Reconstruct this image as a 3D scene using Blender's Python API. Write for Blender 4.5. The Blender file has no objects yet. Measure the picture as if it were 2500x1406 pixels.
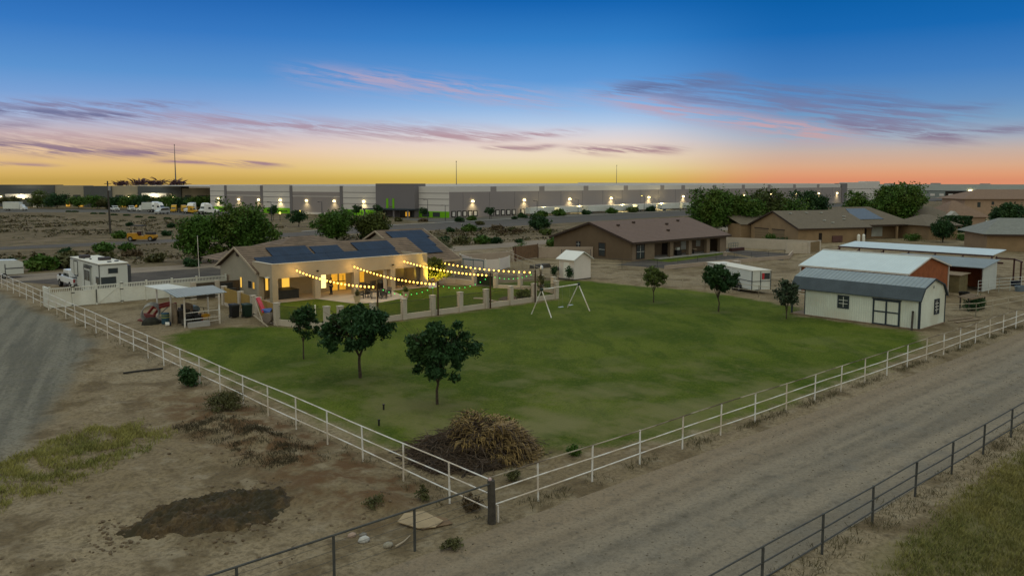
import bpy, math, random
import numpy as np
from mathutils import Vector, noise as mnoise
R = math.radians
sc = bpy.context.scene
COL = sc.collection

# ------------------------------------------------------------------ camera
cam_d = bpy.data.cameras.new("drone_camera")
cam = bpy.data.objects.new("drone_camera", cam_d); COL.objects.link(cam)
cam.location = (-17.914, -21.080, 12.0)
cam.rotation_euler = (R(90 - 5.5), 0, R(48.1506 - 90))
cam_d.sensor_fit = 'HORIZONTAL'; cam_d.sensor_width = 36.0
cam_d.lens = 36.0 * 1991.0 / 2500.0
cam_d.shift_y = -(703.0 - 631.71) / 2500.0
cam_d.clip_start = 0.5; cam_d.clip_end = 12000
sc.camera = cam

# ------------------------------------------------------------------ world (dusk sky)
sc.view_settings.view_transform = 'Standard'
sc.view_settings.look = 'None'
sc.view_settings.exposure = 0.12
sc.view_settings.gamma = 1.0
try:
    sc.cycles.use_denoising = True
    sc.cycles.max_bounces = 6; sc.cycles.diffuse_bounces = 3; sc.cycles.glossy_bounces = 2
    sc.cycles.sample_clamp_indirect = 4.0
except Exception:
    pass

def s2l(c):
    return tuple((x / 12.92 if x <= .04045 else ((x + .055) / 1.055) ** 2.4) for x in (c[0] / 255, c[1] / 255, c[2] / 255))

world = bpy.data.worlds.new("World"); sc.world = world; world.use_nodes = True
wt = world.node_tree; wt.nodes.clear()

class NT:
    """small helper for wiring shader nodes"""
    def __init__(s, t): s.t = t; s.n = t.nodes; s.l = t.links
    def put(s, sock, v):
        if isinstance(v, bpy.types.NodeSocket): s.l.new(v, sock)
        elif isinstance(v, (tuple, list)):
            sock.default_value = tuple(v) + ((1.0,) if len(v) == 3 and sock.type == 'RGBA' else ())
        else: sock.default_value = v
    def math(s, op, a, b=0.0, c=0.0, clamp=False):
        n = s.n.new('ShaderNodeMath'); n.operation = op; n.use_clamp = clamp
        s.put(n.inputs[0], a); s.put(n.inputs[1], b); s.put(n.inputs[2], c)
        return n.outputs[0]
    def vdot(s, a, b):
        n = s.n.new('ShaderNodeVectorMath'); n.operation = 'DOT_PRODUCT'
        s.put(n.inputs[0], a); s.put(n.inputs[1], b); return n.outputs['Value']
    def mix(s, f, a, b):
        n = s.n.new('ShaderNodeMix'); n.data_type = 'RGBA'
        s.put(n.inputs[0], f); s.put(n.inputs[6], a); s.put(n.inputs[7], b); return n.outputs[2]
    def comb(s, x, y, z):
        n = s.n.new('ShaderNodeCombineXYZ')
        for i, v in enumerate((x, y, z)): s.put(n.inputs[i], v)
        return n.outputs[0]
    def sep(s, v):
        n = s.n.new('ShaderNodeSeparateXYZ'); s.put(n.inputs[0], v); return n.outputs
    def noise(s, vec, scale, detail=3.0, rough=.55, dist=0.0):
        n = s.n.new('ShaderNodeTexNoise'); s.put(n.inputs['Vector'], vec)
        n.inputs['Scale'].default_value = scale; n.inputs['Detail'].default_value = detail
        n.inputs['Roughness'].default_value = rough; n.inputs['Distortion'].default_value = dist
        return n.outputs['Fac']
    def ramp(s, f, stops, interp='LINEAR'):
        n = s.n.new('ShaderNodeValToRGB'); r = n.color_ramp; r.interpolation = interp
        s.put(n.inputs[0], f)
        while len(r.elements) > 1: r.elements.remove(r.elements[-1])
        r.elements[0].position = stops[0][0]; r.elements[0].color = tuple(stops[0][1]) + (1,)
        for p, c in stops[1:]:
            e = r.elements.new(p); e.color = tuple(c) + (1,)
        return n.outputs[0]
    def fade(s, v, a, b, lo=0.0, hi=1.0):
        n = s.n.new('ShaderNodeMapRange'); n.interpolation_type = 'SMOOTHSTEP'
        s.put(n.inputs[0], v)
        for i, q in enumerate((a, b, lo, hi)): n.inputs[i + 1].default_value = q
        return n.outputs[0]

YAW = R(48.1506)
FW = (math.cos(YAW), math.sin(YAW), 0.0); RT = (math.sin(YAW), -math.cos(YAW), 0.0)
def build_sky():
    w = NT(wt)
    tc = w.n.new('ShaderNodeTexCoord').outputs['Generated']
    z = w.sep(tc)[2]
    el = w.math('ARCSINE', z)
    az = w.math('ARCTAN2', w.vdot(tc, RT), w.vdot(tc, FW))          # 0 towards the sunset, positive to the north
    # clear-sky gradient, west-south-west side and north-west side of the sunset
    def grad(cols):
        return w.ramp(w.math('MULTIPLY', w.math('MAXIMUM', el, 0.0), 4.0, clamp=True), [(p * 4, s2l(c)) for p, c in cols])
    west = grad([(0, (190, 156, 80)), (.006, (206, 170, 94)), (.014, (218, 182, 114)), (.024, (222, 186, 134)), (.036, (222, 192, 166)), (.050, (204, 188, 190)), (.066, (166, 178, 208)), (.078, (140, 168, 212)),
                 (.092, (118, 158, 210)), (.118, (88, 144, 204)), (.165, (52, 118, 190)), (.212, (24, 96, 172)), (.25, (14, 82, 158))])
    mid = grad([(0, (204, 178, 84)), (.006, (214, 192, 108)), (.014, (224, 208, 146)), (.028, (232, 214, 184)), (.044, (226, 210, 202)), (.058, (204, 206, 218)), (.070, (172, 196, 226)),
                (.086, (140, 180, 224)), (.118, (90, 150, 212)), (.165, (48, 124, 195)), (.212, (8, 95, 172)), (.25, (0, 80, 158))])
    north = grad([(0, (214, 140, 106)), (.006, (218, 152, 114)), (.016, (212, 166, 134)), (.032, (194, 172, 160)), (.048, (158, 170, 188)), (.066, (120, 156, 192)),
                  (.086, (96, 142, 192)), (.118, (64, 124, 188)), (.165, (22, 102, 175)), (.212, (0, 88, 160)), (.25, (0, 76, 150))])
    base = w.mix(w.fade(az, -.42, .02), west, mid)
    base = w.mix(w.fade(az, .12, .34), base, north)
    # thin streaks of cirrus: each lies along a gentle arc (azimuth, elevation) and is broken up by stretched noise
    wob = w.math('MULTIPLY', w.math('SUBTRACT', w.noise(w.comb(w.math('MULTIPLY', az, 7.0), w.math('MULTIPLY', el, 40.0), 0.0), 1.0, 2.0), .5), .016)
    e2 = w.math('ADD', el, wob)
    warp = w.noise(w.comb(w.math('MULTIPLY', az, 5.0), w.math('MULTIPLY', el, 22.0), 1.7), 1.0, 3.0)
    fibre = w.noise(w.comb(w.math('ADD', w.math('MULTIPLY', az, 13.0), w.math('MULTIPLY', warp, 3.0)), w.math('ADD', w.math('MULTIPLY', el, 210.0), w.math('MULTIPLY', az, 30.0)), w.math('MULTIPLY', warp, 2.6)), 1.0, 6.0, .66)
    fibre = w.fade(fibre, .36, .60)
    bands = [  # points (azimuth, elevation), half width, strength, tint 0 pink .. 1 slate
        ([(-.62, .0735), (-.441, .0678), (-.267, .0655), (-.124, .0562), (.05, .0548)], .0075, .85, .45),
        ([(-.64, .0710), (-.46, .0695), (-.38, .0680)], .0042, 1.0, 1.0),
        ([(-.30, .1230), (-.123, .1138), (.0, .1007), (.10, .0855)], .0085, .74, .12),
        ([(.05, .1020), (.196, .0850), (.312, .0615), (.45, .0490)], .0085, .95, .05),
        ([(.09, .1020), (.243, .0955), (.356, .0785), (.461, .0660), (.56, .0730)], .0095, .82, .9),
        ([(.08, .1020), (.195, .1125), (.285, .1180)], .0050, .95, 1.0),
        ([(.20, .110), (.30, .103), (.40, .090), (.48, .087)], .0075, .62, 1.0),
        ([(.36, .086), (.43, .079), (.55, .081)], .0036, .7, 1.0),
        ([(-.64, .0378), (-.462, .0322), (-.33, .0300)], .0050, 1.0, .95),
        ([(-.64, .0172), (-.49, .0165)], .0018, .8, .7),
        ([(-.43, .0195), (-.332, .0188), (-.25, .0172)], .0020, 1.1, .75),
        ([(-.05, .0388), (.07, .0410)], .0022, .85, .55),
        ([(.05, .0402), (.139, .0340), (.225, .0362)], .0036, 1.05, .55),
        ([(-.64, .0850), (-.46, .0803), (-.33, .0880)], .0032, .85, .8),
        ([(-.62, .0505), (-.442, .0440), (-.24, .0428)], .0055, .60, .4),
        ([(-.64, .0580), (-.50, .0565)], .0035, .70, .8),
        ([(-.17, .0540), (-.025, .0520), (.11, .0600)], .0034, .90, .35),
        ([(.34, .0740), (.441, .0520), (.54, .0450)], .0060, .85, .95),
        ([(.42, .052), (.64, .0510)], .0028, .7, 1.0),
    ]
    out = base
    for pts, wd, st, tint in bands:
        a0, a1 = pts[0][0], pts[-1][0]
        cf = np.polyfit([p[0] for p in pts], [p[1] for p in pts], min(3, len(pts) - 1))
        arc = float(cf[0])
        for c in cf[1:]:
            arc = w.math('ADD', w.math('MULTIPLY', az, arc), float(c)) if not isinstance(arc, float) else w.math('MULTIPLY_ADD', az, arc, float(c))
        d = w.math('DIVIDE', w.math('SUBTRACT', e2, arc), wd * 1.35)
        m = w.math('EXPONENT', w.math('MULTIPLY', w.math('MULTIPLY', d, d), -1.0))
        ed = .28 * (a1 - a0)
        m = w.math('MULTIPLY', m, w.math('MULTIPLY', w.fade(az, a0, a0 + ed), w.fade(az, a1 - ed, a1, 1.0, 0.0)))
        m = w.math('MULTIPLY', w.math('MULTIPLY', m, fibre), st * 1.1, clamp=True)
        pink = w.mix(w.fade(el, .02, .10), s2l((204, 158, 146)), s2l((184, 166, 190)))
        slate = w.mix(w.fade(el, .02, .10), s2l((138, 116, 132)), s2l((98, 118, 162)))
        out = w.mix(m, out, w.mix(tint, pink, slate))
    # higher and behind: unseen sky, made pale and bright to fill-light the ground
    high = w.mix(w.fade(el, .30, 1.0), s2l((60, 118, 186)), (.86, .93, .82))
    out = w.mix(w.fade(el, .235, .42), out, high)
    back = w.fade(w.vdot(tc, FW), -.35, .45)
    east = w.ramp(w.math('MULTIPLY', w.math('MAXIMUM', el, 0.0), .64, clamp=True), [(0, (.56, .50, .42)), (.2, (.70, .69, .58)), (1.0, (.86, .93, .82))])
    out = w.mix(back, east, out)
    sky = w.n.new('ShaderNodeTexSky'); sky.sky_type = 'NISHITA'; sky.sun_disc = False
    sky.sun_elevation = R(1.5); sky.sun_rotation = math.pi / 2 - YAW - R(9)
    add = w.n.new('ShaderNodeMix'); add.data_type = 'RGBA'; add.blend_type = 'ADD'
    add.inputs[0].default_value = .0006
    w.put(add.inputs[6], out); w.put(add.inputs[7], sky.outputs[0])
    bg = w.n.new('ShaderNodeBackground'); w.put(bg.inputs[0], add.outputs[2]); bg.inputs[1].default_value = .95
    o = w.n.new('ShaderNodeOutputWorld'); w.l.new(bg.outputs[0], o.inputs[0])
build_sky()

# ------------------------------------------------------------------ afterglow of the sun just under the horizon
sun_d = bpy.data.lights.new("sun", 'SUN'); sun_d.energy = .55; sun_d.angle = R(24); sun_d.color = (1.0, .74, .52)
sun = bpy.data.objects.new("sun", sun_d); COL.objects.link(sun)
_a = YAW + R(9)
_d = Vector((-math.cos(_a) * math.cos(R(7)), -math.sin(_a) * math.cos(R(7)), -math.sin(R(7))))
sun.rotation_euler = _d.to_track_quat('-Z', 'Y').to_euler()

# ------------------------------------------------------------------ helpers
WLOC = {}
def tag(o, label=None, cat=None, group=None, kind=None):
    if label: o['label'] = label
    if cat: o['category'] = cat
    if group: o['group'] = group
    if kind: o['kind'] = kind
    return o
def root(name, loc, label, cat, group=None, rz=0.0, kind=None):
    o = bpy.data.objects.new(name, None); COL.objects.link(o)
    o.empty_display_size = .2
    o.location = loc; o.rotation_euler = (0, 0, rz); WLOC[o.name] = Vector(loc)
    return tag(o, label, cat, group, kind)
def dup(src, loc=None, rz=None, label=None, group=None, scale=None):
    c = src.copy(); COL.objects.link(c)
    if loc is not None: c.location = loc
    if rz is not None: c.rotation_euler = (0, 0, rz)
    if scale is not None: c.scale = scale if hasattr(scale, '__len__') else (scale,) * 3
    if label: c['label'] = label
    if group: c['group'] = group
    for ch in src.children:
        d = ch.copy(); COL.objects.link(d); d.parent = c
        for g in ch.children:
            e = g.copy(); COL.objects.link(e); e.parent = d
    return c
class MB:
    def __init__(s): s.v = []; s.f = []; s.m = []; s.cur = 0
    def face(s, *pts):
        i = len(s.v); s.v += [tuple(p) for p in pts]; s.f.append(tuple(range(i, i + len(pts)))); s.m.append(s.cur); return s
    def box(s, x0, x1, y0, y1, z0, z1):
        i = len(s.v)
        s.v += [(x0, y0, z0), (x1, y0, z0), (x1, y1, z0), (x0, y1, z0), (x0, y0, z1), (x1, y0, z1), (x1, y1, z1), (x0, y1, z1)]
        for q in ((0, 3, 2, 1), (4, 5, 6, 7), (0, 1, 5, 4), (1, 2, 6, 5), (2, 3, 7, 6), (3, 0, 4, 7)):
            s.f.append(tuple(i + k for k in q)); s.m.append(s.cur)
        return s
    def cbox(s, c, d): return s.box(c[0] - d[0] / 2, c[0] + d[0] / 2, c[1] - d[1] / 2, c[1] + d[1] / 2, c[2], c[2] + d[2])
    def extr(s, poly, vec):
        """extrude a planar polygon (3-D points) along vec into a closed solid"""
        n = len(poly); i = len(s.v); vx = Vector(vec)
        s.v += [tuple(p) for p in poly] + [tuple(Vector(p) + vx) for p in poly]
        s.f.append(tuple(range(i + n - 1, i - 1, -1))); s.m.append(s.cur)
        s.f.append(tuple(range(i + n, i + 2 * n))); s.m.append(s.cur)
        for k in range(n):
            j = (k + 1) % n
            s.f.append((i + k, i + j, i + n + j, i + n + k)); s.m.append(s.cur)
        return s
    def slab(s, quad, t):
        """a sheet of thickness t under a quad or polygon"""
        return s.extr([(p[0], p[1], p[2] - t) for p in quad], (0, 0, t))
    def tube(s, p0, p1, r, n=6, r1=None):
        p0 = Vector(p0); p1 = Vector(p1); d = (p1 - p0)
        if d.length < 1e-6: return s
        d.normalize(); a = d.orthogonal().normalized(); b = d.cross(a); r1 = r if r1 is None else r1
        i = len(s.v)
        for P, q in ((p0, r), (p1, r1)):
            for k in range(n):
                t = 2 * math.pi * k / n
                s.v.append(tuple(P + a * (q * math.cos(t)) + b * (q * math.sin(t))))
        for k in range(n):
            j = (k + 1) % n
            s.f.append((i + k, i + j, i + n + j, i + n + k)); s.m.append(s.cur)
        s.f.append(tuple(range(i + n - 1, i - 1, -1))); s.m.append(s.cur)
        s.f.append(tuple(range(i + n, i + 2 * n))); s.m.append(s.cur)
        return s
    def path(s, pts, r, n=6, r1=None):
        k = len(pts) - 1
        for a in range(k):
            ra = r if r1 is None else r + (r1 - r) * a / k
            rb = r if r1 is None else r + (r1 - r) * (a + 1) / k
            s.tube(pts[a], pts[a + 1], ra, n, rb)
        return s
    def beam(s, p0, p1, w, h):
        p0 = Vector(p0); p1 = Vector(p1); d = (p1 - p0).normalized()
        up = Vector((0, 0, 1)) if abs(d.z) < .95 else Vector((0, 1, 0))
        a = d.cross(up).normalized() * (w / 2); b = a.cross(d).normalized() * (h / 2)
        return s.extr([p0 - a - b, p0 + a - b, p0 + a + b, p0 - a + b], p1 - p0)
    def ball(s, c, r, n=8, m=5, sx=1, sy=1, sz=1):
        i = len(s.v); s.v.append((c[0], c[1], c[2] - r * sz))
        for a in range(1, m):
            t = -math.pi / 2 + math.pi * a / m
            for k in range(n):
                p = 2 * math.pi * k / n
                s.v.append((c[0] + r * sx * math.cos(t) * math.cos(p), c[1] + r * sy * math.cos(t) * math.sin(p), c[2] + r * sz * math.sin(t)))
        s.v.append((c[0], c[1], c[2] + r * sz)); top = len(s.v) - 1
        for k in range(n):
            j = (k + 1) % n
            s.f.append((i, i + 1 + j, i + 1 + k)); s.m.append(s.cur)
            for a in range(m - 2):
                o = i + 1 + a * n
                s.f.append((o + k, o + j, o + n + j, o + n + k)); s.m.append(s.cur)
            o = i + 1 + (m - 2) * n
            s.f.append((o + k, o + j, top)); s.m.append(s.cur)
        return s
    def lathe(s, c, prof, n=14):
        i = len(s.v)
        for r, z in prof:
            for k in range(n):
                p = 2 * math.pi * k / n
                s.v.append((c[0] + r * math.cos(p), c[1] + r * math.sin(p), c[2] + z))
        for a in range(len(prof) - 1):
            for k in range(n):
                j = (k + 1) % n; o = i + a * n
                s.f.append((o + k, o + j, o + n + j, o + n + k)); s.m.append(s.cur)
        s.f.append(tuple(i + k for k in range(n - 1, -1, -1))); s.m.append(s.cur)
        o = i + (len(prof) - 1) * n
        s.f.append(tuple(o + k for k in range(n))); s.m.append(s.cur)
        return s
    def mesh(s, name, mat, off=(0, 0, 0), smooth=False):
        me = bpy.data.meshes.new(name)
        me.from_pydata([(x - off[0], y - off[1], z - off[2]) for x, y, z in s.v], [], s.f)
        mats = mat if isinstance(mat, (list, tuple)) else [mat]
        for q in mats: me.materials.append(q)
        if len(mats) > 1: me.polygons.foreach_set('material_index', s.m)
        if smooth: me.polygons.foreach_set('use_smooth', [True] * len(me.polygons))
        me.update(); return me
    def build(s, name, mat, parent=None, label=None, smooth=False, local=False, origin=None, bevel=0):
        off = (0, 0, 0)
        if parent is not None and not local: off = WLOC[parent.name]
        if parent is None and origin is not None: off = origin
        o = bpy.data.objects.new(name, s.mesh(name, mat, off, smooth)); COL.objects.link(o)
        if parent is not None:
            o.parent = parent; WLOC[o.name] = Vector((0, 0, 0)) if local else WLOC[parent.name]
        else:
            o.location = off; WLOC[o.name] = Vector(off)
        if bevel:
            b = o.modifiers.new('edge', 'BEVEL'); b.width = bevel; b.segments = 2; b.limit_method = 'ANGLE'
        if label: o['label'] = label
        return o

# ------------------------------------------------------------------ materials
def mat(name, col, rough=.85, var=.14, scale=2.0, bump=0.0, bscale=25.0, metal=0.0, pat=None, col2=None, emit=None, es=0.0, island=0.0, spec=.3, nosample=False):
    """procedural surface: base colour broken up by two scales of noise, plus an optional pattern
    pat = ('rib', axis, period, depth) | ('brick', w, h) | ('grid', w, h)"""
    m = bpy.data.materials.new(name); m.use_nodes = True
    t = NT(m.node_tree); b = t.n['Principled BSDF']
    tc = t.n.new('ShaderNodeTexCoord').outputs['Object']
    col = tuple(col); dark = tuple(x * (1 - var) for x in col); lite = tuple(min(1, x * (1 + var)) for x in col)
    f = t.noise(tc, scale, 4.0)
    f2 = t.noise(tc, scale * 9, 2.0)
    ff = t.math('MULTIPLY_ADD', f2, .35, t.math('MULTIPLY', f, .65))
    c = t.mix(t.fade(ff, .32, .68), dark, lite)
    if col2:
        c = t.mix(t.fade(t.noise(tc, scale * .45, 3.0), .42, .60), c, col2)
    h = None
    if pat:
        x, y, z = t.sep(tc)
        ax = {'x': x, 'y': y, 'z': z}
        if pat[0] == 'rib':
            wv = t.math('SINE', t.math('MULTIPLY', ax[pat[1]], 2 * math.pi / pat[2]))
            k = t.fade(wv, -1.0, -.55)
            c = t.mix(k, tuple(x * pat[3] for x in col), c)
            h = wv
        elif pat[0] in ('brick', 'grid'):
            u = t.math('ADD', x, y)
            def line(v, per, wd):
                q = t.math('FRACT', t.math('DIVIDE', v, per))
                return t.math('LESS_THAN', q, wd)
            if pat[0] == 'brick':
                row = t.math('FLOOR', t.math('DIVIDE', z, pat[2]))
                u2 = t.math('ADD', u, t.math('MULTIPLY', t.math('MODULO', row, 2.0), pat[1] / 2))
                ln = t.math('MAXIMUM', line(u2, pat[1], .035), line(z, pat[2], .07))
            else:
                ln = t.math('MAXIMUM', line(x, pat[1], .03), line(y, pat[2], .03))
            c = t.mix(ln, c, tuple(x * pat[3] for x in col))
            h = t.math('SUBTRACT', 1.0, ln)
    if island:
        ri = t.n.new('ShaderNodeNewGeometry').outputs['Random Per Island']
        c = t.mix(t.math('MULTIPLY', ri, island), c, tuple(min(1, x * 1.9 + .004) for x in col))
    t.put(b.inputs['Base Color'], c)
    b.inputs['Roughness'].default_value = rough; b.inputs['Metallic'].default_value = metal
    b.inputs['Specular IOR Level'].default_value = spec
    if bump or h is not None:
        bn = t.n.new('ShaderNodeBump'); bn.inputs['Strength'].default_value = bump or .5; bn.inputs['Distance'].default_value = .02
        hh = t.noise(tc, bscale, 3.0)
        if h is not None: hh = t.math('ADD', t.math('MULTIPLY', hh, .3), h)
        t.put(bn.inputs['Height'], hh); t.l.new(bn.outputs[0], b.inputs['Normal'])
    if emit:
        t.put(b.inputs['Emission Color'], emit); b.inputs['Emission Strength'].default_value = es
        if nosample:
            try: m.cycles.emission_sampling = 'NONE'
            except Exception: pass
    return m
WHITE = mat('white_paint', (.72, .73, .68), .6, .07, 1.2)
WHITEF = mat('white_pipe_paint', (.66, .66, .64), .55, .12, 2.0, col2=(.52, .46, .38))
RUSTY = mat('worn_rusty_pipe', (.105, .080, .055), .8, .35, 1.1, col2=(.36, .32, .25))
DARKPIPE = mat('dark_steel_pipe', (.055, .058, .055), .7, .25, 3.0)
STUCCO = mat('stucco', (.37, .31, .225), .95, .06, .8, bump=.25, bscale=60)
STUCCO_G = mat('grey_beige_stucco', (.30, .275, .215), .95, .06, .8, bump=.25, bscale=60)
BLOCK = mat('block_wall', (.45, .40, .33), .95, .08, 1.0, pat=('brick', .41, .21, .86))
BLOCKP = mat('pink_tan_block_wall', (.36, .295, .235), .95, .08, 1.0, pat=('brick', .41, .21, .88))
TILE = mat('clay_roof_tile', (.140, .100, .070), .9, .22, 1.6, pat=('rib', 'y', .42, .45), col2=(.180, .128, .090))
TILEX = mat('clay_roof_tile_hip', (.140, .100, .070), .9, .22, 1.6, pat=('rib', 'z', .17, .45), col2=(.180, .128, .090))
TILEN = mat('neighbour_roof_tile', (.145, .100, .082), .9, .12, 2.0, pat=('rib', 'z', .16, .74))
TILEG = mat('grey_brown_roof_tile', (.135, .112, .082), .9, .15, 2.0, pat=('rib', 'z', .16, .72))
TILEP = mat('pinkish_roof_tile', (.19, .125, .086), .9, .15, 2.0, pat=('rib', 'z', .2, .75))
TILES = mat('pale_grey_roof_tile', (.18, .19, .175), .9, .15, 2.0, pat=('rib', 'z', .2, .75))
FASCIA = mat('fascia_trim', (.36, .30, .22), .8, .08, 1.0)
FASCIA_D = mat('dark_brown_fascia', (.045, .03, .022), .8, .2, 2.0)
SOLAR = mat('solar_cells', (.012, .026, .055), .5, .25, .7, pat=('grid', 1.02, .84, 1.7), spec=.12)
SOLARB = mat('solar_edge', (.012, .013, .015), .5, .1)
BROWNWALL = mat('brown_stucco', (.125, .090, .056), .95, .08, .7, bump=.2, bscale=60)
BROWNWALL2 = mat('lighter_brown_stucco', (.19, .145, .10), .95, .08, .7, bump=.2, bscale=60)
TANWALL = mat('tan_stucco', (.25, .175, .10), .95, .10, .7)
PINKWALL = mat('pink_tan_stucco', (.33, .235, .165), .95, .10, .7)
GLASS = mat('window_glass', (.035, .045, .05), .08, .2, .6, spec=.6)
GLASSL = mat('pale_window_blind', (.42, .45, .42), .4, .1, 1.0)
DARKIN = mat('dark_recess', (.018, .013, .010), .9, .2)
LITWIN = mat('lit_window', (.5, .35, .1), .6, .1, emit=(1.0, .56, .07), es=.85)
LITDIM = mat('lit_room', (.5, .35, .1), .6, .25, 1.6, emit=(1.0, .48, .03), es=.48)
LITWHITE = mat('bright_lit_window', (.6, .5, .3), .6, .1, emit=(1.0, .80, .30), es=1.5)
BULB = mat('warm_bulb', (.8, .6, .3), .4, 0, emit=(1.0, .50, .065), es=4.6, nosample=True)
GREENB = mat('green_bulb', (.1, .7, .2), .4, 0, emit=(.06, .85, .10), es=1.1, nosample=True)
LAMPW = mat('wall_lamp_glow', (.9, .8, .5), .4, 0, emit=(1.0, .80, .36), es=7.0, nosample=True)
LAMPY = mat('yellow_lamp_glow', (.9, .8, .3), .4, 0, emit=(1.0, .80, .12), es=2.6, nosample=True)
WIRE = mat('black_wire', (.012, .012, .012), .7, 0)
BLACK = mat('black_iron', (.014, .014, .013), .6, .2)
POLEW = mat('brown_wood_pole', (.055, .030, .016), .9, .3, 4.0)
WOOD = mat('weathered_wood', (.20, .15, .10), .9, .25, 3.0)
WOODD = mat('dark_old_wood', (.055, .050, .042), .95, .35, 4.0)
PLY = mat('plywood', (.30, .23, .14), .85, .15, 2.0)
CONC = mat('patio_concrete', (.42, .36, .30), .9, .06, .6, bump=.1, col2=(.38, .32, .26))
CONCG = mat('grey_concrete', (.34, .33, .31), .9, .1, .6)
TANCLOTH = mat('tan_privacy_cloth', (.30, .20, .055), .95, .12, 1.2, bump=.3, bscale=30)
WOODSLAT = mat('dark_wood_slats', (.085, .065, .045), .9, .2, 2.0, pat=('rib', 'x', .14, .4))
GALV = mat('galvanised_roof', (.22, .26, .275), .55, .10, .8, pat=('rib', 'x', .25, .66), spec=.2)
GALVB = mat('white_metal_roof', (.54, .63, .65), .42, .06, .6, pat=('rib', 'y', .30, .93))
GALVW = mat('pale_corrugated_wall', (.50, .54, .52), .6, .08, .8, pat=('rib', 'x', .2, .78))
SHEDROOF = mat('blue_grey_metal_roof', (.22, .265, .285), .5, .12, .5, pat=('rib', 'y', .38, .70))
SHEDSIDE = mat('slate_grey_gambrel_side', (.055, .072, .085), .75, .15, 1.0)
SHEDWALL = mat('pale_shed_siding', (.60, .65, .57), .75, .09, .8, pat=('rib', 'y', .2, .90), col2=(.53, .55, .46))
SHEDTRIM = mat('dark_blue_trim', (.022, .034, .046), .6, .15)
BARNRED = mat('barn_red_siding', (.27, .085, .028), .85, .22, 1.2, pat=('rib', 'x', .3, .75))
STEELRED = mat('dark_red_steel', (.050, .018, .014), .7, .25, 2.0)
VINYL = mat('white_vinyl', (.64, .66, .60), .5, .08, .7, col2=(.56, .56, .49))
RVW = mat('rv_white_panel', (.58, .61, .58), .35, .08, .6, col2=(.50, .52, .48))
RVROOF = mat('rv_cream_roof', (.62, .60, .52), .6, .06, .8)
CARW = mat('white_car_paint', (.66, .68, .68), .3, .05, .6, spec=.5)
CARD = mat('dark_car_paint', (.03, .035, .045), .3, .1, .6, spec=.5)
YELLOWM = mat('construction_yellow', (.44, .22, .012), .6, .18, 1.5)
TYRE = mat('rubber_tyre', (.014, .014, .014), .9, .2)
CHROME = mat('dull_metal', (.32, .33, .33), .35, .1, metal=.8)
REDP = mat('red_plastic', (.42, .03, .04), .5, .1)
BLUEP = mat('blue_plastic', (.04, .09, .30), .5, .1)
NAVY = mat('dark_blue_cloth', (.012, .018, .035), .9, .2)
WAREW = mat('warehouse_white', (.56, .54, .52), .9, .03, .03)
WAREG = mat('warehouse_grey', (.26, .235, .235), .9, .03, .03)
WARED = mat('warehouse_dark_grey', (.165, .155, .165), .9, .04, .03)
WAREGR = mat('lime_green_panel', (.14, .40, .006), .8, .06, .05)
OFFD = mat('office_slate', (.085, .092, .095), .9, .08, .1)
OFFB = mat('office_beige', (.30, .27, .20), .9, .05, .05)
SKIN = mat('skin', (.42, .26, .18), .6, .05)
CLOTHD = mat('dark_cloth', (.018, .017, .018), .9, .15)
GREYCL = mat('grey_fabric', (.11, .10, .09), .9, .2)
CURTAIN = mat('pale_curtain', (.46, .42, .36), .9, .08)
TERRA = mat('pale_planter', (.44, .37, .26), .85, .1)
BARK = mat('tree_bark', (.055, .042, .03), .95, .3, 6.0, bump=.5)
def leafm(n, c, isl=.55, c2=None, rough=.6): return mat(n, c, rough, .35, .55, island=isl, col2=c2, spec=.15)
LEAF_D = leafm('dark_leaf', (.016, .045, .014), c2=(.026, .054, .012))
LEAF_M = leafm('mid_leaf', (.038, .086, .012), c2=(.062, .090, .014))
LEAF_Y = leafm('yellow_green_leaf', (.060, .085, .020))
LEAF_O = leafm('olive_leaf', (.062, .064, .024))
LEAF_B = leafm('brown_leaf', (.075, .055, .030))
LEAF_P = leafm('purple_brown_frond', (.085, .045, .055), .4)
STRAW = leafm('dry_straw', (.190, .130, .048), .5, c2=(.110, .074, .028))
STRAWG = leafm('dry_green_grass', (.200, .190, .058), .55, c2=(.100, .125, .034))
BLADEG = leafm('grass_blade', (.055, .085, .018), .5)
DEADBR = leafm('dead_branch', (.060, .042, .028), .4)
PALETAG = mat('pale_blue_plastic', (.40, .46, .56), .5, .05)

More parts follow.
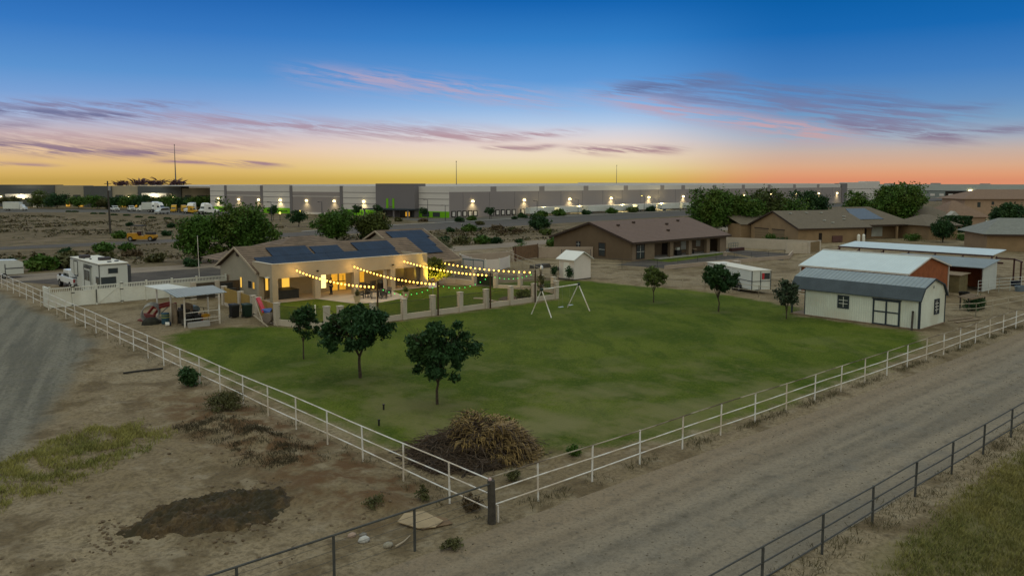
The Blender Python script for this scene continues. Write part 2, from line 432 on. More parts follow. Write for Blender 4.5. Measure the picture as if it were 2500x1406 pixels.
# ------------------------------------------------------------------ the ground and everything flat
rng = random.Random(11)
def dirt(t, pos):
    """dry desert soil: tan, with weathered darker and olive patches"""
    x, y, z = t.sep(pos)
    big = t.noise(pos, .055, 4.0); midn = t.noise(pos, .33, 5.0, .6); fine = t.noise(pos, 5.5, 4.0, .7)
    strx = t.noise(t.comb(t.math('MULTIPLY', x, .05), t.math('MULTIPLY', y, .5), 0.0), 1.0, 4.0, .6)
    c = t.mix(t.fade(big, .38, .62), (.222, .172, .102), (.305, .246, .160))
    c = t.mix(t.math('MULTIPLY', t.fade(midn, .48, .62), .75), c, (.118, .086, .046))
    c = t.mix(t.math('MULTIPLY', t.fade(fine, .40, .68), .6), c, (.088, .068, .042))
    c = t.mix(t.math('MULTIPLY', t.fade(t.noise(pos, .9, 3.0), .54, .68), .45), c, (.32, .27, .19))
    c = t.mix(t.math('MULTIPLY', t.fade(t.noise(pos, 2.4, 5.0, .7), .52, .66), .55), c, (.105, .082, .050))
    far = t.fade(y, 80.0, 108.0)
    veg = t.math('MULTIPLY', t.fade(t.math('MULTIPLY_ADD', strx, .6, t.math('MULTIPLY', midn, .4)), .38, .55), far)
    c = t.mix(t.math('MULTIPLY', veg, .88), c, (.080, .068, .034))
    c = t.mix(t.math('MULTIPLY', far, .28), c, (.120, .088, .054))
    c = t.mix(t.math('MULTIPLY', t.fade(t.noise(pos, .12, 3.0), .54, .66), t.math('MULTIPLY', far, .45)), c, (.22, .165, .115))
    return c, fine, midn

def ground_mat():
    m = bpy.data.materials.new('desert_soil'); m.use_nodes = True
    t = NT(m.node_tree); b = t.n['Principled BSDF']
    pos = t.n.new('ShaderNodeNewGeometry').outputs['Position']
    x, y, z = t.sep(pos)
    c, fine, midn = dirt(t, pos)
    # a worn two-track lane along the outside of the left fence
    edge = t.math('MULTIPLY_ADD', t.math('SUBTRACT', y, 21.0), .39, -9.8)                  # the lane drifts in towards the fence
    lane = t.fade(t.math('SUBTRACT', t.math('MULTIPLY_ADD', midn, 2.6, x), t.math('MINIMUM', edge, -.6)), 1.9, .1)
    lane = t.math('MULTIPLY', lane, t.math('MULTIPLY', t.fade(y, 12.0, 24.0), t.fade(y, 92.0, 78.0)))
    rut = t.noise(t.comb(t.math('MULTIPLY', t.math('SUBTRACT', x, t.math('MULTIPLY', y, .30)), 1.1), t.math('MULTIPLY', y, .06), 0.0), 1.0, 3.0)
    grey = t.mix(t.fade(rut, .38, .62), (.128, .130, .112), (.205, .200, .166))
    grey = t.mix(t.math('MULTIPLY', t.fade(fine, .42, .66), .6), grey, (.075, .075, .066))
    c = t.mix(t.math('MULTIPLY', lane, .85), c, grey)
    # disturbed red-brown bank below the left fence
    bank = t.math('MULTIPLY', t.math('MULTIPLY', t.fade(x, -5.2, -2.6), t.fade(x, .6, -.2)), t.math('MULTIPLY', t.fade(y, 1.2, 5.0), t.fade(y, 30.0, 20.0)))
    c = t.mix(t.math('MULTIPLY', bank, t.fade(t.noise(pos, .8, 4.0), .40, .60)), c, (.128, .076, .038))
    # green turf of the roadside corner
    vg = t.math('MULTIPLY', t.fade(t.math('ADD', y, t.math('MULTIPLY', midn, 2.0)), -8.6, -9.8), t.fade(x, 3.0, 10.0))
    c = t.mix(t.math('MULTIPLY', vg, .72), c, t.mix(fine, (.085, .090, .026), (.165, .150, .052)))
    t.put(b.inputs['Base Color'], c); b.inputs['Roughness'].default_value = .95; b.inputs['Specular IOR Level'].default_value = .1
    bn = t.n.new('ShaderNodeBump'); bn.inputs['Strength'].default_value = 1.0; bn.inputs['Distance'].default_value = .14
    t.put(bn.inputs['Height'], t.math('ADD', fine, t.math('MULTIPLY', midn, 2.0))); t.l.new(bn.outputs[0], b.inputs['Normal'])
    return m
SOIL = ground_mat()

HEAP = [(-10.3, 7.6), (-9.0, 8.9), (-8.05, 9.4), (-5.67, 9.2), (-3.9, 7.7), (-4.5, 6.2), (-5.4, 5.3), (-6.9, 4.9), (-8.9, 6.2)]
def poly_d(p, poly):
    """signed distance to a polygon, positive inside"""
    x, y = p; ins = False; best = 1e9; n = len(poly)
    for i in range(n):
        x1, y1 = poly[i]; x2, y2 = poly[(i + 1) % n]
        if (y1 > y) != (y2 > y) and x < (x2 - x1) * (y - y1) / (y2 - y1) + x1: ins = not ins
        dx, dy = x2 - x1, y2 - y1
        k = max(0, min(1, ((x - x1) * dx + (y - y1) * dy) / (dx * dx + dy * dy + 1e-9)))
        best = min(best, math.hypot(x - x1 - k * dx, y - y1 - k * dy))
    return best if ins else -best
def sm(v, a, b):
    k = max(0, min(1, (v - a) / (b - a))); return k * k * (3 - 2 * k)
def ground_z(x, y):
    far = math.hypot(x + 18, y + 21)
    if far > 520: return -.0062 * (far - 520)        # the plain falls gently away to the west
    w = sm(-x, .3, 2.0) * sm(y, .6, 2.5) * sm(70 - y, 0, 20) * sm(x, -40, -30)
    if w <= 0: return 0.0
    q = mnoise.noise((x * .45, y * .45, 0)) * .14 + mnoise.noise((x * 1.3, y * 1.3, 3)) * .09 + mnoise.noise((x * 3.1, y * 3.1, 7)) * .055
    berm = .34 * math.exp(-((x + 1.9) / 1.1) ** 2) * sm(y, 1.5, 4) * sm(24 - y, 0, 8) * (.6 + .8 * mnoise.noise((x * .3, y * .35, 9)))
    lane = -.12 * sm(-x, 6.5, 9.5) * sm(y, 14, 30)
    return w * (q * (1 - .6 * sm(-x, 6, 10) * sm(y, 14, 30)) + berm + lane)
def axis(lo, hi, step, far_lo, far_hi):
    a = list(np.arange(lo, hi, step)); s = step * 1.5; v = lo
    pre = []
    while v > far_lo: v -= s; s *= 1.5; pre.append(v)
    s = step * 1.5; v = a[-1]; post = []
    while v < far_hi: v += s; s *= 1.5; post.append(v)
    return pre[::-1] + a + post
def grid_obj(name, xs, ys, zf, m, keep=None, attr=None):
    nx, ny = len(xs), len(ys)
    v = [(x, y, zf(x, y)) for y in ys for x in xs]
    f = []
    for j in range(ny - 1):
        for i in range(nx - 1):
            q = (j * nx + i, j * nx + i + 1, (j + 1) * nx + i + 1, (j + 1) * nx + i)
            if keep is None or all(keep[k] for k in q): f.append(q)
    me = bpy.data.meshes.new(name); me.from_pydata(v, [], f); me.materials.append(m)
    if attr is not None:
        at = me.attributes.new('inset', 'FLOAT', 'POINT'); at.data.foreach_set('value', attr)
    me.polygons.foreach_set('use_smooth', [True] * len(f))
    o = bpy.data.objects.new(name, me); COL.objects.link(o); return o
g = grid_obj('ground', axis(-22, 4, .22, -6000, 7000), axis(0, 40, .25, -3000, 9000), ground_z, SOIL)
tag(g, 'dry tan desert soil with scattered weeds', None, None, 'structure')

LAWN = [(1.5, 9), (3.2, 6.4), (6.5, 3.8), (13, 1.1), (22, .7), (34, 1.2), (43, 2.2), (48.9, 4.4), (49.1, 15.5), (53.5, 17.2), (55.2, 24), (56.2, 32), (54.3, 38), (54.0, 45.2), (49, 49.5), (45, 50.5),
        (41.0, 49.8), (40.4, 37.0), (14.4, 36.9), (12.0, 41.6), (9.5, 43.4), (6.5, 44.4), (4.0, 43.8), (2.4, 40), (1.6, 30), (1.3, 18)]
COURT = [(12.9, 41.7), (14.9, 37.4), (40.2, 37.4), (42.6, 40.5), (42.9, 43), (41.6, 46), (40.4, 50.6), (38, 53.0), (36.2, 57.6), (17.3, 57.4), (13.6, 55.2)]
WORN = [(16.9, 9.7, 1.9, .75), (13.8, 14.4, 1.1, .7), (9.0, 15.4, 1.3, .55), (7.6, 12.3, 1.0, .5), (7.4, 20.8, 1.1, .5), (7.0, 27.3, 1.0, .45), (9.3, 6.9, 2.2, .6), (23, 14.3, 1.5, .4), (5.0, 13.7, 1.6, .4), (2.8, 21, 1.4, .5), (17.3, 3.7, 2.6, .55), (22.6, 3.3, 2.2, .5), (39.8, 8.6, 1.8, .35), (12.2, 7.2, 2.6, .45), (45.6, 28.6, 1.0, .4), (45.4, 21, 1.1, .45), (31, 20, 2.0, .25), (35, 30.7, 1.6, .35), (20, 26, 1.6, .2)]
def lawn_mat(name, edge):
    m = bpy.data.materials.new(name); m.use_nodes = True
    t = NT(m.node_tree); b = t.n['Principled BSDF']
    pos = t.n.new('ShaderNodeNewGeometry').outputs['Position']
    x, y, z = t.sep(pos)
    at = t.n.new('ShaderNodeAttribute'); at.attribute_name = 'inset'
    mow = t.noise(t.comb(t.math('ADD', t.math('MULTIPLY', x, .42), t.math('MULTIPLY', y, -.30)), t.math('ADD', t.math('MULTIPLY', x, .10), t.math('MULTIPLY', y, .13)), 0.0), 1.0, 4.0, .6)
    big = t.noise(pos, .085, 4.0, .55); mid = t.noise(pos, .55, 4.0, .6); fine = t.noise(pos, 9.0, 3.0, .7)
    c = t.mix(t.fade(big, .36, .62), (.060, .094, .008), (.112, .144, .018))
    c = t.mix(t.math('MULTIPLY', t.fade(mow, .46, .62), .6), c, (.042, .076, .007))
    c = t.mix(t.math('MULTIPLY', t.fade(mid, .54, .70), .45), c, (.108, .124, .020))
    c = t.mix(t.math('MULTIPLY', t.fade(fine, .40, .66), .62), c, (.022, .040, .005))
    tuft = t.noise(pos, 2.6, 4.0, .65)
    c = t.mix(t.math('MULTIPLY', t.fade(tuft, .50, .66), .42), c, (.118, .128, .026))
    if edge:
        # thin worn turf, most of it towards the near corner
        near = t.fade(t.math('ADD', x, t.math('MULTIPLY', y, 1.4)), 58.0, 14.0)
        bare = t.math('ADD', t.math('MULTIPLY', t.noise(pos, .22, 5.0, .6), .7), t.math('MULTIPLY', t.noise(t.comb(t.math('MULTIPLY', x, .8), t.math('MULTIPLY', y, .35), 0.0), 1.0, 3.0), .3))
        wn = t.math('MULTIPLY', t.fade(t.math('ADD', bare, t.math('MULTIPLY', near, .10)), .50, .68), t.math('MULTIPLY_ADD', near, .55, .18))
        c = t.mix(wn, c, (.170, .158, .070))
        for wx, wy, wr, ws in WORN:
            q = t.math('ADD', t.math('POWER', t.math('DIVIDE', t.math('SUBTRACT', x, wx), wr * 1.25), 2.0), t.math('POWER', t.math('DIVIDE', t.math('SUBTRACT', y, wy), wr * .8), 2.0))
            q = t.math('ADD', q, t.math('MULTIPLY', t.math('SUBTRACT', mid, .5), 2.4))
            c = t.mix(t.math('MULTIPLY', t.fade(q, 1.25, .0), ws * .55), c, (.170, .165, .075))
        d, f2, m2 = dirt(t, pos)
        e = t.fade(t.math('ADD', at.outputs['Fac'], t.math('MULTIPLY', t.math('SUBTRACT', t.math('ADD', mid, t.math('MULTIPLY', fine, .5)), .75), 3.4)), -.5, 1.1)
        c = t.mix(e, d, c)
    t.put(b.inputs['Base Color'], c); b.inputs['Roughness'].default_value = .95; b.inputs['Specular IOR Level'].default_value = .05
    bn = t.n.new('ShaderNodeBump'); bn.inputs['Strength'].default_value = .8; bn.inputs['Distance'].default_value = .05
    t.put(bn.inputs['Height'], t.math('ADD', t.noise(pos, 22.0, 3.0), t.math('MULTIPLY', mid, 1.2))); t.l.new(bn.outputs[0], b.inputs['Normal'])
    return m
xs = list(np.arange(0.4, 58, .6)); ys = list(np.arange(.4, 52, .6))
dd = [poly_d((x, y), LAWN) for y in ys for x in xs]
tag(grid_obj('lawn', xs, ys, lambda x, y: .006 + .02 * max(0, mnoise.noise((x * .3, y * .3, 1))), lawn_mat('mown_lawn', True), [d > -1.3 for d in dd], dd), 'big mown green lawn with worn dry patches', None, None, 'structure')
mb = MB(); mb.face(*[(x, y, .034) for x, y in COURT])
tag(mb.build('courtyard_lawn', lawn_mat('courtyard_turf', False)), 'short green lawn inside the courtyard walls', None, None, 'structure')
mb = MB(); mb.face(*[(x, y, .060) for x, y in [(17.2, 53.0), (21.9, 53.0), (23.1, 47.6), (25.4, 46.6), (29.2, 47.7), (31.0, 53.0), (36.2, 53.0), (36.2, 57.6), (17.2, 57.6)]])
tag(mb.build('patio', CONC), 'pale concrete patio reaching out to a point', None, None, 'structure')

def strip(name, near, far, z, m, label):
    b2 = MB()
    for i in range(len(near) - 1):
        b2.face((near[i][0], near[i][1], z), (near[i + 1][0], near[i + 1][1], z), (far[i + 1][0], far[i + 1][1], z), (far[i][0], far[i][1], z))
    return tag(b2.build(name, m), label, None, None, 'structure')
def road_mat(name, c1, c2, c3, sx, sy, bump=.5, ruts=()):
    m = bpy.data.materials.new(name); m.use_nodes = True
    t = NT(m.node_tree); b = t.n['Principled BSDF']
    pos = t.n.new('ShaderNodeNewGeometry').outputs['Position']
    x, y, z = t.sep(pos)
    st = t.noise(t.comb(t.math('MULTIPLY', x, sx), t.math('MULTIPLY', y, sy), 0.0), 1.0, 5.0, .62, .3)
    fine = t.noise(pos, 7.0, 4.0, .72); mid = t.noise(pos, .5, 4.0)
    c = t.mix(t.fade(st, .36, .64), c1, c2)
    c = t.mix(t.math('MULTIPLY', t.fade(mid, .48, .68), .5), c, c3)
    if ruts:
        c = t.mix(t.math('MULTIPLY', t.fade(t.math('MULTIPLY_ADD', mid, 1.6, y), -3.6, -.6), .7), c, (.235, .178, .116))
    for yc in ruts:                                                         # packed wheel tracks with loose stone between
        wob = t.math('MULTIPLY', t.math('SUBTRACT', t.noise(t.comb(t.math('MULTIPLY', x, .06), yc, 0.0), 1.0, 2.0), .5), 1.6)
        d_ = t.math('DIVIDE', t.math('ADD', t.math('SUBTRACT', y, yc), wob), .30)
        pk = t.math('EXPONENT', t.math('MULTIPLY', t.math('MULTIPLY', d_, d_), -1.0))
        c = t.mix(t.math('MULTIPLY', pk, t.math('MULTIPLY_ADD', mid, .6, .05)), c, tuple(min(1, q * 1.12) for q in c2))
        dk = t.math('SUBTRACT', t.math('ABSOLUTE', d_), 1.8)
        dk = t.math('EXPONENT', t.math('MULTIPLY', t.math('MULTIPLY', dk, dk), -3.0))
        c = t.mix(t.math('MULTIPLY', dk, t.fade(t.noise(pos, 1.6, 4.0, .65), .42, .66, 0.0, .6)), c, tuple(q * .6 for q in c1))
    c = t.mix(t.math('MULTIPLY', t.fade(t.noise(pos, 2.2, 5.0, .7), .50, .68), .36), c, tuple(q * .66 for q in c3))
    c = t.mix(t.math('MULTIPLY', t.fade(fine, .44, .70), .48), c, tuple(q * .45 for q in c1))
    c = t.mix(t.math('MULTIPLY', t.fade(t.noise(pos, 16.0, 2.0, .6), .60, .72), .35), c, tuple(min(1, q * 1.6) for q in c2))
    t.put(b.inputs['Base Color'], c); b.inputs['Roughness'].default_value = .95; b.inputs['Specular IOR Level'].default_value = .1
    bn = t.n.new('ShaderNodeBump'); bn.inputs['Strength'].default_value = bump; bn.inputs['Distance'].default_value = .05
    t.put(bn.inputs['Height'], t.math('ADD', fine, t.math('MULTIPLY', st, 1.5))); t.l.new(bn.outputs[0], b.inputs['Normal'])
    return m
GRAVEL = road_mat('gravel_road_surface', (.172, .150, .116), (.244, .208, .156), (.156, .148, .128), .045, .62, .8, (-1.9, -3.5, -5.0, -6.8))
TRACKM = road_mat('dirt_track_surface', (.205, .172, .138), (.255, .215, .172), (.165, .135, .105), .03, .5)
ASPH = road_mat('old_asphalt', (.085, .080, .075), (.115, .105, .095), (.070, .067, .064), .03, .4)
YARDM = road_mat('truck_yard_asphalt', (.10, .095, .088), (.135, .125, .11), (.085, .08, .075), .03, .2)
DARKG = road_mat('dark_gravel_yard', (.070, .062, .056), (.105, .092, .080), (.055, .050, .046), .3, .3)
nx_ = [-60, -30, -12, 0, 12, 26, 40, 60, 90, 140, 400]
strip('gravel_road', [(x, -8.55 + .15 * math.sin(x * .3)) for x in nx_], [(x, -.55 + .18 * math.sin(x * .41 + 1)) for x in nx_], .012, GRAVEL, 'gravel road running between the two pipe fences')
tx = [-90, -20, 8, 30, 55, 80, 105, 125, 400]
strip('dirt_track', [(x, y) for x, y in zip(tx, [84, 87, 90, 86.5, 87.5, 88.5, 90, 90, 96])], [(x, y) for x, y in zip(tx, [92, 95, 98, 95, 95.5, 96, 97, 97, 104])], .012, TRACKM, 'pale dirt track crossing behind the houses')
ax_ = [-160, -20, 10, 42, 72, 92, 120, 180, 300, 700]
ny_ = [150, 146, 142.5, 139.5, 140, 138, 137.5, 143, 152, 190]; fy_ = [158, 154, 150, 149, 152, 160, 162.5, 168, 176, 214]
strip('asphalt_road', list(zip(ax_, ny_)), list(zip(ax_, fy_)), .012, ASPH, 'grey asphalt road curving past the warehouse')
strip('pavement', [(x, y + .02) for x, y in list(zip(ax_, fy_))[4:]], [(x, y + 1.2) for x, y in list(zip(ax_, fy_))[4:]], .14, CONCG, 'pale concrete kerb and pavement on the far side of the road')
mb = MB(); mb.face((94, 161.6, .016), (104, 161.6, .016), (107, 166, .016), (92, 166, .016)); mb.face((121, 163.8, .018), (420, 192, .018), (420, 185.5, .018), (141.4, 185.5, .018), (124, 196, .018))
tag(mb.build('truck_yard', YARDM), 'asphalt yard in front of the loading docks', None, None, 'structure')
mb = MB(); mb.face((70, 312, .012), (86, 262, .012), (104, 250, .012), (112, 300, .012), (40, 400, .012), (16, 372, .012), (44, 332, .012))
tag(mb.build('car_park', YARDM), 'car park in front of the far office building', None, None, 'structure')
mb = MB(); mb.face((93.5, 42.5, .012), (104.6, 47.6, .012), (105.6, 62.4, .012), (100.5, 57, .012), (96, 50, .012))
tag(mb.build('gravel_yard', DARKG), 'dark gravel yard beside the brown house', None, None, 'structure')
mb = MB(); mb.face((72, 46, .012), (93, 46, .012), (96, 55.5, .012), (76, 56.6, .012), (70, 55, .012)); mb.face((26, 66.5, .013), (14, 66.5, .013), (2, 90, .013), (26, 90, .013))
tag(mb.build('yard', DARKG), 'dark gravelly yard around the brown house', None, None, 'structure')
mb = MB(); mb.face((79, 52.2, .016), (93.5, 53.8, .016), (99, 55.6, .016), (99, 56.9, .016), (79, 56.9, .016))
tag(mb.build('back_garden_lawn', lawn_mat('neighbour_turf', False)), 'narrow strip of turf along the back of the brown house', None, None, 'structure')
# low hills on the skyline
mb = MB()
def ridge(cx, cy, w, h, seed):
    r2 = random.Random(seed); pts = []
    dx, dy = RT[0], RT[1]
    n = 26
    for i in range(n + 1):
        k = i / n * 2 - 1
        z = h * math.exp(-(k * 2.1) ** 2) * (.8 + .4 * r2.random())
        pts.append((cx + dx * w * k, cy + dy * w * k, z - 24))
    for i in range(n):
        a, b3 = pts[i], pts[i + 1]
        for sgn in (1, -1):
            o = 260 * sgn
            mb.face((a[0] + FW[0] * o, a[1] + FW[1] * o, -60), (b3[0] + FW[0] * o, b3[1] + FW[1] * o, -60), b3, a)
ridge(2300, 2820, 190, 13, 4); ridge(2420, 2740, 110, 19, 5); ridge(2030, 3050, 120, 16, 6)
HILL = mat('hill_painted_haze', (.42, .40, .22), .95, .1, .002)  # skyline haze painted into the hills' base colour
tag(mb.build('hills', HILL), 'faint low hills on the skyline', None, None, 'structure')
# ------------------------------------------------------------------ vegetation builders
def leaf_cloud(name, m, rx, ry, rz, z0, clumps, per, leaf, seed, crad=.2, hollow=.45, lobes=0, flat=1.0):
    """a crown: many small leaf blades gathered in clumps through an uneven volume"""
    r = np.random.default_rng(seed)
    lob = [(r.normal(size=3), r.uniform(.15, .45)) for _ in range(max(lobes, 5))]
    V = []; F = []
    for _ in range(clumps):
        d = r.normal(size=3); d /= np.linalg.norm(d)
        s = (hollow + (1 - hollow) * r.random() ** .6) * r.uniform(.86, 1.12)
        k = 1.0
        for v, a in lob:
            v = v / np.linalg.norm(v); k += a * max(0, float(v @ d)) ** 3 - .05
        c = np.array([d[0] * rx, d[1] * ry, d[2] * rz]) * s * k * .86
        cr = crad * (rx + ry + rz) / 3 * r.uniform(.6, 1.25)
        n = int(per * r.uniform(.7, 1.3))
        p = c + r.normal(size=(n, 3)) * cr * np.array([.62, .62, .5])
        a = r.normal(size=(n, 3)); a /= np.linalg.norm(a, axis=1, keepdims=True)
        b = r.normal(size=(n, 3)); b -= (a * b).sum(1, keepdims=True) * a; b /= np.linalg.norm(b, axis=1, keepdims=True)
        L = leaf * r.uniform(.6, 1.35, size=(n, 1)); W = L * .48
        q = np.stack([p - a * L, p + b * W, p + a * L, p - b * W], 1)
        q[:, :, 2] = q[:, :, 2] * flat + z0
        i0 = len(V) * 4
        for k2 in range(n): V.append(q[k2])
    V = np.concatenate(V).astype(np.float32)
    n = len(V) // 4
    me = bpy.data.meshes.new(name)
    me.vertices.add(n * 4); me.vertices.foreach_set('co', V.ravel())
    me.loops.add(n * 4); me.loops.foreach_set('vertex_index', np.arange(n * 4, dtype=np.int32))
    me.polygons.add(n); me.polygons.foreach_set('loop_start', np.arange(n, dtype=np.int32) * 4)
    try: me.polygons.foreach_set('loop_total', np.full(n, 4, dtype=np.int32))
    except Exception: pass
    me.materials.append(m); me.update(calc_edges=True); me.validate()
    return me
def trunk_mesh(h, top, r0, rx, seed, limbs=6):
    r = random.Random(seed); b = MB()
    pts = [(0, 0, -.05)]
    for i in range(1, 5):
        pts.append((r.uniform(-.04, .04) * i * rx * .3, r.uniform(-.04, .04) * i * rx * .3, h * i / 4))
    b.path(pts, r0, 7, r0 * .62)
    for k in range(limbs):
        a = 2 * math.pi * k / limbs + r.uniform(-.4, .4)
        st = pts[3] if k % 2 else pts[4]
        e = (math.cos(a) * rx * r.uniform(.45, .75), math.sin(a) * rx * r.uniform(.45, .75), h + (top - h) * r.uniform(.45, .85))
        mid = tuple((st[i] * .55 + e[i] * .45) + (0, 0, .12 * (top - h))[i] for i in range(3))
        b.path([st, mid, e], r0 * .5, 5, r0 * .12)
        for q in range(2):
            e2 = tuple(e[i] + r.uniform(-.3, .3) * rx for i in range(3)); b.tube(mid, e2, r0 * .2, 4, r0 * .06)
    return b
def tree(name, loc, label, group, h, top, rx, ry, m, clumps, per, leaf, seed, r0=.1, crad=.22, hollow=.4, limbs=6, cat='tree', rz=0.0):
    t = root(name, loc, label, cat, group, rz)
    trunk_mesh(h, top, r0, rx, seed, limbs).build('trunk', BARK, t, local=True)
    me = leaf_cloud('crown', m, rx, ry, (top - h) / 2 * 1.06, (top + h) / 2, clumps, per, leaf, seed, crad, hollow)
    o = bpy.data.objects.new('crown', me); COL.objects.link(o); o.parent = t
    return t
def blades(name, m, pts, hgt, w, n, seed, spread=.16):
    """tufts of grass: a few bent blades at every point"""
    r = random.Random(seed); b = MB()
    for (x, y, z) in pts:
        for _ in range(n):
            a = r.uniform(0, 6.28); h = hgt * r.uniform(.5, 1.3); k = r.uniform(.2, .9) * h
            bx, by = x + r.uniform(-spread, spread), y + r.uniform(-spread, spread)
            dx, dy = math.cos(a), math.sin(a); px, py = -dy * w, dx * w
            b.face((bx - px, by - py, z), (bx + px, by + py, z), (bx + dx * k * .5 + px * .6, by + dy * k * .5 + py * .6, z + h * .7), (bx + dx * k, by + dy * k, z + h))
    return b.build(name, m)

# ------------------------------------------------------------------ pipe fences
def pipe_fence(name, label, p0, dirv, posts, H, rails, mats, post_r=.036, rail_r=.026, ext=(0, 0), post_dip=.2, gz=False):
    f = root(name, (p0[0], p0[1], 0), label, 'fence')
    for s_ in posts:
        b = MB(); x, y = p0[0] + dirv[0] * s_, p0[1] + dirv[1] * s_
        lr = random.Random(int(s_ * 97 + H * 1000)); b.tube((x, y, -post_dip), (x + lr.gauss(0, .014), y + lr.gauss(0, .014), H), post_r, 8)
        b.build('post', mats[0], f)
    a, e = posts[0] - ext[0], posts[-1] + ext[1]
    for k, z in enumerate(rails):
        b = MB(); n = max(2, int(abs(e - a) / 3.05))
        pts = []
        for i in range(n + 1):
            s_ = a + (e - a) * i / n
            pts.append((p0[0] + dirv[0] * s_, p0[1] + dirv[1] * s_, z + .014 * math.sin(s_ * 1.7 + k * 2) + .018 * math.sin(s_ * .53 + k)))
        b.path(pts, rail_r, 6); b.build('rail', mats[1 + min(k, len(mats) - 2)], f)
    return f
pipe_fence('pipe_fence', 'white three-rail pipe fence along the left lawn edge, running to the white gate', (0, .1), (0, 1), [2.3 + 3.045 * i for i in range(31)], 1.56, (1.56, 1.02, .50), [WHITEF, WHITEF], ext=(2.2, 1))
pipe_fence('pipe_fence', 'white pipe fence with a rusty top rail between the lawn and the gravel road', (0, .35), (1, 0), [2.6 + 2.98 * i for i in range(28)], 1.50, (1.50, .98, .46), [WHITEF, RUSTY, WHITEF], ext=(2.5, 1))
pipe_fence('pipe_fence', 'dark steel pipe fence with three rails on the near side of the gravel road', (0, -8.92), (1, 0), [-8 + 3.6 * i for i in range(18)], 1.36, (1.36, .86, .40), [DARKPIPE, DARKPIPE], post_r=.045, ext=(1, 1))
f = root('pipe_fence', (0, .02, 0), 'dark one-rail wire fence beside the dirt lot, ending at the old corner post', 'fence')
for x in (-3.26, -6.2, -9.2, -12.2, -15.2):
    MB().tube((x, .02, -.2), (x, .02, 1.42), .045, 8).build('post', DARKPIPE, f)
MB().path([(-18, .02, 1.42), (-6.2, .02, 1.42), (-.12, -.04, 1.47)], .035, 6).build('rail', DARKPIPE, f)
wb = MB()
for z in (.35, .65, .95, 1.2): wb.path([(-18, .02, z), (-.1, .02, z)], .006, 4)
wb.build('wire', DARKPIPE, f)
t = root('corner_post', (0, 0, 0), 'thick weathered timber corner post where the white fences meet', 'fence post')
b = MB(); b.path([(0, 0, -.3), (.015, 0, .6), (-.01, .01, 1.56)], .155, 10, .135); b.build('post', WOODD, t)
b = MB(); b.tube((.26, -.06, -.2), (.24, -.06, .62), .04, 8); b.build('pipe_stub', WHITEF, t)
b = MB(); b.ball((-.05, .02, 1.60), .07, 8, 5); b.build('cap', mat('pinkish_knob', (.45, .33, .33), .6), t)

# ------------------------------------------------------------------ trees on the lawn (two planted rows)
G1 = 'young shade trees in the row near the left fence'; G2 = 'young shade trees in the row in front of the sheds'
tree('shade_tree', (7.75, 13.6, 0), 'dark broad-crowned lawn tree standing nearest the brush pile', G1, 1.55, 4.55, 2.2, 2.2, LEAF_D, 74, 170, .118, 3, .085, .118, .5, 8)
tree('shade_tree', (7.8, 21.5, 0), 'widest dark tree in the left row, between thin sapling and brush pile tree', G1, 1.75, 4.7, 2.65, 2.65, LEAF_D, 88, 170, .122, 8, .11, .106, .48, 9)
tree('shade_tree', (7.7, 28.55, 0), 'thin sparse young tree in front of the chamfered courtyard wall corner', G1, 1.5, 3.85, 1.35, 1.35, LEAF_D, 40, 80, .105, 14, .055, .16, .4)
tree('shade_tree', (45.6, 28.9, 0), 'sparse pale yellow-green young tree on the far lawn edge', G2, 1.3, 3.6, 1.6, 1.6, LEAF_Y, 44, 80, .11, 21, .06, .14, .4)
tree('shade_tree', (45.5, 21.35, 0), 'dense dark tree standing in front of the white stock trailer', G2, 1.6, 4.5, 1.9, 1.9, LEAF_D, 66, 150, .12, 27, .075, .122, .48, 8)
tree('shade_tree', (46.6, 15.2, 0), 'narrow olive young tree in front of the porch end of the white gambrel shed', G2, .75, 3.7, 1.05, 1.05, leafm('grey_green_leaf', (.035, .055, .030)), 58, 34, .13, 33, .06, .22, .3)

# ------------------------------------------------------------------ main house
H = root('house', (27, 60, 0), 'sprawling beige stucco ranch house with solar panels and a long lit patio', 'house')
b = MB()
b.extr([(17.35, 56.4, 0), (17.35, 65.9, 0), (17.35, 65.9, 2.75), (17.35, 61.2, 4.92), (17.35, 56.4, 2.75)], (.25, 0, 0))     # left gable wall
b.box(17.6, 36.0, 57.3, 57.55, 0, 3.2)                      # patio back wall
b.box(36.0, 44.0, 58.7, 58.95, 0, 2.5)                       # right wing front wall
b.box(43.75, 44.0, 58.95, 73.6, 0, 2.4)
b.extr([(43.75, 58.95, 2.4), (43.75, 73.6, 2.4), (43.75, 66.2, 5.5)], (.25, 0, 0))
b.box(17.6, 40, 65.65, 65.9, 0, 2.7)
b.extr([(37.5, 61.5, 3.4), (37.5, 70.5, 3.4), (37.5, 66, 5.35)], (.2, 0, 0))     # little gable above the main roof
b.box(35.75, 36.0, 55.6, 57.3, 0, 2.5)
b.build('wall', STUCCO_G, H)
b = MB()
def roof_z(y): return 2.82 + .44 * (y - 56.0)
b.slab([(16.95, 56.0, roof_z(56)), (38.5, 56.0, roof_z(56)), (38.5, 61.2, roof_z(61.2)), (16.95, 61.2, roof_z(61.2))], .12)
b.slab([(16.95, 61.2, roof_z(61.2)), (38.5, 61.2, roof_z(61.2)), (38.5, 66.4, roof_z(56)), (16.95, 66.4, roof_z(56))], .12)
b.build('roof', TILE, H)
b = MB()
b.slab([(37.1, 57.9, 2.30), (44.5, 57.9, 2.30), (44.5, 66, 5.75), (37.1, 66, 5.75)], .12)
b.slab([(37.1, 66, 5.75), (44.5, 66, 5.75), (44.5, 74.1, 2.30), (37.1, 74.1, 2.30)], .12)
b.build('roof', TILE, H)
b = MB()   # hipped wing at the back
q = [(19, 62, 2.85), (39.5, 62, 2.85), (39.5, 76, 2.85), (19, 76, 2.85)]; r1, r2 = (27.2, 68.6, 5.30), (30.5, 69.4, 5.30)
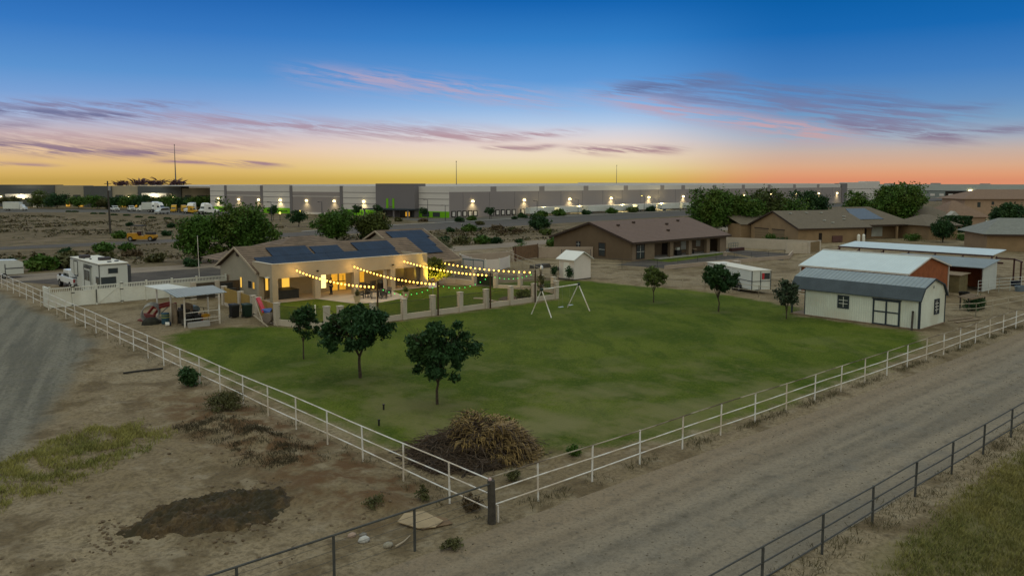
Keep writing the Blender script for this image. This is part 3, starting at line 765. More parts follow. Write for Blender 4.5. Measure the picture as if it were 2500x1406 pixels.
b.face(q[0], q[1], r2, r1); b.face(q[1], q[2], r2); b.face(q[2], q[3], r1, r2); b.face(q[3], q[0], r1)
b.build('roof', TILEX, H)
b = MB()
for y0, y1 in ((56.0, 61.2), (66.4, 61.2)):
    b.beam((16.93, y0, roof_z(56) - .10), (16.93, y1, roof_z(61.2) - .10), .07, .2)
for y0 in (57.9, 74.1):
    b.beam((44.53, y0, 2.2), (44.53, 66, 5.65), .07, .2); b.beam((37.08, y0, 2.2), (37.08, 66, 5.65), .07, .2)
b.box(36.6, 44.5, 57.83, 57.9, 2.1, 2.32)
b.build('fascia', FASCIA, H)
# flat-topped patio cover
b = MB()
b.box(17.25, 35.85, 53.2, 53.55, 2.40, 3.82)
b.box(17.25, 17.55, 53.55, 56.2, 2.45, 3.82); b.box(17.25, 17.5, 56.2, 57.6, 2.9, 3.82)
b.box(35.55, 35.85, 53.55, 58.6, 2.40, 3.76)
b.box(17.55, 35.55, 53.55, 57.3, 2.78, 2.95)
b.build('patio_cover', STUCCO, H)
b = MB(); b.box(17.55, 35.55, 53.55, 56.6, 3.2, 3.3); b.build('flat_roof', CONCG, H)
b = MB(); b.box(17.22, 35.88, 53.17, 53.57, 3.82, 3.86); b.box(17.22, 17.57, 53.57, 57.4, 3.82, 3.86); b.build('parapet_cap', mat('pale_parapet_cap', (.5, .45, .37), .9), H)
for x in (17.25, 21.85, 26.35, 30.9, 35.25):
    MB().box(x, x + .6, 53.14, 53.74, 0.05, 2.41).build('column', STUCCO, H)
MB().box(17.25, 17.75, 56.1, 56.6, 0.05, 2.92).build('column', STUCCO, H)
# solar arrays, standing a hand's width off the tiles
def array(x0, x1, y0, y1, zf, name='solar_panel'):
    b = MB(); o = .16
    b.slab([(x0, y0, zf(y0) + o), (x1, y0, zf(y0) + o), (x1, y1, zf(y1) + o), (x0, y1, zf(y1) + o)], .06)
    p = b.build(name, SOLAR, H)
    return p
zB = lambda y: 2.30 + .426 * (y - 57.9)
for x0, x1, y0, y1 in ((17.9, 26.0, 56.9, 58.58), (26.03, 34.9, 56.9, 58.58), (20.0, 24.6, 58.62, 60.35), (24.95, 28.4, 58.62, 60.1), (30.3, 35.2, 58.62, 60.4)):
    array(x0, x1, y0, y1, roof_z)
for x0, x1, y0, y1 in ((38.2, 43.7, 63.5, 65.3), (37.3, 43.2, 61.4, 63.47), (37.6, 42.9, 59.6, 61.36)):
    array(x0, x1, y0, y1, zB)
# patio back wall: lit windows and doors
def opening(x0, x1, z0, z1, m, y=57.3, frame=True, name='window', fm=None):
    b = MB(); b.box(x0, x1, y - .03, y - .005, z0, z1); w = b.build(name, m, H)
    if frame:
        b = MB(); fm = fm or FASCIA
        for a, c in ((x0 - .06, x0), (x1, x1 + .06)): b.box(a, c, y - .06, y - .002, z0 - .06, z1 + .06)
        b.box(x0, x1, y - .06, y - .002, z1, z1 + .06); b.box(x0, x1, y - .06, y - .002, z0 - .06, z0)
        b.build('frame', fm, w)
    return w
opening(20.25, 21.1, .95, 2.1, LITWIN); opening(18.45, 18.75, .8, 2.1, LITWIN)
opening(24.75, 25.35, .45, 2.35, LITWHITE, name='door')
opening(26.0, 26.75, .1, 2.35, LITDIM, name='patio_door'); opening(26.95, 27.75, .1, 2.35, LITDIM, name='patio_door')
opening(28.5, 29.0, .1, 2.35, LITWIN, name='patio_door'); opening(29.5, 30.1, .6, 2.3, LITDIM)
b = MB(); b.box(26.0, 27.7, 57.22, 57.262, 1.0, 1.08); b.box(26.1, 26.14, 57.22, 57.262, .5, 1.0); b.box(27.4, 27.44, 57.22, 57.262, .9, 1.7); b.build('glazing_bar', DARKIN, H)
for x, m_ in ((30.55, CURTAIN),):
    b = MB()
    for k in range(5): b.tube((x - .1 + .08 * k, 53.8 + .05 * (k % 2), .08), (x - .12 + .09 * k, 53.8, 2.4), .07, 6)
    b.build('curtain', m_, H)
b = MB()
for k in range(5): b.tube((34.9 + .07 * k, 53.9 + .05 * (k % 2), .08), (34.9 + .09 * k, 53.85, 2.4), .06, 6)
b.build('curtain', GREYCL, H)
b = MB()
for k in range(4): b.tube((29.1 + .10 * k, 57.0 + .04 * (k % 2), .08), (28.6 + .16 * k, 57.0, 2.4), .08, 6)
b.build('curtain', GREYCL, H)
# left gable details
def side_win(y0, y1, z0, z1, m, x=17.35):
    b = MB(); b.box(x - .02, x - .003, y0, y1, z0, z1); w = b.build('window', m, H)
    b = MB()
    for a, c in ((y0 - .06, y0), (y1, y1 + .06)): b.box(x - .05, x - .002, a, c, z0 - .06, z1 + .06)
    b.box(x - .05, x - .002, y0, y1, z1, z1 + .06); b.box(x - .05, x - .002, y0, y1, z0 - .06, z0); b.build('frame', FASCIA, w)
side_win(60.35, 60.75, .9, 1.95, LITWIN); side_win(57.95, 58.85, 1.0, 1.75, GLASS); side_win(57.3, 57.75, 1.05, 1.7, LITDIM); side_win(63.6, 65.0, 1.0, 1.9, WOOD)
b = MB(); b.cbox((17.28, 61.2, 4.1), (.12, .5, .5)); b.build('gable_vent', FASCIA_D, H)
for x in (22.15, 31.2):
    b = MB(); b.cbox((x, 53.1, 2.78), (.16, .18, .16)); b.build('floodlight', BLACK, H)
b = MB(); b.cbox((17.1, 53.9, 2.46), (.3, .5, .08)); b.build('eave_light', WHITE, H)
b = MB(); b.box(37.2, 38.9, 58.64, 58.695, .1, 2.0); b.build('window', GLASS, H)
# lit ceiling lamps under the patio cover
for x, e in ((26.6, 52), (29.7, 28), (33.4, 46), (20.6, 12)):
    b = MB(); b.lathe((x, 55.6, 2.62), [(.12, 0), (.15, .05), (.10, .12), (.04, .16)], 12); lp = b.build('ceiling_lamp', LAMPY if x in (29.7,) else mat('lamp_glass', (.8, .7, .5), .4, 0, emit=(1, .7, .25), es=1.2, nosample=True), H)
    ld = bpy.data.lights.new('ceiling_lamp_light', 'POINT'); ld.energy = e; ld.color = (1.0, .58, .13); ld.shadow_soft_size = .12
    lo = bpy.data.objects.new('ceiling_lamp_light', ld); COL.objects.link(lo); lo.parent = lp; lo.location = Vector((x, 55.6, 2.5)) - WLOC[H.name]
# uplight at the house corner tree
ul = root('garden_uplight', (36.4, 51.9, 0), 'small lit garden uplight at the foot of the bush beside the patio', 'garden light')
b = MB(); b.lathe((36.4, 51.9, .03), [(.07, 0), (.07, .12), (.09, .16)], 10); b.build('housing', BLACK, ul)
b = MB(); b.lathe((36.4, 51.9, .19), [(.08, 0), (.08, .01)], 10); b.build('lens', LAMPY, ul)
ld = bpy.data.lights.new('uplight_beam', 'SPOT'); ld.energy = 1300; ld.color = (1.0, .66, .08); ld.spot_size = R(105); ld.spot_blend = .6; ld.shadow_soft_size = .06
lo = bpy.data.objects.new('uplight_beam', ld); COL.objects.link(lo); lo.parent = ul; lo.location = (0.0, -.1, .28); lo.rotation_euler = Vector((.35, .95, 1.25)).to_track_quat('-Z', 'Y').to_euler()
cr = tree('patio_tree', (37.25, 53.6, 0), 'bushy tree lit golden from below at the right end of the patio', None, .5, 3.6, 1.55, 1.5, leafm('citrus_leaf', (.065, .080, .014)), 120, 36, .13, 41, .09, .2, .35, 8)

# ------------------------------------------------------------------ string lights and their poles
POLES = [(18.85, 36.85, 3.35), (25.1, 36.8, 3.05), (31.2, 36.8, 3.36), (37.0, 36.8, 3.2)]
for (x, y, h), lb in zip(POLES, ('brown light pole behind the widest dark lawn tree', 'brown light pole in front of the white board on a post', 'brown light pole in front of the courtyard gate', 'brown light pole nearest the swing set')):
    t = root('light_pole', (x, y, 0), lb, 'pole', 'brown poles carrying the string lights along the courtyard wall')
    MB().tube((x, y, -.1), (x, y, h), .075, 8, .07).build('pole', POLEW, t)
    MB().tube((x, y, h - .06), (x, y, h + .03), .035, 6).tube((x, y + .0, h - .12), (x, y + .12, h - .12), .015, 5).build('hook', BLACK, t)
def sag(p0, p1, s, n):
    return [tuple(p0[i] + (p1[i] - p0[i]) * k / n - (4 * s * (k / n) * (1 - k / n) if i == 2 else 0) for i in range(3)) for k in range(n + 1)]
def bulbs(name, label, pts, m, group, r, every=1, lights=()):
    t = root(name, pts[0], label, 'string lights', group)
    MB().path(pts, .010, 4).build('cable', WIRE, t)
    me = None
    for p in pts[1:-1:every]:
        if me is None:
            bb = MB(); bb.ball((0, 0, -.13), r, 8, 6, sz=1.15); me = bb.mesh('bulb', m, smooth=True)
            b2 = MB(); b2.tube((0, 0, 0), (0, 0, -.07), .022, 6); me2 = b2.mesh('socket', WIRE)
        o = bpy.data.objects.new('bulb', me); COL.objects.link(o); o.parent = t; o.location = Vector(p) - Vector(pts[0])
        q = bpy.data.objects.new('socket', me2); COL.objects.link(q); q.parent = o
    for k, e, col in lights:
        ld = bpy.data.lights.new('bulb_light', 'POINT'); ld.energy = e; ld.color = col; ld.shadow_soft_size = .25
        lo = bpy.data.objects.new('bulb_light', ld); COL.objects.link(lo); lo.parent = t
        lo.location = Vector(pts[k]) - Vector(pts[0]) - Vector((0, 0, .15))
    return t
GS = 'warm string lights between the house and the poles'
WARM = (1.0, .60, .16)
starts = [(19.55, 53.12, 3.34), (26.05, 53.12, 3.26), (32.3, 53.12, 3.36), (38.9, 57.8, 2.75)]
names = ['warm bulbs from the left end of the patio beam to the pole behind the tree', 'warm bulbs from the middle of the patio beam to the pole by the white board', 'warm bulbs from the right end of the patio beam to the gate-side pole', 'warm bulbs from the right wing of the house to the pole by the swing']
for (x, y, h), p0, lb, sg, n in zip(POLES, starts, names, (.42, .38, .30, .33), (23, 24, 25, 24)):
    bulbs('string_light', lb, sag(p0, (x, y, h - .12), sg, n), BULB, GS, .082, 1, [(1, 36, WARM), (4, 40, WARM), (9, 44, WARM), (15, 46, WARM), (21, 50, WARM)])
gp = sag((18.85, 36.85, 3.2), (25.1, 36.8, 2.9), .75, 11) + sag((25.1, 36.8, 2.9), (31.2, 36.8, 3.2), .66, 10)[1:] + sag((31.2, 36.8, 3.2), (37.0, 36.8, 3.05), .42, 10)[1:]
bulbs('string_light', 'string of tiny green bulbs looping from pole to pole above the courtyard wall', gp, GREENB, None, .042)

# ------------------------------------------------------------------ courtyard walls
def low_wall(name, label, pts, h, piers, pier_h, iron=True, m=BLOCK, th=.2, pier_w=.42, skip=()):
    t = root(name, (pts[0][0], pts[0][1], 0), label, 'wall')
    for i in range(len(pts) - 1):
        if i in skip: continue
        a, c = pts[i], pts[i + 1]
        b = MB(); b.beam((a[0], a[1], h / 2), (c[0], c[1], h / 2), th, h); b.build('wall', m, t)
    for (x, y) in piers:
        b = MB(); b.cbox((x, y, -.02), (pier_w, pier_w, pier_h)); b.cbox((x, y, pier_h - .02), (pier_w + .06, pier_w + .06, .07)); b.build('pillar', m, t)
    if iron:
        for (x0, y0), (x1, y1) in zip(piers[:-1], piers[1:]):
            L = math.hypot(x1 - x0, y1 - y0); ux, uy = (x1 - x0) / L, (y1 - y0) / L
            a0, a1 = .22, L - .22
            P = lambda s_, z: (x0 + ux * s_, y0 + uy * s_, z)
            b = MB()
            for z in (h + .10, pier_h - .22): b.tube(P(a0, z), P(a1, z), .022, 4)
            k = int((a1 - a0) / .11)
            for i in range(1, k): b.tube(P(a0 + (a1 - a0) * i / k, h + .10), P(a0 + (a1 - a0) * i / k, pier_h - .22), .013, 4)
            b.build('iron_panel', BLACK, t)
    return t
px = [15.5 + 3.1 * k for k in range(9)]
low_wall('courtyard_wall', 'pale block courtyard wall with pillars and black iron rails along the lawn', [(14.4, 37.2), (40.5, 37.2)], .46, [(x, 37.2) for x in px], 1.78)
low_wall('courtyard_wall', 'short angled pale block wall with tall corner pillar by the tan screens', [(14.4, 37.2), (12.2, 41.8)], .5, [(14.35, 37.35), (12.2, 41.8)], 1.85)
t = low_wall('courtyard_wall', 'side yard wall hung with tan privacy cloth between pale pillars', [(12.2, 41.8), (12.7, 46.6), (13.05, 50.6), (13.45, 55.6)], .3, [(12.62, 46.2), (12.78, 47.6), (13.05, 50.9), (13.45, 55.6)], 1.8, iron=False, m=BLOCK)
for (x0, y0), (x1, y1) in (((12.24, 42.1), (12.6, 46.0)), ((12.8, 47.9), (13.03, 50.7)), ((13.08, 51.2), (13.42, 55.4))):
    b = MB(); b.beam((x0, y0, 1.0), (x1, y1, 1.0), .05, 1.45); b.build('privacy_cloth', TANCLOTH, t)
low_wall('courtyard_wall', 'warmly lit tan block wall with short pillars at the back right of the courtyard', [(41.1, 47.3), (42.4, 44.9), (43.4, 42.6), (42.9, 40.2), (40.5, 37.5)], .42, [(41.0, 47.4), (42.4, 44.9), (43.4, 42.6), (42.9, 40.2)], 1.7, iron=True)
low_wall('courtyard_wall', 'low block wall from the right wing of the house to the gate pillar', [(37.0, 57.0), (40.2, 53.6), (40.4, 50.6)], .62, [(40.4, 50.5)], 1.9, iron=False)
t = root('courtyard_gate', (40.6, 49.0, 0), 'dark mesh gate between two tan pillars at the back of the courtyard', 'gate')
b = MB()
for z in (.12, 1.55): b.beam((40.45, 50.2, z), (40.95, 47.7, z), .05, .06)
for k in range(19): b.tube((40.45 + .5 * k / 18, 50.2 - 2.5 * k / 18, .12), (40.45 + .5 * k / 18, 50.2 - 2.5 * k / 18, 1.55), .014, 4)
b.build('frame', BLACK, t)
b = MB(); b.beam((40.5, 50.1, .75), (40.9, 47.8, .75), .02, 1.1); b.build('mesh_panel', mat('green_mesh_cloth', (.012, .022, .011), .9), t)
# ------------------------------------------------------------------ furniture and things in the courtyard
def person():
    t = root('person', (24.55, 54.75, .06), 'person in dark clothes standing under the patio holding something up in both hands', 'person', None, R(-150))
    def skin(name, joints, m, parent, sub=2):
        me = bpy.data.meshes.new(name)
        names = list(joints); idx = {n: i for i, n in enumerate(names)}
        me.from_pydata([joints[n][0] for n in names], [(idx[joints[n][2]], idx[n]) for n in names if joints[n][2]], [])
        me.materials.append(m)
        o = bpy.data.objects.new(name, me); COL.objects.link(o); o.parent = parent
        sk = o.modifiers.new('skin', 'SKIN'); sk.use_smooth_shade = True
        for n in names:
            r_ = joints[n][1]; me.skin_vertices[0].data[idx[n]].radius = r_ if isinstance(r_, tuple) else (r_, r_)
        me.skin_vertices[0].data[0].use_root = True
        s_ = o.modifiers.new('smooth', 'SUBSURF'); s_.levels = sub; s_.render_levels = sub
        return o
    J = {'pelvis': ((0, 0, .93), (.15, .11), None), 'waist': ((0, 0, 1.08), (.135, .10), 'pelvis'), 'chest': ((0, .01, 1.30), (.17, .115), 'waist'), 'neck': ((0, 0, 1.47), .058, 'chest'),
         'jaw': ((0, -.015, 1.56), (.068, .075), 'neck'), 'head': ((0, 0, 1.66), (.078, .092), 'jaw'), 'crown': ((0, .01, 1.745), .05, 'head')}
    for s_, k in ((-1, 'a'), (1, 'b')):
        J['sh' + k] = ((s_ * .19, 0, 1.41), .068, 'chest'); J['el' + k] = ((s_ * .25, -.06, 1.14), .048, 'sh' + k)
        J['wr' + k] = ((s_ * .10, -.28, 1.22), .034, 'el' + k); J['pa' + k] = ((s_ * .065, -.34, 1.26), (.04, .022), 'wr' + k)
        J['hip' + k] = ((s_ * .10, 0, .86), .095, 'pelvis'); J['kn' + k] = ((s_ * .12, -.02, .49), .062, 'hip' + k)
        J['an' + k] = ((s_ * .13, .01, .09), .042, 'kn' + k); J['toe' + k] = ((s_ * .14, -.15, .035), (.045, .032), 'an' + k)
        for q in range(4):
            J['f%d%s' % (q, k)] = ((s_ * (.04 - .004 * q), -.37, 1.235 + .02 * q), .009, 'pa' + k); J['g%d%s' % (q, k)] = ((s_ * .015, -.385, 1.235 + .02 * q), .008, 'f%d%s' % (q, k))
        J['th' + k] = ((s_ * .04, -.315, 1.31), .010, 'pa' + k)
    skin('body', J, SKIN, t)
    keep = ['pelvis', 'waist', 'chest', 'sha', 'ela', 'wra', 'shb', 'elb', 'wrb']
    skin('shirt', {n: (J[n][0], tuple(v + .013 for v in J[n][1]) if isinstance(J[n][1], tuple) else J[n][1] + .013, J[n][2]) for n in keep}, CLOTHD, t)
    keep = ['pelvis', 'hipa', 'kna', 'ana', 'hipb', 'knb', 'anb']
    skin('trousers', {n: (J[n][0], tuple(v + .016 for v in J[n][1]) if isinstance(J[n][1], tuple) else J[n][1] + .016, J[n][2]) for n in keep}, NAVY, t)
    b = MB(); b.ball((0, .02, 1.69), .10, 10, 7, sz=.95); b.build('hair', mat('dark_hair', (.02, .012, .008), .7), t, local=True, smooth=True)
    b = MB()
    for s_ in (-1, 1):
        b.ball((s_ * .032, -.088, 1.655), .012, 6, 4)
    b.build('eye', mat('eye_dark', (.02, .015, .012), .3), t, local=True)
    b = MB(); b.ball((0, -.10, 1.625), .016, 6, 4, sz=1.3).ball((0, -.088, 1.585), .022, 6, 4, sy=.4, sz=.3); b.build('nose_and_mouth', SKIN, t, local=True)
    b = MB()
    for s_ in (-1, 1):
        b.box(s_ * .14 - .05, s_ * .14 + .05, -.20, .08, 0, .09)
    b.build('shoe', BLACK, t, local=True, bevel=.02)
    return t
person()
t = root('phone', (24.55, 54.75, 1.34), 'small dark device held up by the person on the patio', 'phone', None, R(-150))
b = MB(); b.box(-.04, .04, -.40, -.388, -.06, .10); b.build('screen', BLACK, t, local=True)
t = root('covered_hot_tub', (20.0, 55.6, .06), 'dark slatted box-shaped hot tub under the left bay of the patio', 'hot tub')
b = MB(); b.box(18.75, 20.95, 54.9, 56.6, .06, .86); b.build('cabinet', mat('dark_slate_slats', (.030, .034, .036), .8, .2, 2.0, pat=('rib', 'x', .12, .5)), t)
b = MB(); b.box(18.7, 21.0, 54.85, 56.65, .86, .98); b.build('cover', mat('dark_vinyl_cover', (.028, .032, .036), .6, .15), t, bevel=.04)
def chair(name, loc, rz, label, m, group, wide=.62):
    t = root(name, loc, label, 'chair' if wide < 1 else 'sofa', group, rz); w = wide / 2
    b = MB(); b.box(-w, w, -.32, .30, .30, .44); b.build('seat', m, t, local=True, bevel=.04)
    b = MB(); b.extr([(-w, .24, .40), (-w, .36, .40), (-w, .46, .98), (-w, .36, .98)], (wide, 0, 0)); b.build('backrest', m, t, local=True, bevel=.03)
    for s_ in (-1, 1):
        b = MB(); b.box(s_ * w - .04, s_ * w + .04, -.32, .36, .58, .64); b.box(s_ * w - .03, s_ * w + .03, -.30, -.25, 0, .58); b.box(s_ * w - .03, s_ * w + .03, .28, .34, 0, .58); b.build('arm', BLACK, t, local=True)
    return t
GF = 'dark patio chairs in front of the lit back wall'
chair('patio_chair', (28.55, 55.3, .06), R(160), 'dark padded patio chair beside the pillar in front of the lit doorway', GREYCL, GF, .8)
chair('patio_chair', (29.9, 55.6, .06), R(190), 'dark high-backed patio chair just right of the middle pillar', GREYCL, GF, .8)
chair('patio_sofa', (33.5, 56.3, .06), R(182), 'dark low sofa under the right bay of the patio', GREYCL, None, 1.9)
chair('patio_chair', (31.9, 55.2, .06), R(120), 'dark patio chair next to the pale curtain', GREYCL, GF, .7)
t = root('coffee_table', (32.9, 54.6, .06), 'low dark table in front of the patio sofa', 'table')
b = MB(); b.box(32.2, 33.6, 54.3, 55.0, .40, .46); b.build('tabletop', WOODD, t)
for x in (32.25, 33.5):
    for y in (54.35, 54.9): MB().box(x, x + .06, y, y + .06, .06, .40).build('leg', WOODD, t)
t = root('barbecue', (30.6, 54.4, .06), 'dark covered barbecue standing behind the first light pole', 'barbecue')
b = MB(); b.box(30.2, 31.0, 54.1, 54.7, .12, .86); b.build('cabinet', BLACK, t)
b = MB(); b.extr([(30.15, 54.1, .86), (30.15, 54.72, .86), (30.15, 54.66, 1.16), (30.15, 54.4, 1.26), (30.15, 54.16, 1.12)], (.9, 0, 0)); b.build('lid', mat('grey_blue_lid', (.09, .10, .105), .4, .1), t)
# outdoor dining set on the pointed slab
t = root('dining_table', (26.6, 49.6, .06), 'dark outdoor dining table on the pointed slab', 'table')
b = MB(); b.box(25.9, 27.4, 49.1, 50.0, .70, .75); b.build('tabletop', BLACK, t)
for x in (25.98, 27.26):
    for y in (49.16, 49.88): MB().box(x, x + .06, y, y + .06, .06, .70).build('leg', BLACK, t)
GD_ = 'slatted outdoor dining chairs around the dark table'
chair('dining_chair', (25.4, 50.3, .06), R(60), 'outdoor dining chair left of the dark table', WOODD, GD_, .55)
chair('dining_chair', (27.0, 48.6, .06), R(-20), 'outdoor dining chair on the near side of the dark table', WOODD, GD_, .55)
chair('dining_chair', (28.0, 49.5, .06), R(-80), 'tan-backed outdoor dining chair right of the dark table, behind the light pole', GREYCL, GD_, .6)
chair('dining_chair', (26.4, 50.8, .06), R(170), 'outdoor dining chair on the house side of the dark table', WOODD, GD_, .55)
def planter(loc, label, h, r, m, seed, spiky=True):
    t = root('planter', loc, label, 'plant pot', 'big pale plant pots on the courtyard patio')
    b = MB(); b.lathe((0, 0, 0), [(r * .62, 0), (r * .8, h * .5), (r, h * .94), (r * 1.08, h), (r * .9, h), (r * .85, h * .9)], 16); b.build('pot', TERRA, t, local=True, smooth=False)
    rr = random.Random(seed); b = MB()
    for k in range(70):
        a = rr.uniform(0, 6.28); L = rr.uniform(.35, .85); e = rr.uniform(.25, 1.1)
        x0, y0 = rr.uniform(-.1, .1), rr.uniform(-.1, .1); dx, dy = math.cos(a), math.sin(a); w = .03
        p1 = (x0 + dx * L * .5 * math.cos(e), y0 + dy * L * .5 * math.cos(e), h + L * .75 * math.sin(e) + .05); p2 = (x0 + dx * L * math.cos(e), y0 + dy * L * math.cos(e), h + L * math.sin(e) * .9)
        b.face((x0 - dy * w, y0 + dx * w, h * .92), (x0 + dy * w, y0 - dx * w, h * .92), (p1[0] + dy * w, p1[1] - dx * w, p1[2])); b.face((p1[0] - dy * w, p1[1] + dx * w, p1[2]), (p1[0] + dy * w, p1[1] - dx * w, p1[2]), p2)
        b.face((x0 - dy * w, y0 + dx * w, h * .92), (p1[0] + dy * w, p1[1] - dx * w, p1[2]), (p1[0] - dy * w, p1[1] + dx * w, p1[2]))
    b.build('plant', m, t, local=True)
planter((23.55, 47.9, .06), 'pale pot with spiky plant at the left point of the patio slab', .72, .38, LEAF_O, 3)
planter((29.05, 47.6, .06), 'pale pot with drooping plant at the right point of the patio slab', .62, .36, LEAF_Y, 5)
t = root('board_on_post', (30.75, 45.2, .03), 'white board on a thin post in the courtyard lawn', 'target board', None, R(8))
b = MB(); b.box(-.62, .45, -.03, .03, 1.15, 1.62); b.build('board', mat('lilac_white_board', (.66, .62, .70), .6, .05), t, local=True)
b = MB(); b.tube((0, .06, 0), (0, .06, 1.3), .03, 6); b.build('post', CHROME, t, local=True)
t = root('garden_edging', (34.8, 39.6, .03), 'pale winding concrete kerb around the planting bed by the wall', 'kerb')
b = MB(); pts = [(33.9 + .42 * math.sin(k * .75) + .10 * k, 42.6 - .48 * k, .08) for k in range(11)]
for a, c in zip(pts[:-1], pts[1:]): b.beam(a, c, .22, .14)
b.build('kerb', CONC, t)
mb = MB(); mb.face((35.2, 38.0, .05), (39.8, 38.0, .05), (40.2, 41.0, .05), (37.0, 41.6, .05), (35.4, 40.6, .05))
tag(mb.build('planting_bed', mat('brown_bark_mulch', (.075, .052, .034), .95, .3, 4.0)), 'brown mulch bed in the courtyard corner', None, None, 'structure')
def shrub_mesh(name, m, r, h, seed, clumps=40, per=34, leaf=.11): return leaf_cloud(name, m, r, r, h * .52, h * .46, clumps, per, leaf, seed, .3, .3)
t = root('flowering_shrub', (38.0, 39.2, .05), 'yellow-green mound of plants inside the courtyard corner', 'shrub')
o = bpy.data.objects.new('foliage', shrub_mesh('foliage', LEAF_Y, 1.1, .8, 61)); COL.objects.link(o); o.parent = t
t = root('dead_vine', (39.1, 38.2, 0), 'tall bare brown climber on a pole beside the courtyard wall end', 'plant')
b = MB(); rr = random.Random(8)
b.tube((39.1, 38.2, 0), (39.05, 38.25, 3.0), .05, 6)
for k in range(60):
    z = rr.uniform(.2, 2.9); a = rr.uniform(0, 6.28); L = rr.uniform(.2, .7) * (1.1 - z / 4)
    b.tube((39.08, 38.22, z), (39.08 + math.cos(a) * L, 38.22 + math.sin(a) * L, z - rr.uniform(-.1, .6)), .014, 4, .005)
b.build('stems', DEADBR, t)
o = bpy.data.objects.new('foliage', leaf_cloud('foliage', LEAF_O, .38, .38, 1.1, 1.9, 22, 22, .09, 77, .4, .1)); COL.objects.link(o); o.parent = t
t = root('bird_feeder', (39.6, 38.6, 0), 'white feeder on a pole above the bare climber', 'feeder')
b = MB(); b.tube((39.6, 38.6, 0), (39.6, 38.6, 3.0), .025, 6); b.build('pole', BLACK, t)
b = MB(); b.ball((39.6, 38.6, 3.12), .17, 10, 7, sz=1.4); b.build('globe', mat('pale_globe', (.55, .58, .62), .4), t, smooth=True)
t = root('raised_bed', (39.0, 55.2, .03), 'long pale box at the edge of the courtyard lawn by the right wing', 'planter box')
b = MB(); b.box(37.6, 40.4, 54.4, 55.2, .03, .50); b.build('box', CONC, t)
t = root('spring_toy', (12.9, 57.6, 0), 'grey cabinet grill on wheels behind the tan screens at the house corner', 'grill')
t.name = 'cabinet_grill'; WLOC[t.name] = Vector((12.9, 57.6, 0))
b = MB(); b.box(14.2, 15.4, 57.4, 58.2, .2, 1.2); b.build('cabinet', GREYCL, t)
b = MB(); b.box(14.1, 15.5, 57.3, 58.3, 1.2, 1.28); b.box(14.2, 15.4, 58.1, 58.2, 1.28, 1.8); b.build('hood', BLACK, t)
t = root('side_gate', (15.2, 60.8, 0), 'dark wooden slatted gate and screen beside the left gable wall', 'gate')
b = MB(); b.box(12.6, 17.3, 60.9, 61.0, .05, 1.65); b.build('slats', WOODSLAT, t)
for x in (12.5, 14.9): MB().cbox((x, 60.95, 0), (.45, .45, 1.8)).build('pillar', BLOCK, t)
# white picket and things behind the widest tree
t = root('kids_bench', (14.6, 38.4, .03), 'white picket seat seen through the tree by the courtyard wall', 'bench')
b = MB()
for k in range(9): b.box(15.0 + .17 * k, 15.1 + .17 * k, 38.5, 38.55, .1, .95)
b.box(14.95, 16.5, 38.55, 38.6, .3, .4); b.box(14.95, 16.5, 38.55, 38.6, .75, .85); b.build('pickets', WHITE, t)
t = root('marker_post', (17.0, 44.2, .03), 'short white post standing in the courtyard lawn', 'post')
b = MB(); b.tube((17.0, 44.2, 0), (17.0, 44.2, .95), .06, 8); b.build('post', WHITE, t)

# ------------------------------------------------------------------ swing set
t = root('swing_set', (34.4, 30.8, 0), 'white A-frame swing set standing on the lawn in front of the courtyard wall', 'swing set')
b = MB(); b.tube((31.8, 30.5, 2.36), (37.0, 30.95, 2.36), .06, 8); b.build('top_bar', WHITEF, t)
for x, y0, y1 in ((31.8, 29.25, 31.8), (37.0, 29.5, 32.35)):
    for y in (y0, y1): MB().tube((x, (30.5 if x < 33 else 30.95), 2.36), (x, y, 0), .05, 8).build('leg', WHITEF, t)
    b = MB(); b.ball((x, (30.5 if x < 33 else 30.95), 2.36), .17, 8, 6); b.build('joint', mat('dark_green_joint', (.02, .035, .025), .6), t)
for x, dy in ((34.4, -.1), (35.9, .15)):
    b = MB(); b.box(x - .27, x + .27, 30.65 + dy, 30.87 + dy, .50, .54); sw = b.build('swing_seat', PALETAG, t)
    b = MB()
    for s_ in (-.25, .25): b.tube((x + s_, 30.76 + dy, .54), (x + s_ * .9, 30.75, 2.32), .006, 4)
    b.build('chain', CHROME, sw)

# ------------------------------------------------------------------ white gambrel shed
S = root('gambrel_shed', (51.9, 10.6, 0), 'long white barn-style shed with slate gambrel roof and framed double doors', 'shed')
x0, x1, ya, yb = 49.4, 54.5, 5.2, 14.9
prof = [(x0, .12), (x0, 2.5), (x0 + .62, 3.36), (51.95, 3.95), (x1 - .62, 3.36), (x1, 2.5), (x1, .12)]
b = MB(); b.box(x0, x0 + .1, ya + .1, yb, .12, 2.56); b.box(x1 - .1, x1, ya + .1, yb + 1.5, .12, 2.56)
b.extr([(x, ya, z) for x, z in prof], (0, .1, 0)); b.extr([(x, yb, z) for x, z in prof], (0, .1, 0))
b.build('wall', SHEDWALL, S)
rp = [(x0 - .22, 2.42), (x0 + .55, 3.40), (51.95, 4.02), (x1 - .55, 3.40), (x1 + .22, 2.42)]
yR = 16.4
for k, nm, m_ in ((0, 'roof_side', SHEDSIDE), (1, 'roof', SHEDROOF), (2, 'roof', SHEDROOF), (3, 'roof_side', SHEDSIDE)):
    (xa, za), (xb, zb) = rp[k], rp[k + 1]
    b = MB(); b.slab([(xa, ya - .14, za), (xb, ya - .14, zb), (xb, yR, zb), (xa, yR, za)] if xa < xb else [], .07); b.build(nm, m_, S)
b = MB()
for y in (ya - .02,):
    b.box(x0 - .03, x0 + .12, y - .02, y + .14, .1, 2.5); b.box(x1 - .10, x1 + .03, y - .02, y + .10, .1, 2.5)
for k in range(4):
    (xa, za), (xb, zb) = rp[k], rp[k + 1]; b.beam((xa, ya - .15, za - .06), (xb, ya - .15, zb - .06), .05, .12)
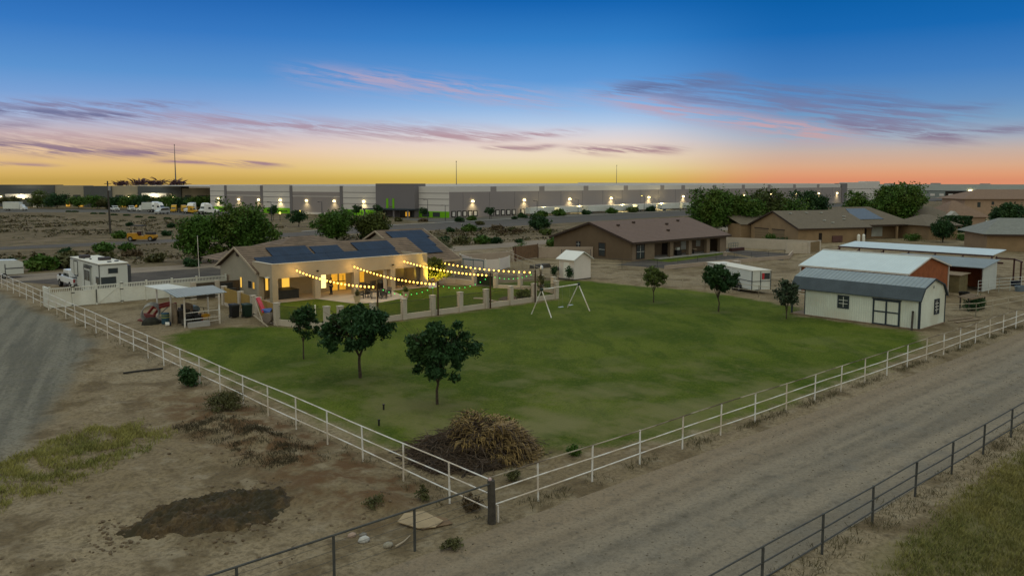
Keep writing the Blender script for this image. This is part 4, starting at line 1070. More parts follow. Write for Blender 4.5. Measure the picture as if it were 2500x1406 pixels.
b.box(51.9, 52.0, ya - .03, ya - .004, 3.2, 3.4)
b.build('trim', SHEDTRIM, S)
def shed_door():
    d0, d1, zt = 6.75, 8.95, 2.12
    b = MB(); b.box(x0 - .035, x0 - .004, d0, d1, .12, zt); d = b.build('door', SHEDWALL, S)
    b = MB()
    for y in (d0 - .02, (d0 + d1) / 2 - .07, d1 - .12): b.box(x0 - .075, x0 - .004, y, y + .14, .1, zt + .06)
    for z in (.1, 1.14, zt - .04): b.box(x0 - .07, x0 - .004, d0 - .01, d1, z, z + .11)
    b.box(x0 - .08, x0 - .004, d0 - .08, d1 + .08, zt + .06, zt + .16); b.build('door_frame', SHEDTRIM, d)
shed_door()
def pane_win(par, axis, c, a0, a1, z0, z1, sgn=-1, fm=SHEDTRIM, bars=WHITE, nx=2, nz=2):
    """a small paned window on a wall facing -x (axis 'x') or -y (axis 'y') at coordinate c"""
    def bx(bb, u0, u1, w0, w1, d0, d1):
        if axis == 'x': bb.box(c + sgn * d1, c + sgn * d0, u0, u1, w0, w1) if sgn < 0 else bb.box(c + d0, c + d1, u0, u1, w0, w1)
        else: bb.box(u0, u1, c + sgn * d1, c + sgn * d0, w0, w1) if sgn < 0 else bb.box(u0, u1, c + d0, c + d1, w0, w1)
    b = MB(); bx(b, a0, a1, z0, z1, .004, .02); w = b.build('window', GLASS, par)
    b = MB()
    for u0, u1, w0, w1 in ((a0 - .11, a0, z0 - .11, z1 + .11), (a1, a1 + .11, z0 - .11, z1 + .11), (a0, a1, z1, z1 + .11), (a0, a1, z0 - .11, z0)): bx(b, u0, u1, w0, w1, .004, .06)
    b.build('frame', fm, w)
    b = MB()
    for k in range(1, nx): u = a0 + (a1 - a0) * k / nx; bx(b, u - .018, u + .018, z0, z1, .02, .035)
    for k in range(1, nz): z = z0 + (z1 - z0) * k / nz; bx(b, a0, a1, z - .018, z + .018, .02, .034)
    b.build('glazing_bar', bars, w)
pane_win(S, 'x', x0, 11.12, 11.92, 1.18, 2.08, nz=3); pane_win(S, 'y', ya, 52.3, 53.1, 1.1, 2.15, nz=4)
for y in (14.98, 16.25): MB().box(x0 + .02, x0 + .14, y, y + .12, .13, 2.5).build('porch_post', SHEDTRIM, S)
b = MB(); b.box(x0 - .05, x1 + .05, ya - .05, yR - .02, .02, .13); b.build('floor_beam', WOOD, S)
t = root('timber_post', (49.15, 5.9, 0), 'weathered timber leaning on the front of the white gambrel shed', 'timber')
b = MB(); b.beam((49.0, 5.62, -.05), (49.3, 5.7, 1.55), .13, .13); b.build('plank', WOODD, t)
# ------------------------------------------------------------------ red barn, lean-to, steel shade
B_ = root('red_barn', (69.25, 18, 0), 'red metal barn with a white roof behind the gambrel shed', 'barn')
b = MB(); b.box(64.1, 64.25, 12.45, 23.5, 0, 2.75); b.box(74.3, 74.45, 12.45, 23.5, 0, 2.85)
for y in (12.3, 23.4): b.extr([(64.1, y, 0), (74.45, y, 0), (74.45, y, 2.9), (69.25, y, 4.1), (64.1, y, 2.8)], (0, .12, 0))
b.build('wall', BARNRED, B_)
b = MB(); b.slab([(63.9, 12.1, 2.86), (69.25, 12.1, 4.24), (69.25, 23.7, 4.24), (63.9, 23.7, 2.86)], .08); b.slab([(69.25, 12.1, 4.24), (74.65, 12.1, 2.98), (74.65, 23.7, 2.98), (69.25, 23.7, 4.24)], .08); b.build('roof', GALVB, B_)
b = MB(); b.box(64.0, 64.18, 12.22, 12.4, 0, 2.8); b.box(74.4, 74.55, 12.2, 12.36, 0, 2.9); b.box(64.0, 64.18, 23.45, 23.6, 0, 2.8)
b.beam((63.9, 12.06, 2.80), (69.25, 12.06, 4.18), .05, .14); b.beam((69.25, 12.06, 4.18), (74.65, 12.06, 2.92), .05, .14); b.box(63.83, 63.9, 12.1, 23.7, 2.72, 2.88); b.box(69.1, 69.4, 12.1, 23.7, 4.22, 4.29); b.build('trim', mat('pale_barn_trim', (.52, .50, .46), .6), B_)
t = root('loafing_shed', (80, 14, 0), 'open-fronted animal shed with grey metal roof and pale ribbed end wall', 'shed')
b = MB(); b.box(78.3, 82.4, 10.1, 10.2, 0, 2.6); b.extr([(78.3, 10.1, 2.6), (82.4, 10.1, 2.6), (82.4, 10.1, 3.1)], (0, .1, 0)); b.build('end_wall', GALVW, t)
b = MB(); b.box(82.3, 82.4, 10.2, 20.5, 0, 3.1); b.box(78.6, 82.3, 20.4, 20.5, 0, 2.6); b.build('wall', BARNRED, t)
b = MB(); b.slab([(77.9, 9.9, 2.62), (82.8, 9.9, 3.22), (82.8, 20.7, 3.22), (77.9, 20.7, 2.62)], .07); b.build('roof', GALV, t)
for y in (10.25, 13.6, 17.0, 20.3): MB().box(78.3, 78.4, y, y + .1, 0, 2.55).build('post', STEELRED, t)
t = root('horse_shelter', (76.9, 12.6, 0), 'low tan plywood shelter with a flat lid beside the red barn', 'shelter')
b = MB(); b.box(75.2, 77.6, 11.4, 11.5, 0, 1.85); b.box(75.2, 75.3, 11.5, 13.2, 0, 1.85); b.build('wall', mat('old_olive_boards', (.16, .135, .07), .95, .25, 2.0, pat=('rib', 'x', .3, .6)), t)
b = MB(); b.slab([(75.0, 11.2, 1.92), (77.9, 11.2, 2.0), (77.9, 13.4, 2.02), (75.0, 13.4, 1.94)], .06); b.build('roof', WOOD, t)
t = root('shade_shelter', (91, 21, 0), 'long narrow white-roofed steel animal shade on dark posts', 'shelter')
b = MB(); b.slab([(88.8, 12.6, 3.15), (93.4, 12.6, 3.55), (93.4, 31.5, 3.55), (88.8, 31.5, 3.15)], .07); b.build('roof', GALVB, t)
b = MB(); b.beam((88.7, 12.4, 3.02), (88.7, 31.6, 3.02), .12, .16); b.beam((87.3, 11.0, 2.42), (87.3, 31.0, 2.42), .12, .2); b.build('beam', STEELRED, t)
for y in (12.6, 15.8, 19.0, 22.2, 25.4, 28.6, 31.3):
    MB().box(88.65, 88.78, y, y + .12, 0, 3.0).build('post', STEELRED, t)
    MB().beam((87.3, y, 2.42), (88.7, y, 2.95), .08, .1).build('brace', STEELRED, t)
t = root('steel_frame', (88.4, 11, 0), 'open dark red steel pipe frame at the end of the animal shade', 'frame')
b = MB(); b.beam((87.9, 12.0, 2.9), (89.6, 10.5, 2.75), .12, .16); b.beam((87.2, 9.0, 2.7), (89.6, 10.5, 2.75), .1, .14); b.build('beam', STEELRED, t)
for x, y, z in ((88.0, 11.9, 3.1), (89.6, 10.5, 2.85), (87.3, 9.1, 2.7)): MB().box(x, x + .15, y, y + .15, 0, z).build('post', STEELRED, t)
def rail_fence(name, label, pts, H, zs, m, step=3.0, r=.03):
    t = root(name, (pts[0][0], pts[0][1], 0), label, 'fence')
    for a, c in zip(pts[:-1], pts[1:]):
        L = math.hypot(c[0] - a[0], c[1] - a[1]); n = max(1, round(L / step))
        for i in range(n + 1):
            x, y = a[0] + (c[0] - a[0]) * i / n, a[1] + (c[1] - a[1]) * i / n
            b = MB(); b.tube((x, y, -.1), (x, y, H), r * 1.2, 6); b.build('post', m, t)
    for z in zs:
        b = MB(); b.path([(x, y, z) for x, y in pts], r, 6); b.build('rail', m, t)
    return t
TANPIPE = mat('dusty_pipe', (.36, .32, .24), .7, .12, 2.0)
rail_fence('corral_fence', 'dusty two-rail corral fence behind the gambrel shed', [(55.2, 8.0), (60, 4.6), (72, 3.2)], 1.25, (1.2, .75), TANPIPE)
rail_fence('corral_fence', 'pale pipe corral fence between the small white shed and the tan gate', [(62.5, 70.0), (57.0, 60.5), (52.9, 52.5)], 1.55, (1.5, .95), TANPIPE)
rail_fence('corral_fence', 'long dusty rail fence from the small white shed towards the stock trailer', [(56.4, 47.6), (57.3, 40.0), (57.2, 31.0), (56.6, 24.0), (56.2, 17.5)], 1.2, (1.15, .62), TANPIPE)
rail_fence('corral_fence', 'low corral rails in front of the red barn between trailer and porch', [(60.5, 22.5), (58.2, 16.8)], 1.1, (1.05, .7, .35), GALVW, 2.0, .02)
t = root('hay_pile', (66, 6.9, 0), 'heap of dark brush with a slatted rack on top beside the shed', 'rack')
t.name = 'slatted_rack'; WLOC[t.name] = Vector((66, 6.9, 0))
b = MB()
for k in range(8): b.beam((62.6 + k * .42, 5.9, 1.22), (63.1 + k * .42, 7.2, 1.26), .16, .05)
b.beam((62.5, 6.0, 1.14), (66.4, 5.7, 1.16), .1, .08); b.beam((63.0, 7.1, 1.16), (66.4, 6.9, 1.18), .1, .08); b.build('slat', WOOD, t)
b = MB()
for x, y in ((62.8, 6.1), (63.2, 7.0), (66.1, 5.9), (66.2, 6.8)): b.box(x, x + .1, y, y + .1, 0, 1.15)
b.build('leg', WOODD, t)
t = root('dark_shrub', (64.6, 6.2, 0), 'dark tangled bush under the slatted rack', 'shrub')
o = bpy.data.objects.new('foliage', leaf_cloud('foliage', LEAF_D, 1.7, 1.0, .55, .5, 60, 30, .12, 83, .3, .3)); COL.objects.link(o); o.parent = t
t = root('water_trough', (82.0, 7.6, 0), 'blue-grey trough lying on the dirt right of the animal sheds', 'trough')
b = MB(); b.lathe((0, 0, 0), [(.55, 0), (.6, .5), (.62, .55), (.55, .55), (.52, .4)], 16); o = b.build('tub', mat('blue_grey_tub', (.12, .16, .20), .5), t, local=True); o.scale = (1.5, .8, 1)
# ------------------------------------------------------------------ small white shed
t = root('garden_shed', (54.1, 47.7, 0), 'small plain white shed with a pitched white roof', 'shed')
b = MB(); b.box(52.6, 55.55, 46.5, 49.0, .12, 2.5)
for y in (46.5, 48.92): pass
b.extr([(52.6, 46.5, 2.5), (55.55, 46.5, 2.5), (54.08, 46.5, 3.28)], (0, .08, 0)); b.extr([(52.6, 48.92, 2.5), (55.55, 48.92, 2.5), (54.08, 48.92, 3.28)], (0, .08, 0))
b.build('wall', mat('white_painted_boards', (.62, .58, .53), .7, .04, .7), t)
b = MB(); b.slab([(52.3, 46.2, 2.46), (54.08, 46.2, 3.42), (54.08, 49.3, 3.42), (52.3, 49.3, 2.46)], .07); b.slab([(54.08, 46.2, 3.42), (55.85, 46.2, 2.46), (55.85, 49.3, 2.46), (54.08, 49.3, 3.42)], .07); b.build('roof', mat('white_shed_roof', (.66, .68, .66), .5, .04, .7), t)
b = MB(); b.box(52.56, 52.596, 47.3, 48.2, .2, 2.1); d = b.build('door', WHITE, t); b = MB(); b.ball((52.54, 47.4, 1.1), .05, 6, 4); b.build('handle', BLACK, d)
b = MB(); b.box(51.9, 52.6, 47.2, 48.4, .02, .12); b.box(52.5, 55.6, 46.45, 49.05, -.05, .12); b.build('step', WOODD, t)
for (x, y, h, lb, sd) in ((51.7, 49.0, 2.1, 'thin upright dark shrub left of the small white shed door', 5), (51.9, 46.6, 2.0, 'thin upright dark shrub at the right corner of the small white shed', 6)):
    t = root('upright_shrub', (x, y, 0), lb, 'shrub', 'upright shrubs beside the small white shed')
    MB().tube((0, 0, 0), (0, 0, h * .8), .03, 5).build('stem', BARK, t, local=True)
    o = bpy.data.objects.new('foliage', leaf_cloud('foliage', LEAF_D, .42, .42, h * .45, h * .55, 26, 26, .10, sd, .4, .2)); COL.objects.link(o); o.parent = t
# white vinyl screen wall and playhouse frame behind the courtyard
t = root('vinyl_screen', (51, 61, 0), 'tall curved white vinyl privacy wall right of the house', 'fence')
pts = [(53.4, 69.6), (51.2, 64.4), (50.65, 60.7), (52.9, 60.5), (56.55, 62.6)]
for a, c in zip(pts[:-1], pts[1:]):
    b = MB(); b.beam((a[0], a[1], .82), (c[0], c[1], .82), .06, 1.5); b.build('panel', mat('cream_vinyl', (.60, .55, .50), .6, .04, .6), t)
for x, y in pts: MB().box(x - .07, x + .07, y - .07, y + .07, 0, 1.66).build('post', VINYL, t)
t = root('play_frame', (45.4, 59.5, 0), 'blue-green metal frame structure beside the white privacy wall', 'frame')
BLUEG = mat('teal_metal', (.05, .10, .115), .5, .15)
b = MB(); b.beam((44.6, 61.9, 2.2), (47.4, 57.2, 1.95), .1, .14); b.beam((44.6, 61.9, 2.2), (45.6, 62.6, 2.2), .1, .1); b.build('rail', BLUEG, t)
for k in range(5): MB().tube((44.6 + .7 * k, 61.9 - 1.17 * k, 0), (44.6 + .7 * k, 61.9 - 1.17 * k, 2.15 - .05 * k), .05, 6).build('post', BLUEG, t)
# ------------------------------------------------------------------ white stock trailer
T = root('stock_trailer', (59.6, 30, 0), 'white enclosed gooseneck stock trailer parked behind the dense lawn tree', 'trailer', None, 0)
tl = Vector((58.05, 25.7)); ax1 = Vector((4.3, 8.9)).normalized(); ax2 = Vector((ax1.y, -ax1.x))
def TP(l, w, z): p = tl + ax1 * l + ax2 * w; return (p.x, p.y, z)
b = MB(); b.extr([TP(0, 0, .45), TP(0, 2.2, .45), TP(0, 2.2, 2.45), TP(0, 0, 2.45)], tuple(ax1 * 7.6) + (0,)); b.build('body', RVW, T)
b = MB(); b.extr([TP(7.6, .1, 1.5), TP(7.6, 2.1, 1.5), TP(7.6, 2.1, 2.4), TP(7.6, .1, 2.4)], tuple(ax1 * 1.9) + (0,)); b.build('nose', RVW, T)
b = MB(); b.extr([TP(-.05, -.06, 2.45), TP(-.05, 2.26, 2.45), TP(9.5, 2.26, 2.45), TP(9.5, -.06, 2.45)], (0, 0, .07)); b.build('roof', RVROOF, T)
b = MB(); b.beam(TP(0, -.03, .45), TP(0, -.03, 2.45), .07, .07); b.beam(TP(0, 2.23, .45), TP(0, 2.23, 2.45), .07, .07); b.beam(TP(-.03, 1.0, .45), TP(-.03, 1.0, 2.4), .05, .05); b.beam(TP(-.02, 0, 1.35), TP(-.02, 2.2, 1.35), .04, .05); b.beam(TP(0, -.03, 1.35), TP(7.6, -.03, 1.35), .04, .05); b.build('trim', SHEDTRIM, T)
b = MB(); b.extr([TP(-.02, 1.15, 1.55), TP(-.02, 2.1, 1.55), TP(-.02, 2.1, 2.2), TP(-.02, 1.15, 2.2)], tuple(ax1 * -.02) + (0,)); w_ = b.build('window', GLASS, T)
b = MB(); b.extr([TP(-.045, 1.15, 1.55), TP(-.045, 1.42, 1.55), TP(-.045, 1.42, 2.2), TP(-.045, 1.15, 2.2)], tuple(ax1 * -.01) + (0,)); b.build('curtain', REDP, w_)
b = MB(); b.extr([TP(1.9, -.02, .55), TP(4.2, -.02, .55), TP(4.0, -.02, .95), TP(2.1, -.02, .95)], tuple(ax2 * -.18) + (0,)); b.build('mudguard', CARD, T)
def wheel(c, axis, r, w, parent, hub=CHROME, local=False):
    c = Vector(c); a = Vector(axis).normalized() * (w / 2)
    wb = MB(); wb.tube(c - a, c + a, r, 16); o = wb.build('wheel', TYRE, parent, local=local)
    wb = MB(); wb.tube(c - a * 1.06, c + a * 1.06, r * .55, 12); h = wb.build('rim', hub, o, local=local)
    return o
for l in (2.4, 3.6):
    for w2 in (.02, 2.18): wheel(TP(l, w2, .36), (ax2.x, ax2.y, 0), .36, .24, T)
b = MB(); b.cbox((60.7, 31.0, 2.52), (.5, .5, .18)); b.build('roof_vent', RVW, T)
# corral clutter right of the sheds
rail_fence('corral_fence', 'grey corral panels in front of the open-fronted animal shed', [(75.4, 9.6), (79.5, 8.9), (84.5, 7.2)], 1.5, (1.45, 1.1, .75, .4), GALVW, 2.0, .022)
rail_fence('corral_fence', 'thin dark corral rails running out of frame right of the animal sheds', [(84.5, 7.2), (92, 5.0), (104, 2.5)], 1.4, (1.35, .9, .45), DARKPIPE, 3.0, .022)
for x, y, lb, m_ in ((86.5, 9.4, 'dark blue plastic tub on the dirt at the far right of the corral', NAVY), (72.4, 9.9, 'dark feed tub between the red barn corner and the plywood shelter', BLACK)):
    t = root('feed_tub', (x, y, 0), lb, 'tub', 'feed tubs in the corral')
    b = MB(); b.lathe((0, 0, 0), [(.42, 0), (.52, .5), (.55, .55), (.48, .55), (.42, .2)], 14); b.build('tub', m_, t, local=True)
t = root('leaning_boards', (56.6, 5.5, 0), 'pale boards lying on the weeds beside the gambrel shed end wall', 'boards')
b = MB(); b.beam((55.4, 4.6, .06), (58.6, 3.9, .07), .3, .04); b.beam((56.0, 5.4, .05), (58.9, 4.5, .12), .2, .04); b.build('board', WOOD, t)
# ------------------------------------------------------------------ white vinyl fence with gates, flagpole
t = root('vinyl_fence', (8.5, 64.2, 0), 'tall white vinyl fence with a picket top in front of the camper', 'fence')
ys = lambda x: 64.25 - .02 * (x - 1)
posts = [.35, 2.3, 4.35, 6.65, 9.0, 11.5, 14.0, 17.1]
for k, x in enumerate(posts):
    b = MB(); b.cbox((x, ys(x), 0), (.14, .14, 1.98)); b.cbox((x, ys(x), 1.98), (.18, .18, .06)); b.build('post', VINYL, t)
for x0, x1 in zip(posts[:-1], posts[1:]):
    nm = 'gate' if 2 < x0 < 6.4 else 'panel'
    b = MB(); b.box(x0 + .08, x1 - .08, ys(x0) - .025, ys(x0) + .025, .06, 1.42); p = b.build(nm, VINYL, t)
    b = MB(); b.box(x0 + .07, x1 - .07, ys(x0) - .04, ys(x0) + .04, 1.80, 1.90); b.box(x0 + .07, x1 - .07, ys(x0) - .04, ys(x0) + .04, 1.42, 1.50); b.build('rail', VINYL, p)
    b = MB(); n = int((x1 - x0) / .15)
    for i in range(1, n): x = x0 + (x1 - x0) * i / n; b.box(x - .03, x + .03, ys(x0) - .015, ys(x0) + .015, 1.50, 1.80)
    b.build('pickets', VINYL, p)
b = MB(); b.beam((4.5, ys(4.4) - .04, .15), (6.5, ys(6.5) - .04, 1.75), .03, .07); b.build('brace', VINYL, t)
b = MB()
for x in (2.3, 6.65):
    for z in (.12, 1.30, 1.86): b.box(x - .16, x + .16, ys(x) - .10, ys(x) - .07, z, z + .07)
b.box(4.31, 4.39, ys(4.3) - .1, ys(4.3) - .07, .2, 1.5); b.build('hinge', BLACK, t)
b = MB(); b.box(.28, .42, 64.3, 66.6, .0, 1.9); b.build('side_panel', VINYL, t)
t = root('flagpole', (15.15, 66.2, 0), 'bare white flagpole behind the white vinyl fence', 'flagpole')
b = MB(); b.tube((15.15, 66.2, 0), (15.1, 66.2, 6.0), .045, 8, .03); b.build('pole', WHITEF, t)
b = MB(); b.ball((15.1, 66.2, 6.03), .06, 8, 5); b.build('finial', CHROME, t)

# ------------------------------------------------------------------ camper and the pickup that tows it
RV = root('camper', (6.6, 70.5, 0), 'white fifth-wheel camper parked behind the white vinyl fence', 'camper')
b = MB(); b.box(5.25, 7.95, 66.3, 74.6, .75, 3.62); b.box(5.3, 7.9, 66.5, 74.4, .5, .75)
b.extr([(5.25, 74.6, 1.75), (5.25, 76.6, 1.95), (5.25, 77.3, 2.6), (5.25, 77.0, 3.5), (5.25, 74.6, 3.62)], (2.7, 0, 0)); b.build('body', RVW, RV, bevel=.06)
b = MB(); b.slab([(5.2, 66.2, 3.72), (8.0, 66.2, 3.72), (8.0, 76.9, 3.72), (5.2, 76.9, 3.72)], .1); b.build('roof', RVROOF, RV)
b = MB(); b.box(5.19, 5.26, 66.2, 76.9, 3.58, 3.64); b.box(5.25, 7.95, 66.22, 66.28, 3.56, 3.63); b.box(5.21, 5.29, 66.24, 66.3, .75, 3.6); b.build('trim', DARKPIPE, RV)
b = MB(); b.box(7.97, 8.3, 66.45, 69.3, .9, 3.4); b.build('slide_out', mat('camper_dark_side', (.05, .055, .06), .5), RV)
def rvwin(axis, c, a0, a1, z0, z1, m=GLASS, fm=DARKPIPE):
    b = MB(); b.box(a0, a1, c - .03, c - .004, z0, z1) if axis == 'y' else b.box(c - .03, c - .004, a0, a1, z0, z1)
    w = b.build('window', m, RV, bevel=.02)
    b = MB(); e = .06
    for u0, u1, w0, w1 in ((a0 - e, a0, z0 - e, z1 + e), (a1, a1 + e, z0 - e, z1 + e), (a0, a1, z1, z1 + e), (a0, a1, z0 - e, z0)):
        b.box(u0, u1, c - .035, c - .003, w0, w1) if axis == 'y' else b.box(c - .035, c - .003, u0, u1, w0, w1)
    b.build('frame', fm, w)
rvwin('y', 66.3, 5.45, 6.75, 1.35, 2.3); rvwin('y', 66.3, 6.15, 6.95, 2.75, 3.15)
rvwin('x', 5.25, 66.55, 67.4, 1.2, 2.3)
b = MB(); b.box(5.12, 5.249, 68.9, 71.2, .8, 3.15); so = b.build('slide_out', RVW, RV)
b = MB(); b.box(5.09, 5.118, 69.2, 70.0, 1.75, 2.8); b.box(5.09, 5.118, 70.2, 71.0, 1.75, 2.8); b.build('window', GLASS, so)
b = MB(); b.box(5.08, 5.118, 68.85, 71.25, 3.0, 3.2); b.box(5.09, 5.118, 68.86, 68.93, .8, 3.0); b.box(5.09, 5.118, 71.17, 71.24, .8, 3.0); b.box(5.1, 5.25, 68.7, 71.4, 3.25, 3.33); b.build('trim', DARKPIPE, so)
b = MB(); b.box(5.215, 5.246, 74.1, 75.4, 1.9, 3.35); dr = b.build('bedroom_slide', RVW, RV)
b = MB()
for y0, y1, z0, z1 in ((74.0, 74.1, 1.8, 3.45), (75.4, 75.5, 1.8, 3.45), (74.1, 75.4, 3.35, 3.45), (74.1, 75.4, 1.8, 1.9)): b.box(5.2, 5.248, y0, y1, z0, z1)
b.build('trim', DARKPIPE, dr)
for c_, d_ in (((6.9, 70.3), (1.1, .8)), ((6.0, 74.2), (1.0, .8))):
    b = MB(); b.cbox((c_[0], c_[1], 3.72), (d_[0], d_[1], .30)); b.build('air_conditioner', mat('brown_black_housing', (.045, .038, .04), .6), RV, bevel=.05)
b = MB()
for x, y in ((7.4, 68.0), (6.0, 72.0), (6.6, 67.6), (5.7, 73.3)): b.cbox((x, y, 3.72), (.35 if y < 68.5 else .18, .3 if y < 68.5 else .18, .10))
b.build('roof_vent', CARD, RV)
b = MB(); b.beam((5.1, 73.4, 2.1), (4.7, 72.9, 1.95), .03, .05); b.beam((5.15, 72.6, .9), (4.7, 71.6, .6), .03, .08); b.cbox((4.85, 72.0, .3), (.5, 1.2, .06)); b.cbox((4.9, 72.0, .0), (.06, .9, .3)); b.build('steps', CARD, RV)
for y in (70.0, 71.0):
    for x in (5.45, 7.75): wheel((x, y, .40), (1, 0, 0), .40, .26, RV)
def pickup(name, loc, rz, label, group, col=CARW, scale=1.0):
    """local x forward"""
    p = root(name, loc, label, 'pickup truck', group, rz)
    b = MB()
    b.extr([(-2.9, -.95, .55), (2.75, -.95, .55), (2.85, -.95, .95), (2.7, -.95, 1.12), (1.25, -.95, 1.18), (-2.9, -.95, 1.18)], (0, 1.9, 0)); b.build('body', col, p, local=True, bevel=.06)
    b = MB(); b.extr([(1.25, -.82, 1.18), (.65, -.74, 1.86), (-.95, -.74, 1.88), (-1.2, -.82, 1.18)], (0, 1.6, 0)); b.build('cab', col, p, local=True, bevel=.06)
    b = MB(); b.extr([(1.20, -.70, 1.22), (.70, -.66, 1.78), (.69, .66, 1.78), (1.20, .70, 1.22)], (.035, 0, .03)); b.build('windscreen', GLASS, p, local=True)
    for s_ in (-1, 1):
        y0 = s_ * .835
        b = MB(); b.extr([(1.0, y0 - .01, 1.22), (.55, y0 - s_ * .06, 1.74), (-.15, y0 - s_ * .06, 1.75), (-.15, y0 - .01, 1.22)], (0, .02, 0)); b.build('side_window', GLASS, p, local=True)
        b = MB(); b.extr([(-.25, y0 - .01, 1.22), (-.25, y0 - s_ * .06, 1.75), (-.85, y0 - s_ * .06, 1.75), (-1.05, y0 - .01, 1.22)], (0, .02, 0)); b.build('side_window', GLASS, p, local=True)
        b = MB(); b.box(2.74, 2.87, s_ * .72 - .16, s_ * .72 + .16, .82, 1.0); b.build('headlight', GLASSL, p, local=True)
        b = MB(); b.box(-2.93, -2.86, s_ * .84 - .08, s_ * .84 + .08, .8, 1.12); b.build('tail_light', REDP, p, local=True)
        b = MB(); b.box(.95, 1.12, s_ * 1.08 - .1, s_ * 1.08 + .1, 1.2, 1.42); b.build('mirror', BLACK, p, local=True)
        for x in (1.85, -1.75): wheel((x, s_ * .84, .40), (0, 1, 0), .40, .28, p, local=True)
    b = MB(); b.box(2.7, 2.95, -.9, .9, .42, .62); b.box(-3.0, -2.88, -.85, .85, .5, .68); b.build('bumper', CHROME, p, local=True)
    b = MB(); b.box(2.80, 2.865, -.5, .5, .70, 1.0); b.build('grille', BLACK, p, local=True)
    b = MB(); b.box(-2.8, -1.3, -.78, .78, 1.165, 1.186); b.build('bed', BLACK, p, local=True)
    if scale != 1: p.scale = (scale,) * 3
    return p
pickup('pickup_truck', (6.25, 79.6, 0), R(91), 'white pickup half hidden behind the front of the camper', 'pickup trucks', scale=1.12)
pickup('pickup_truck', (207.3, 52.6, 0), R(-42), 'white pickup parked beside the square hedge in the far street', 'pickup trucks')
t = root('utility_trailer', (2.4, 95.2, 0), 'small white enclosed trailer at the far left beyond the pipe fence', 'trailer')
b = MB(); b.extr([(-.5, 94, .5), (4.0, 94, .5), (4.0, 94, 1.9), (3.4, 94, 2.2), (-.5, 94, 2.35)], (0, 2.1, 0)); b.build('body', RVW, t)
b = MB(); b.box(2.1, 3.95, 93.96, 93.995, 1.2, 1.3); b.box(2.0, 2.08, 93.96, 93.995, .6, 1.8); b.build('trim', CARD, t)
for x in (1.0, 1.9): wheel((x, 94.05, .34), (0, 1, 0), .34, .22, t)

# ------------------------------------------------------------------ metal awning with tractor attachments under it
A = root('metal_awning', (7.6, 48, 0), 'small sheet-metal awning on white posts sheltering a clutter of tools', 'awning')
for x, y, h in ((6.1, 45.8, 2.56), (9.0, 45.85, 2.54), (6.1, 48.9, 2.85), (6.3, 52.9, 2.72)):
    MB().tube((x, y, -.1), (x, y, h), .075, 8).build('post', WHITEF, A)
MB().tube((8.9, 48.0, -.1), (8.9, 48.0, 2.8), .07, 8).build('post', WHITEF, A)
b = MB(); b.slab([(5.35, 45.3, 2.62), (9.75, 45.9, 2.60), (9.5, 48.3, 2.97), (5.2, 48.1, 2.97)], .035); b.build('roof', GALV, A)
b = MB(); b.slab([(5.25, 48.16, 2.93), (7.6, 48.22, 2.93), (7.5, 53.4, 2.78), (5.4, 53.3, 2.78)], .035); b.build('roof', mat('pale_sheet_roof', (.50, .53, .50), .6, .08, .8), A)
b = MB(); b.beam((6.1, 45.9, 2.40), (9.0, 45.95, 2.40), .05, .12); b.beam((6.1, 48.0, 2.78), (8.9, 48.0, 2.78), .05, .12); b.build('beam', WOODD, A)
b = MB()
for z in (.62, 1.18): b.tube((6.15, 45.78, z), (9.0, 45.74, z + .02), .03, 6)
b.tube((8.05, 45.76, .32), (9.0, 45.74, .34), .03, 6); b.build('rail', WHITEF, A)
t = root('feed_trough', (7.1, 45.5, 0), 'pale grey trough at the front of the metal awning', 'trough')
b = MB(); b.box(6.25, 8.0, 45.35, 45.68, 0, .42); b.build('box', CONCG, t)
def hoops():
    t = root('wire_roll', (5.3, 52.0, 0), 'standing rolls of grey wire mesh beside the metal awning', 'wire roll')
    b = MB()
    for k in range(11):
        c = (4.6 + .07 * k, 49.6 + .17 * k, .80); p = []
        for i in range(17): a = 2 * math.pi * i / 16; p.append((c[0] + .76 * math.cos(a), c[1] + .10 * math.cos(a), c[2] + .76 * math.sin(a)))
        b.path(p, .03, 5)
    b.build('hoops', mat('dull_grey_wire', (.26, .26, .25), .7, .2), t)
hoops()
def engine_thing(name, loc, rz, label, cat, m, parts):
    t = root(name, loc, label, cat, None, rz)
    for nm, mm, fn in parts:
        b = MB(); fn(b); b.build(nm, mm, t, local=True, bevel=.0)
    return t
def f_(*cmds):
    def run(b):
        for c in cmds: getattr(b, c[0])(*c[1:])
    return run
engine_thing('loader_frame', (5.9, 51.2, 0), R(10), 'red tractor loader arms beside the wire rolls', 'loader', REDP, [
    ('arm', mat('faded_red_paint', (.24, .035, .022), .6, .2), f_(('beam', (-1.1, -.5, .2), (-.2, -.5, 1.15), .12, .2), ('beam', (-.2, -.5, 1.15), (1.3, -.5, 1.3), .12, .2), ('beam', (-1.1, .5, .2), (-.2, .5, 1.15), .12, .2), ('beam', (-.2, .5, 1.15), (1.3, .5, 1.3), .12, .2), ('beam', (-.2, -.5, 1.0), (-.2, .5, 1.0), .1, .1))),
    ('bucket', mat('dull_red_bucket', (.14, .028, .02), .7, .2), f_(('extr', [(-1.5, -.9, .02), (-.9, -.9, .02), (-.8, -.9, .6), (-1.0, -.9, .6), (-1.1, -.9, .2), (-1.5, -.9, .1)], (0, 1.8, 0)))),
    ('ram', CHROME, f_(('tube', (-.4, -.42, .4), (.6, -.42, 1.1), .04, 6), ('tube', (-.4, .42, .4), (.6, .42, 1.1), .04, 6)))])
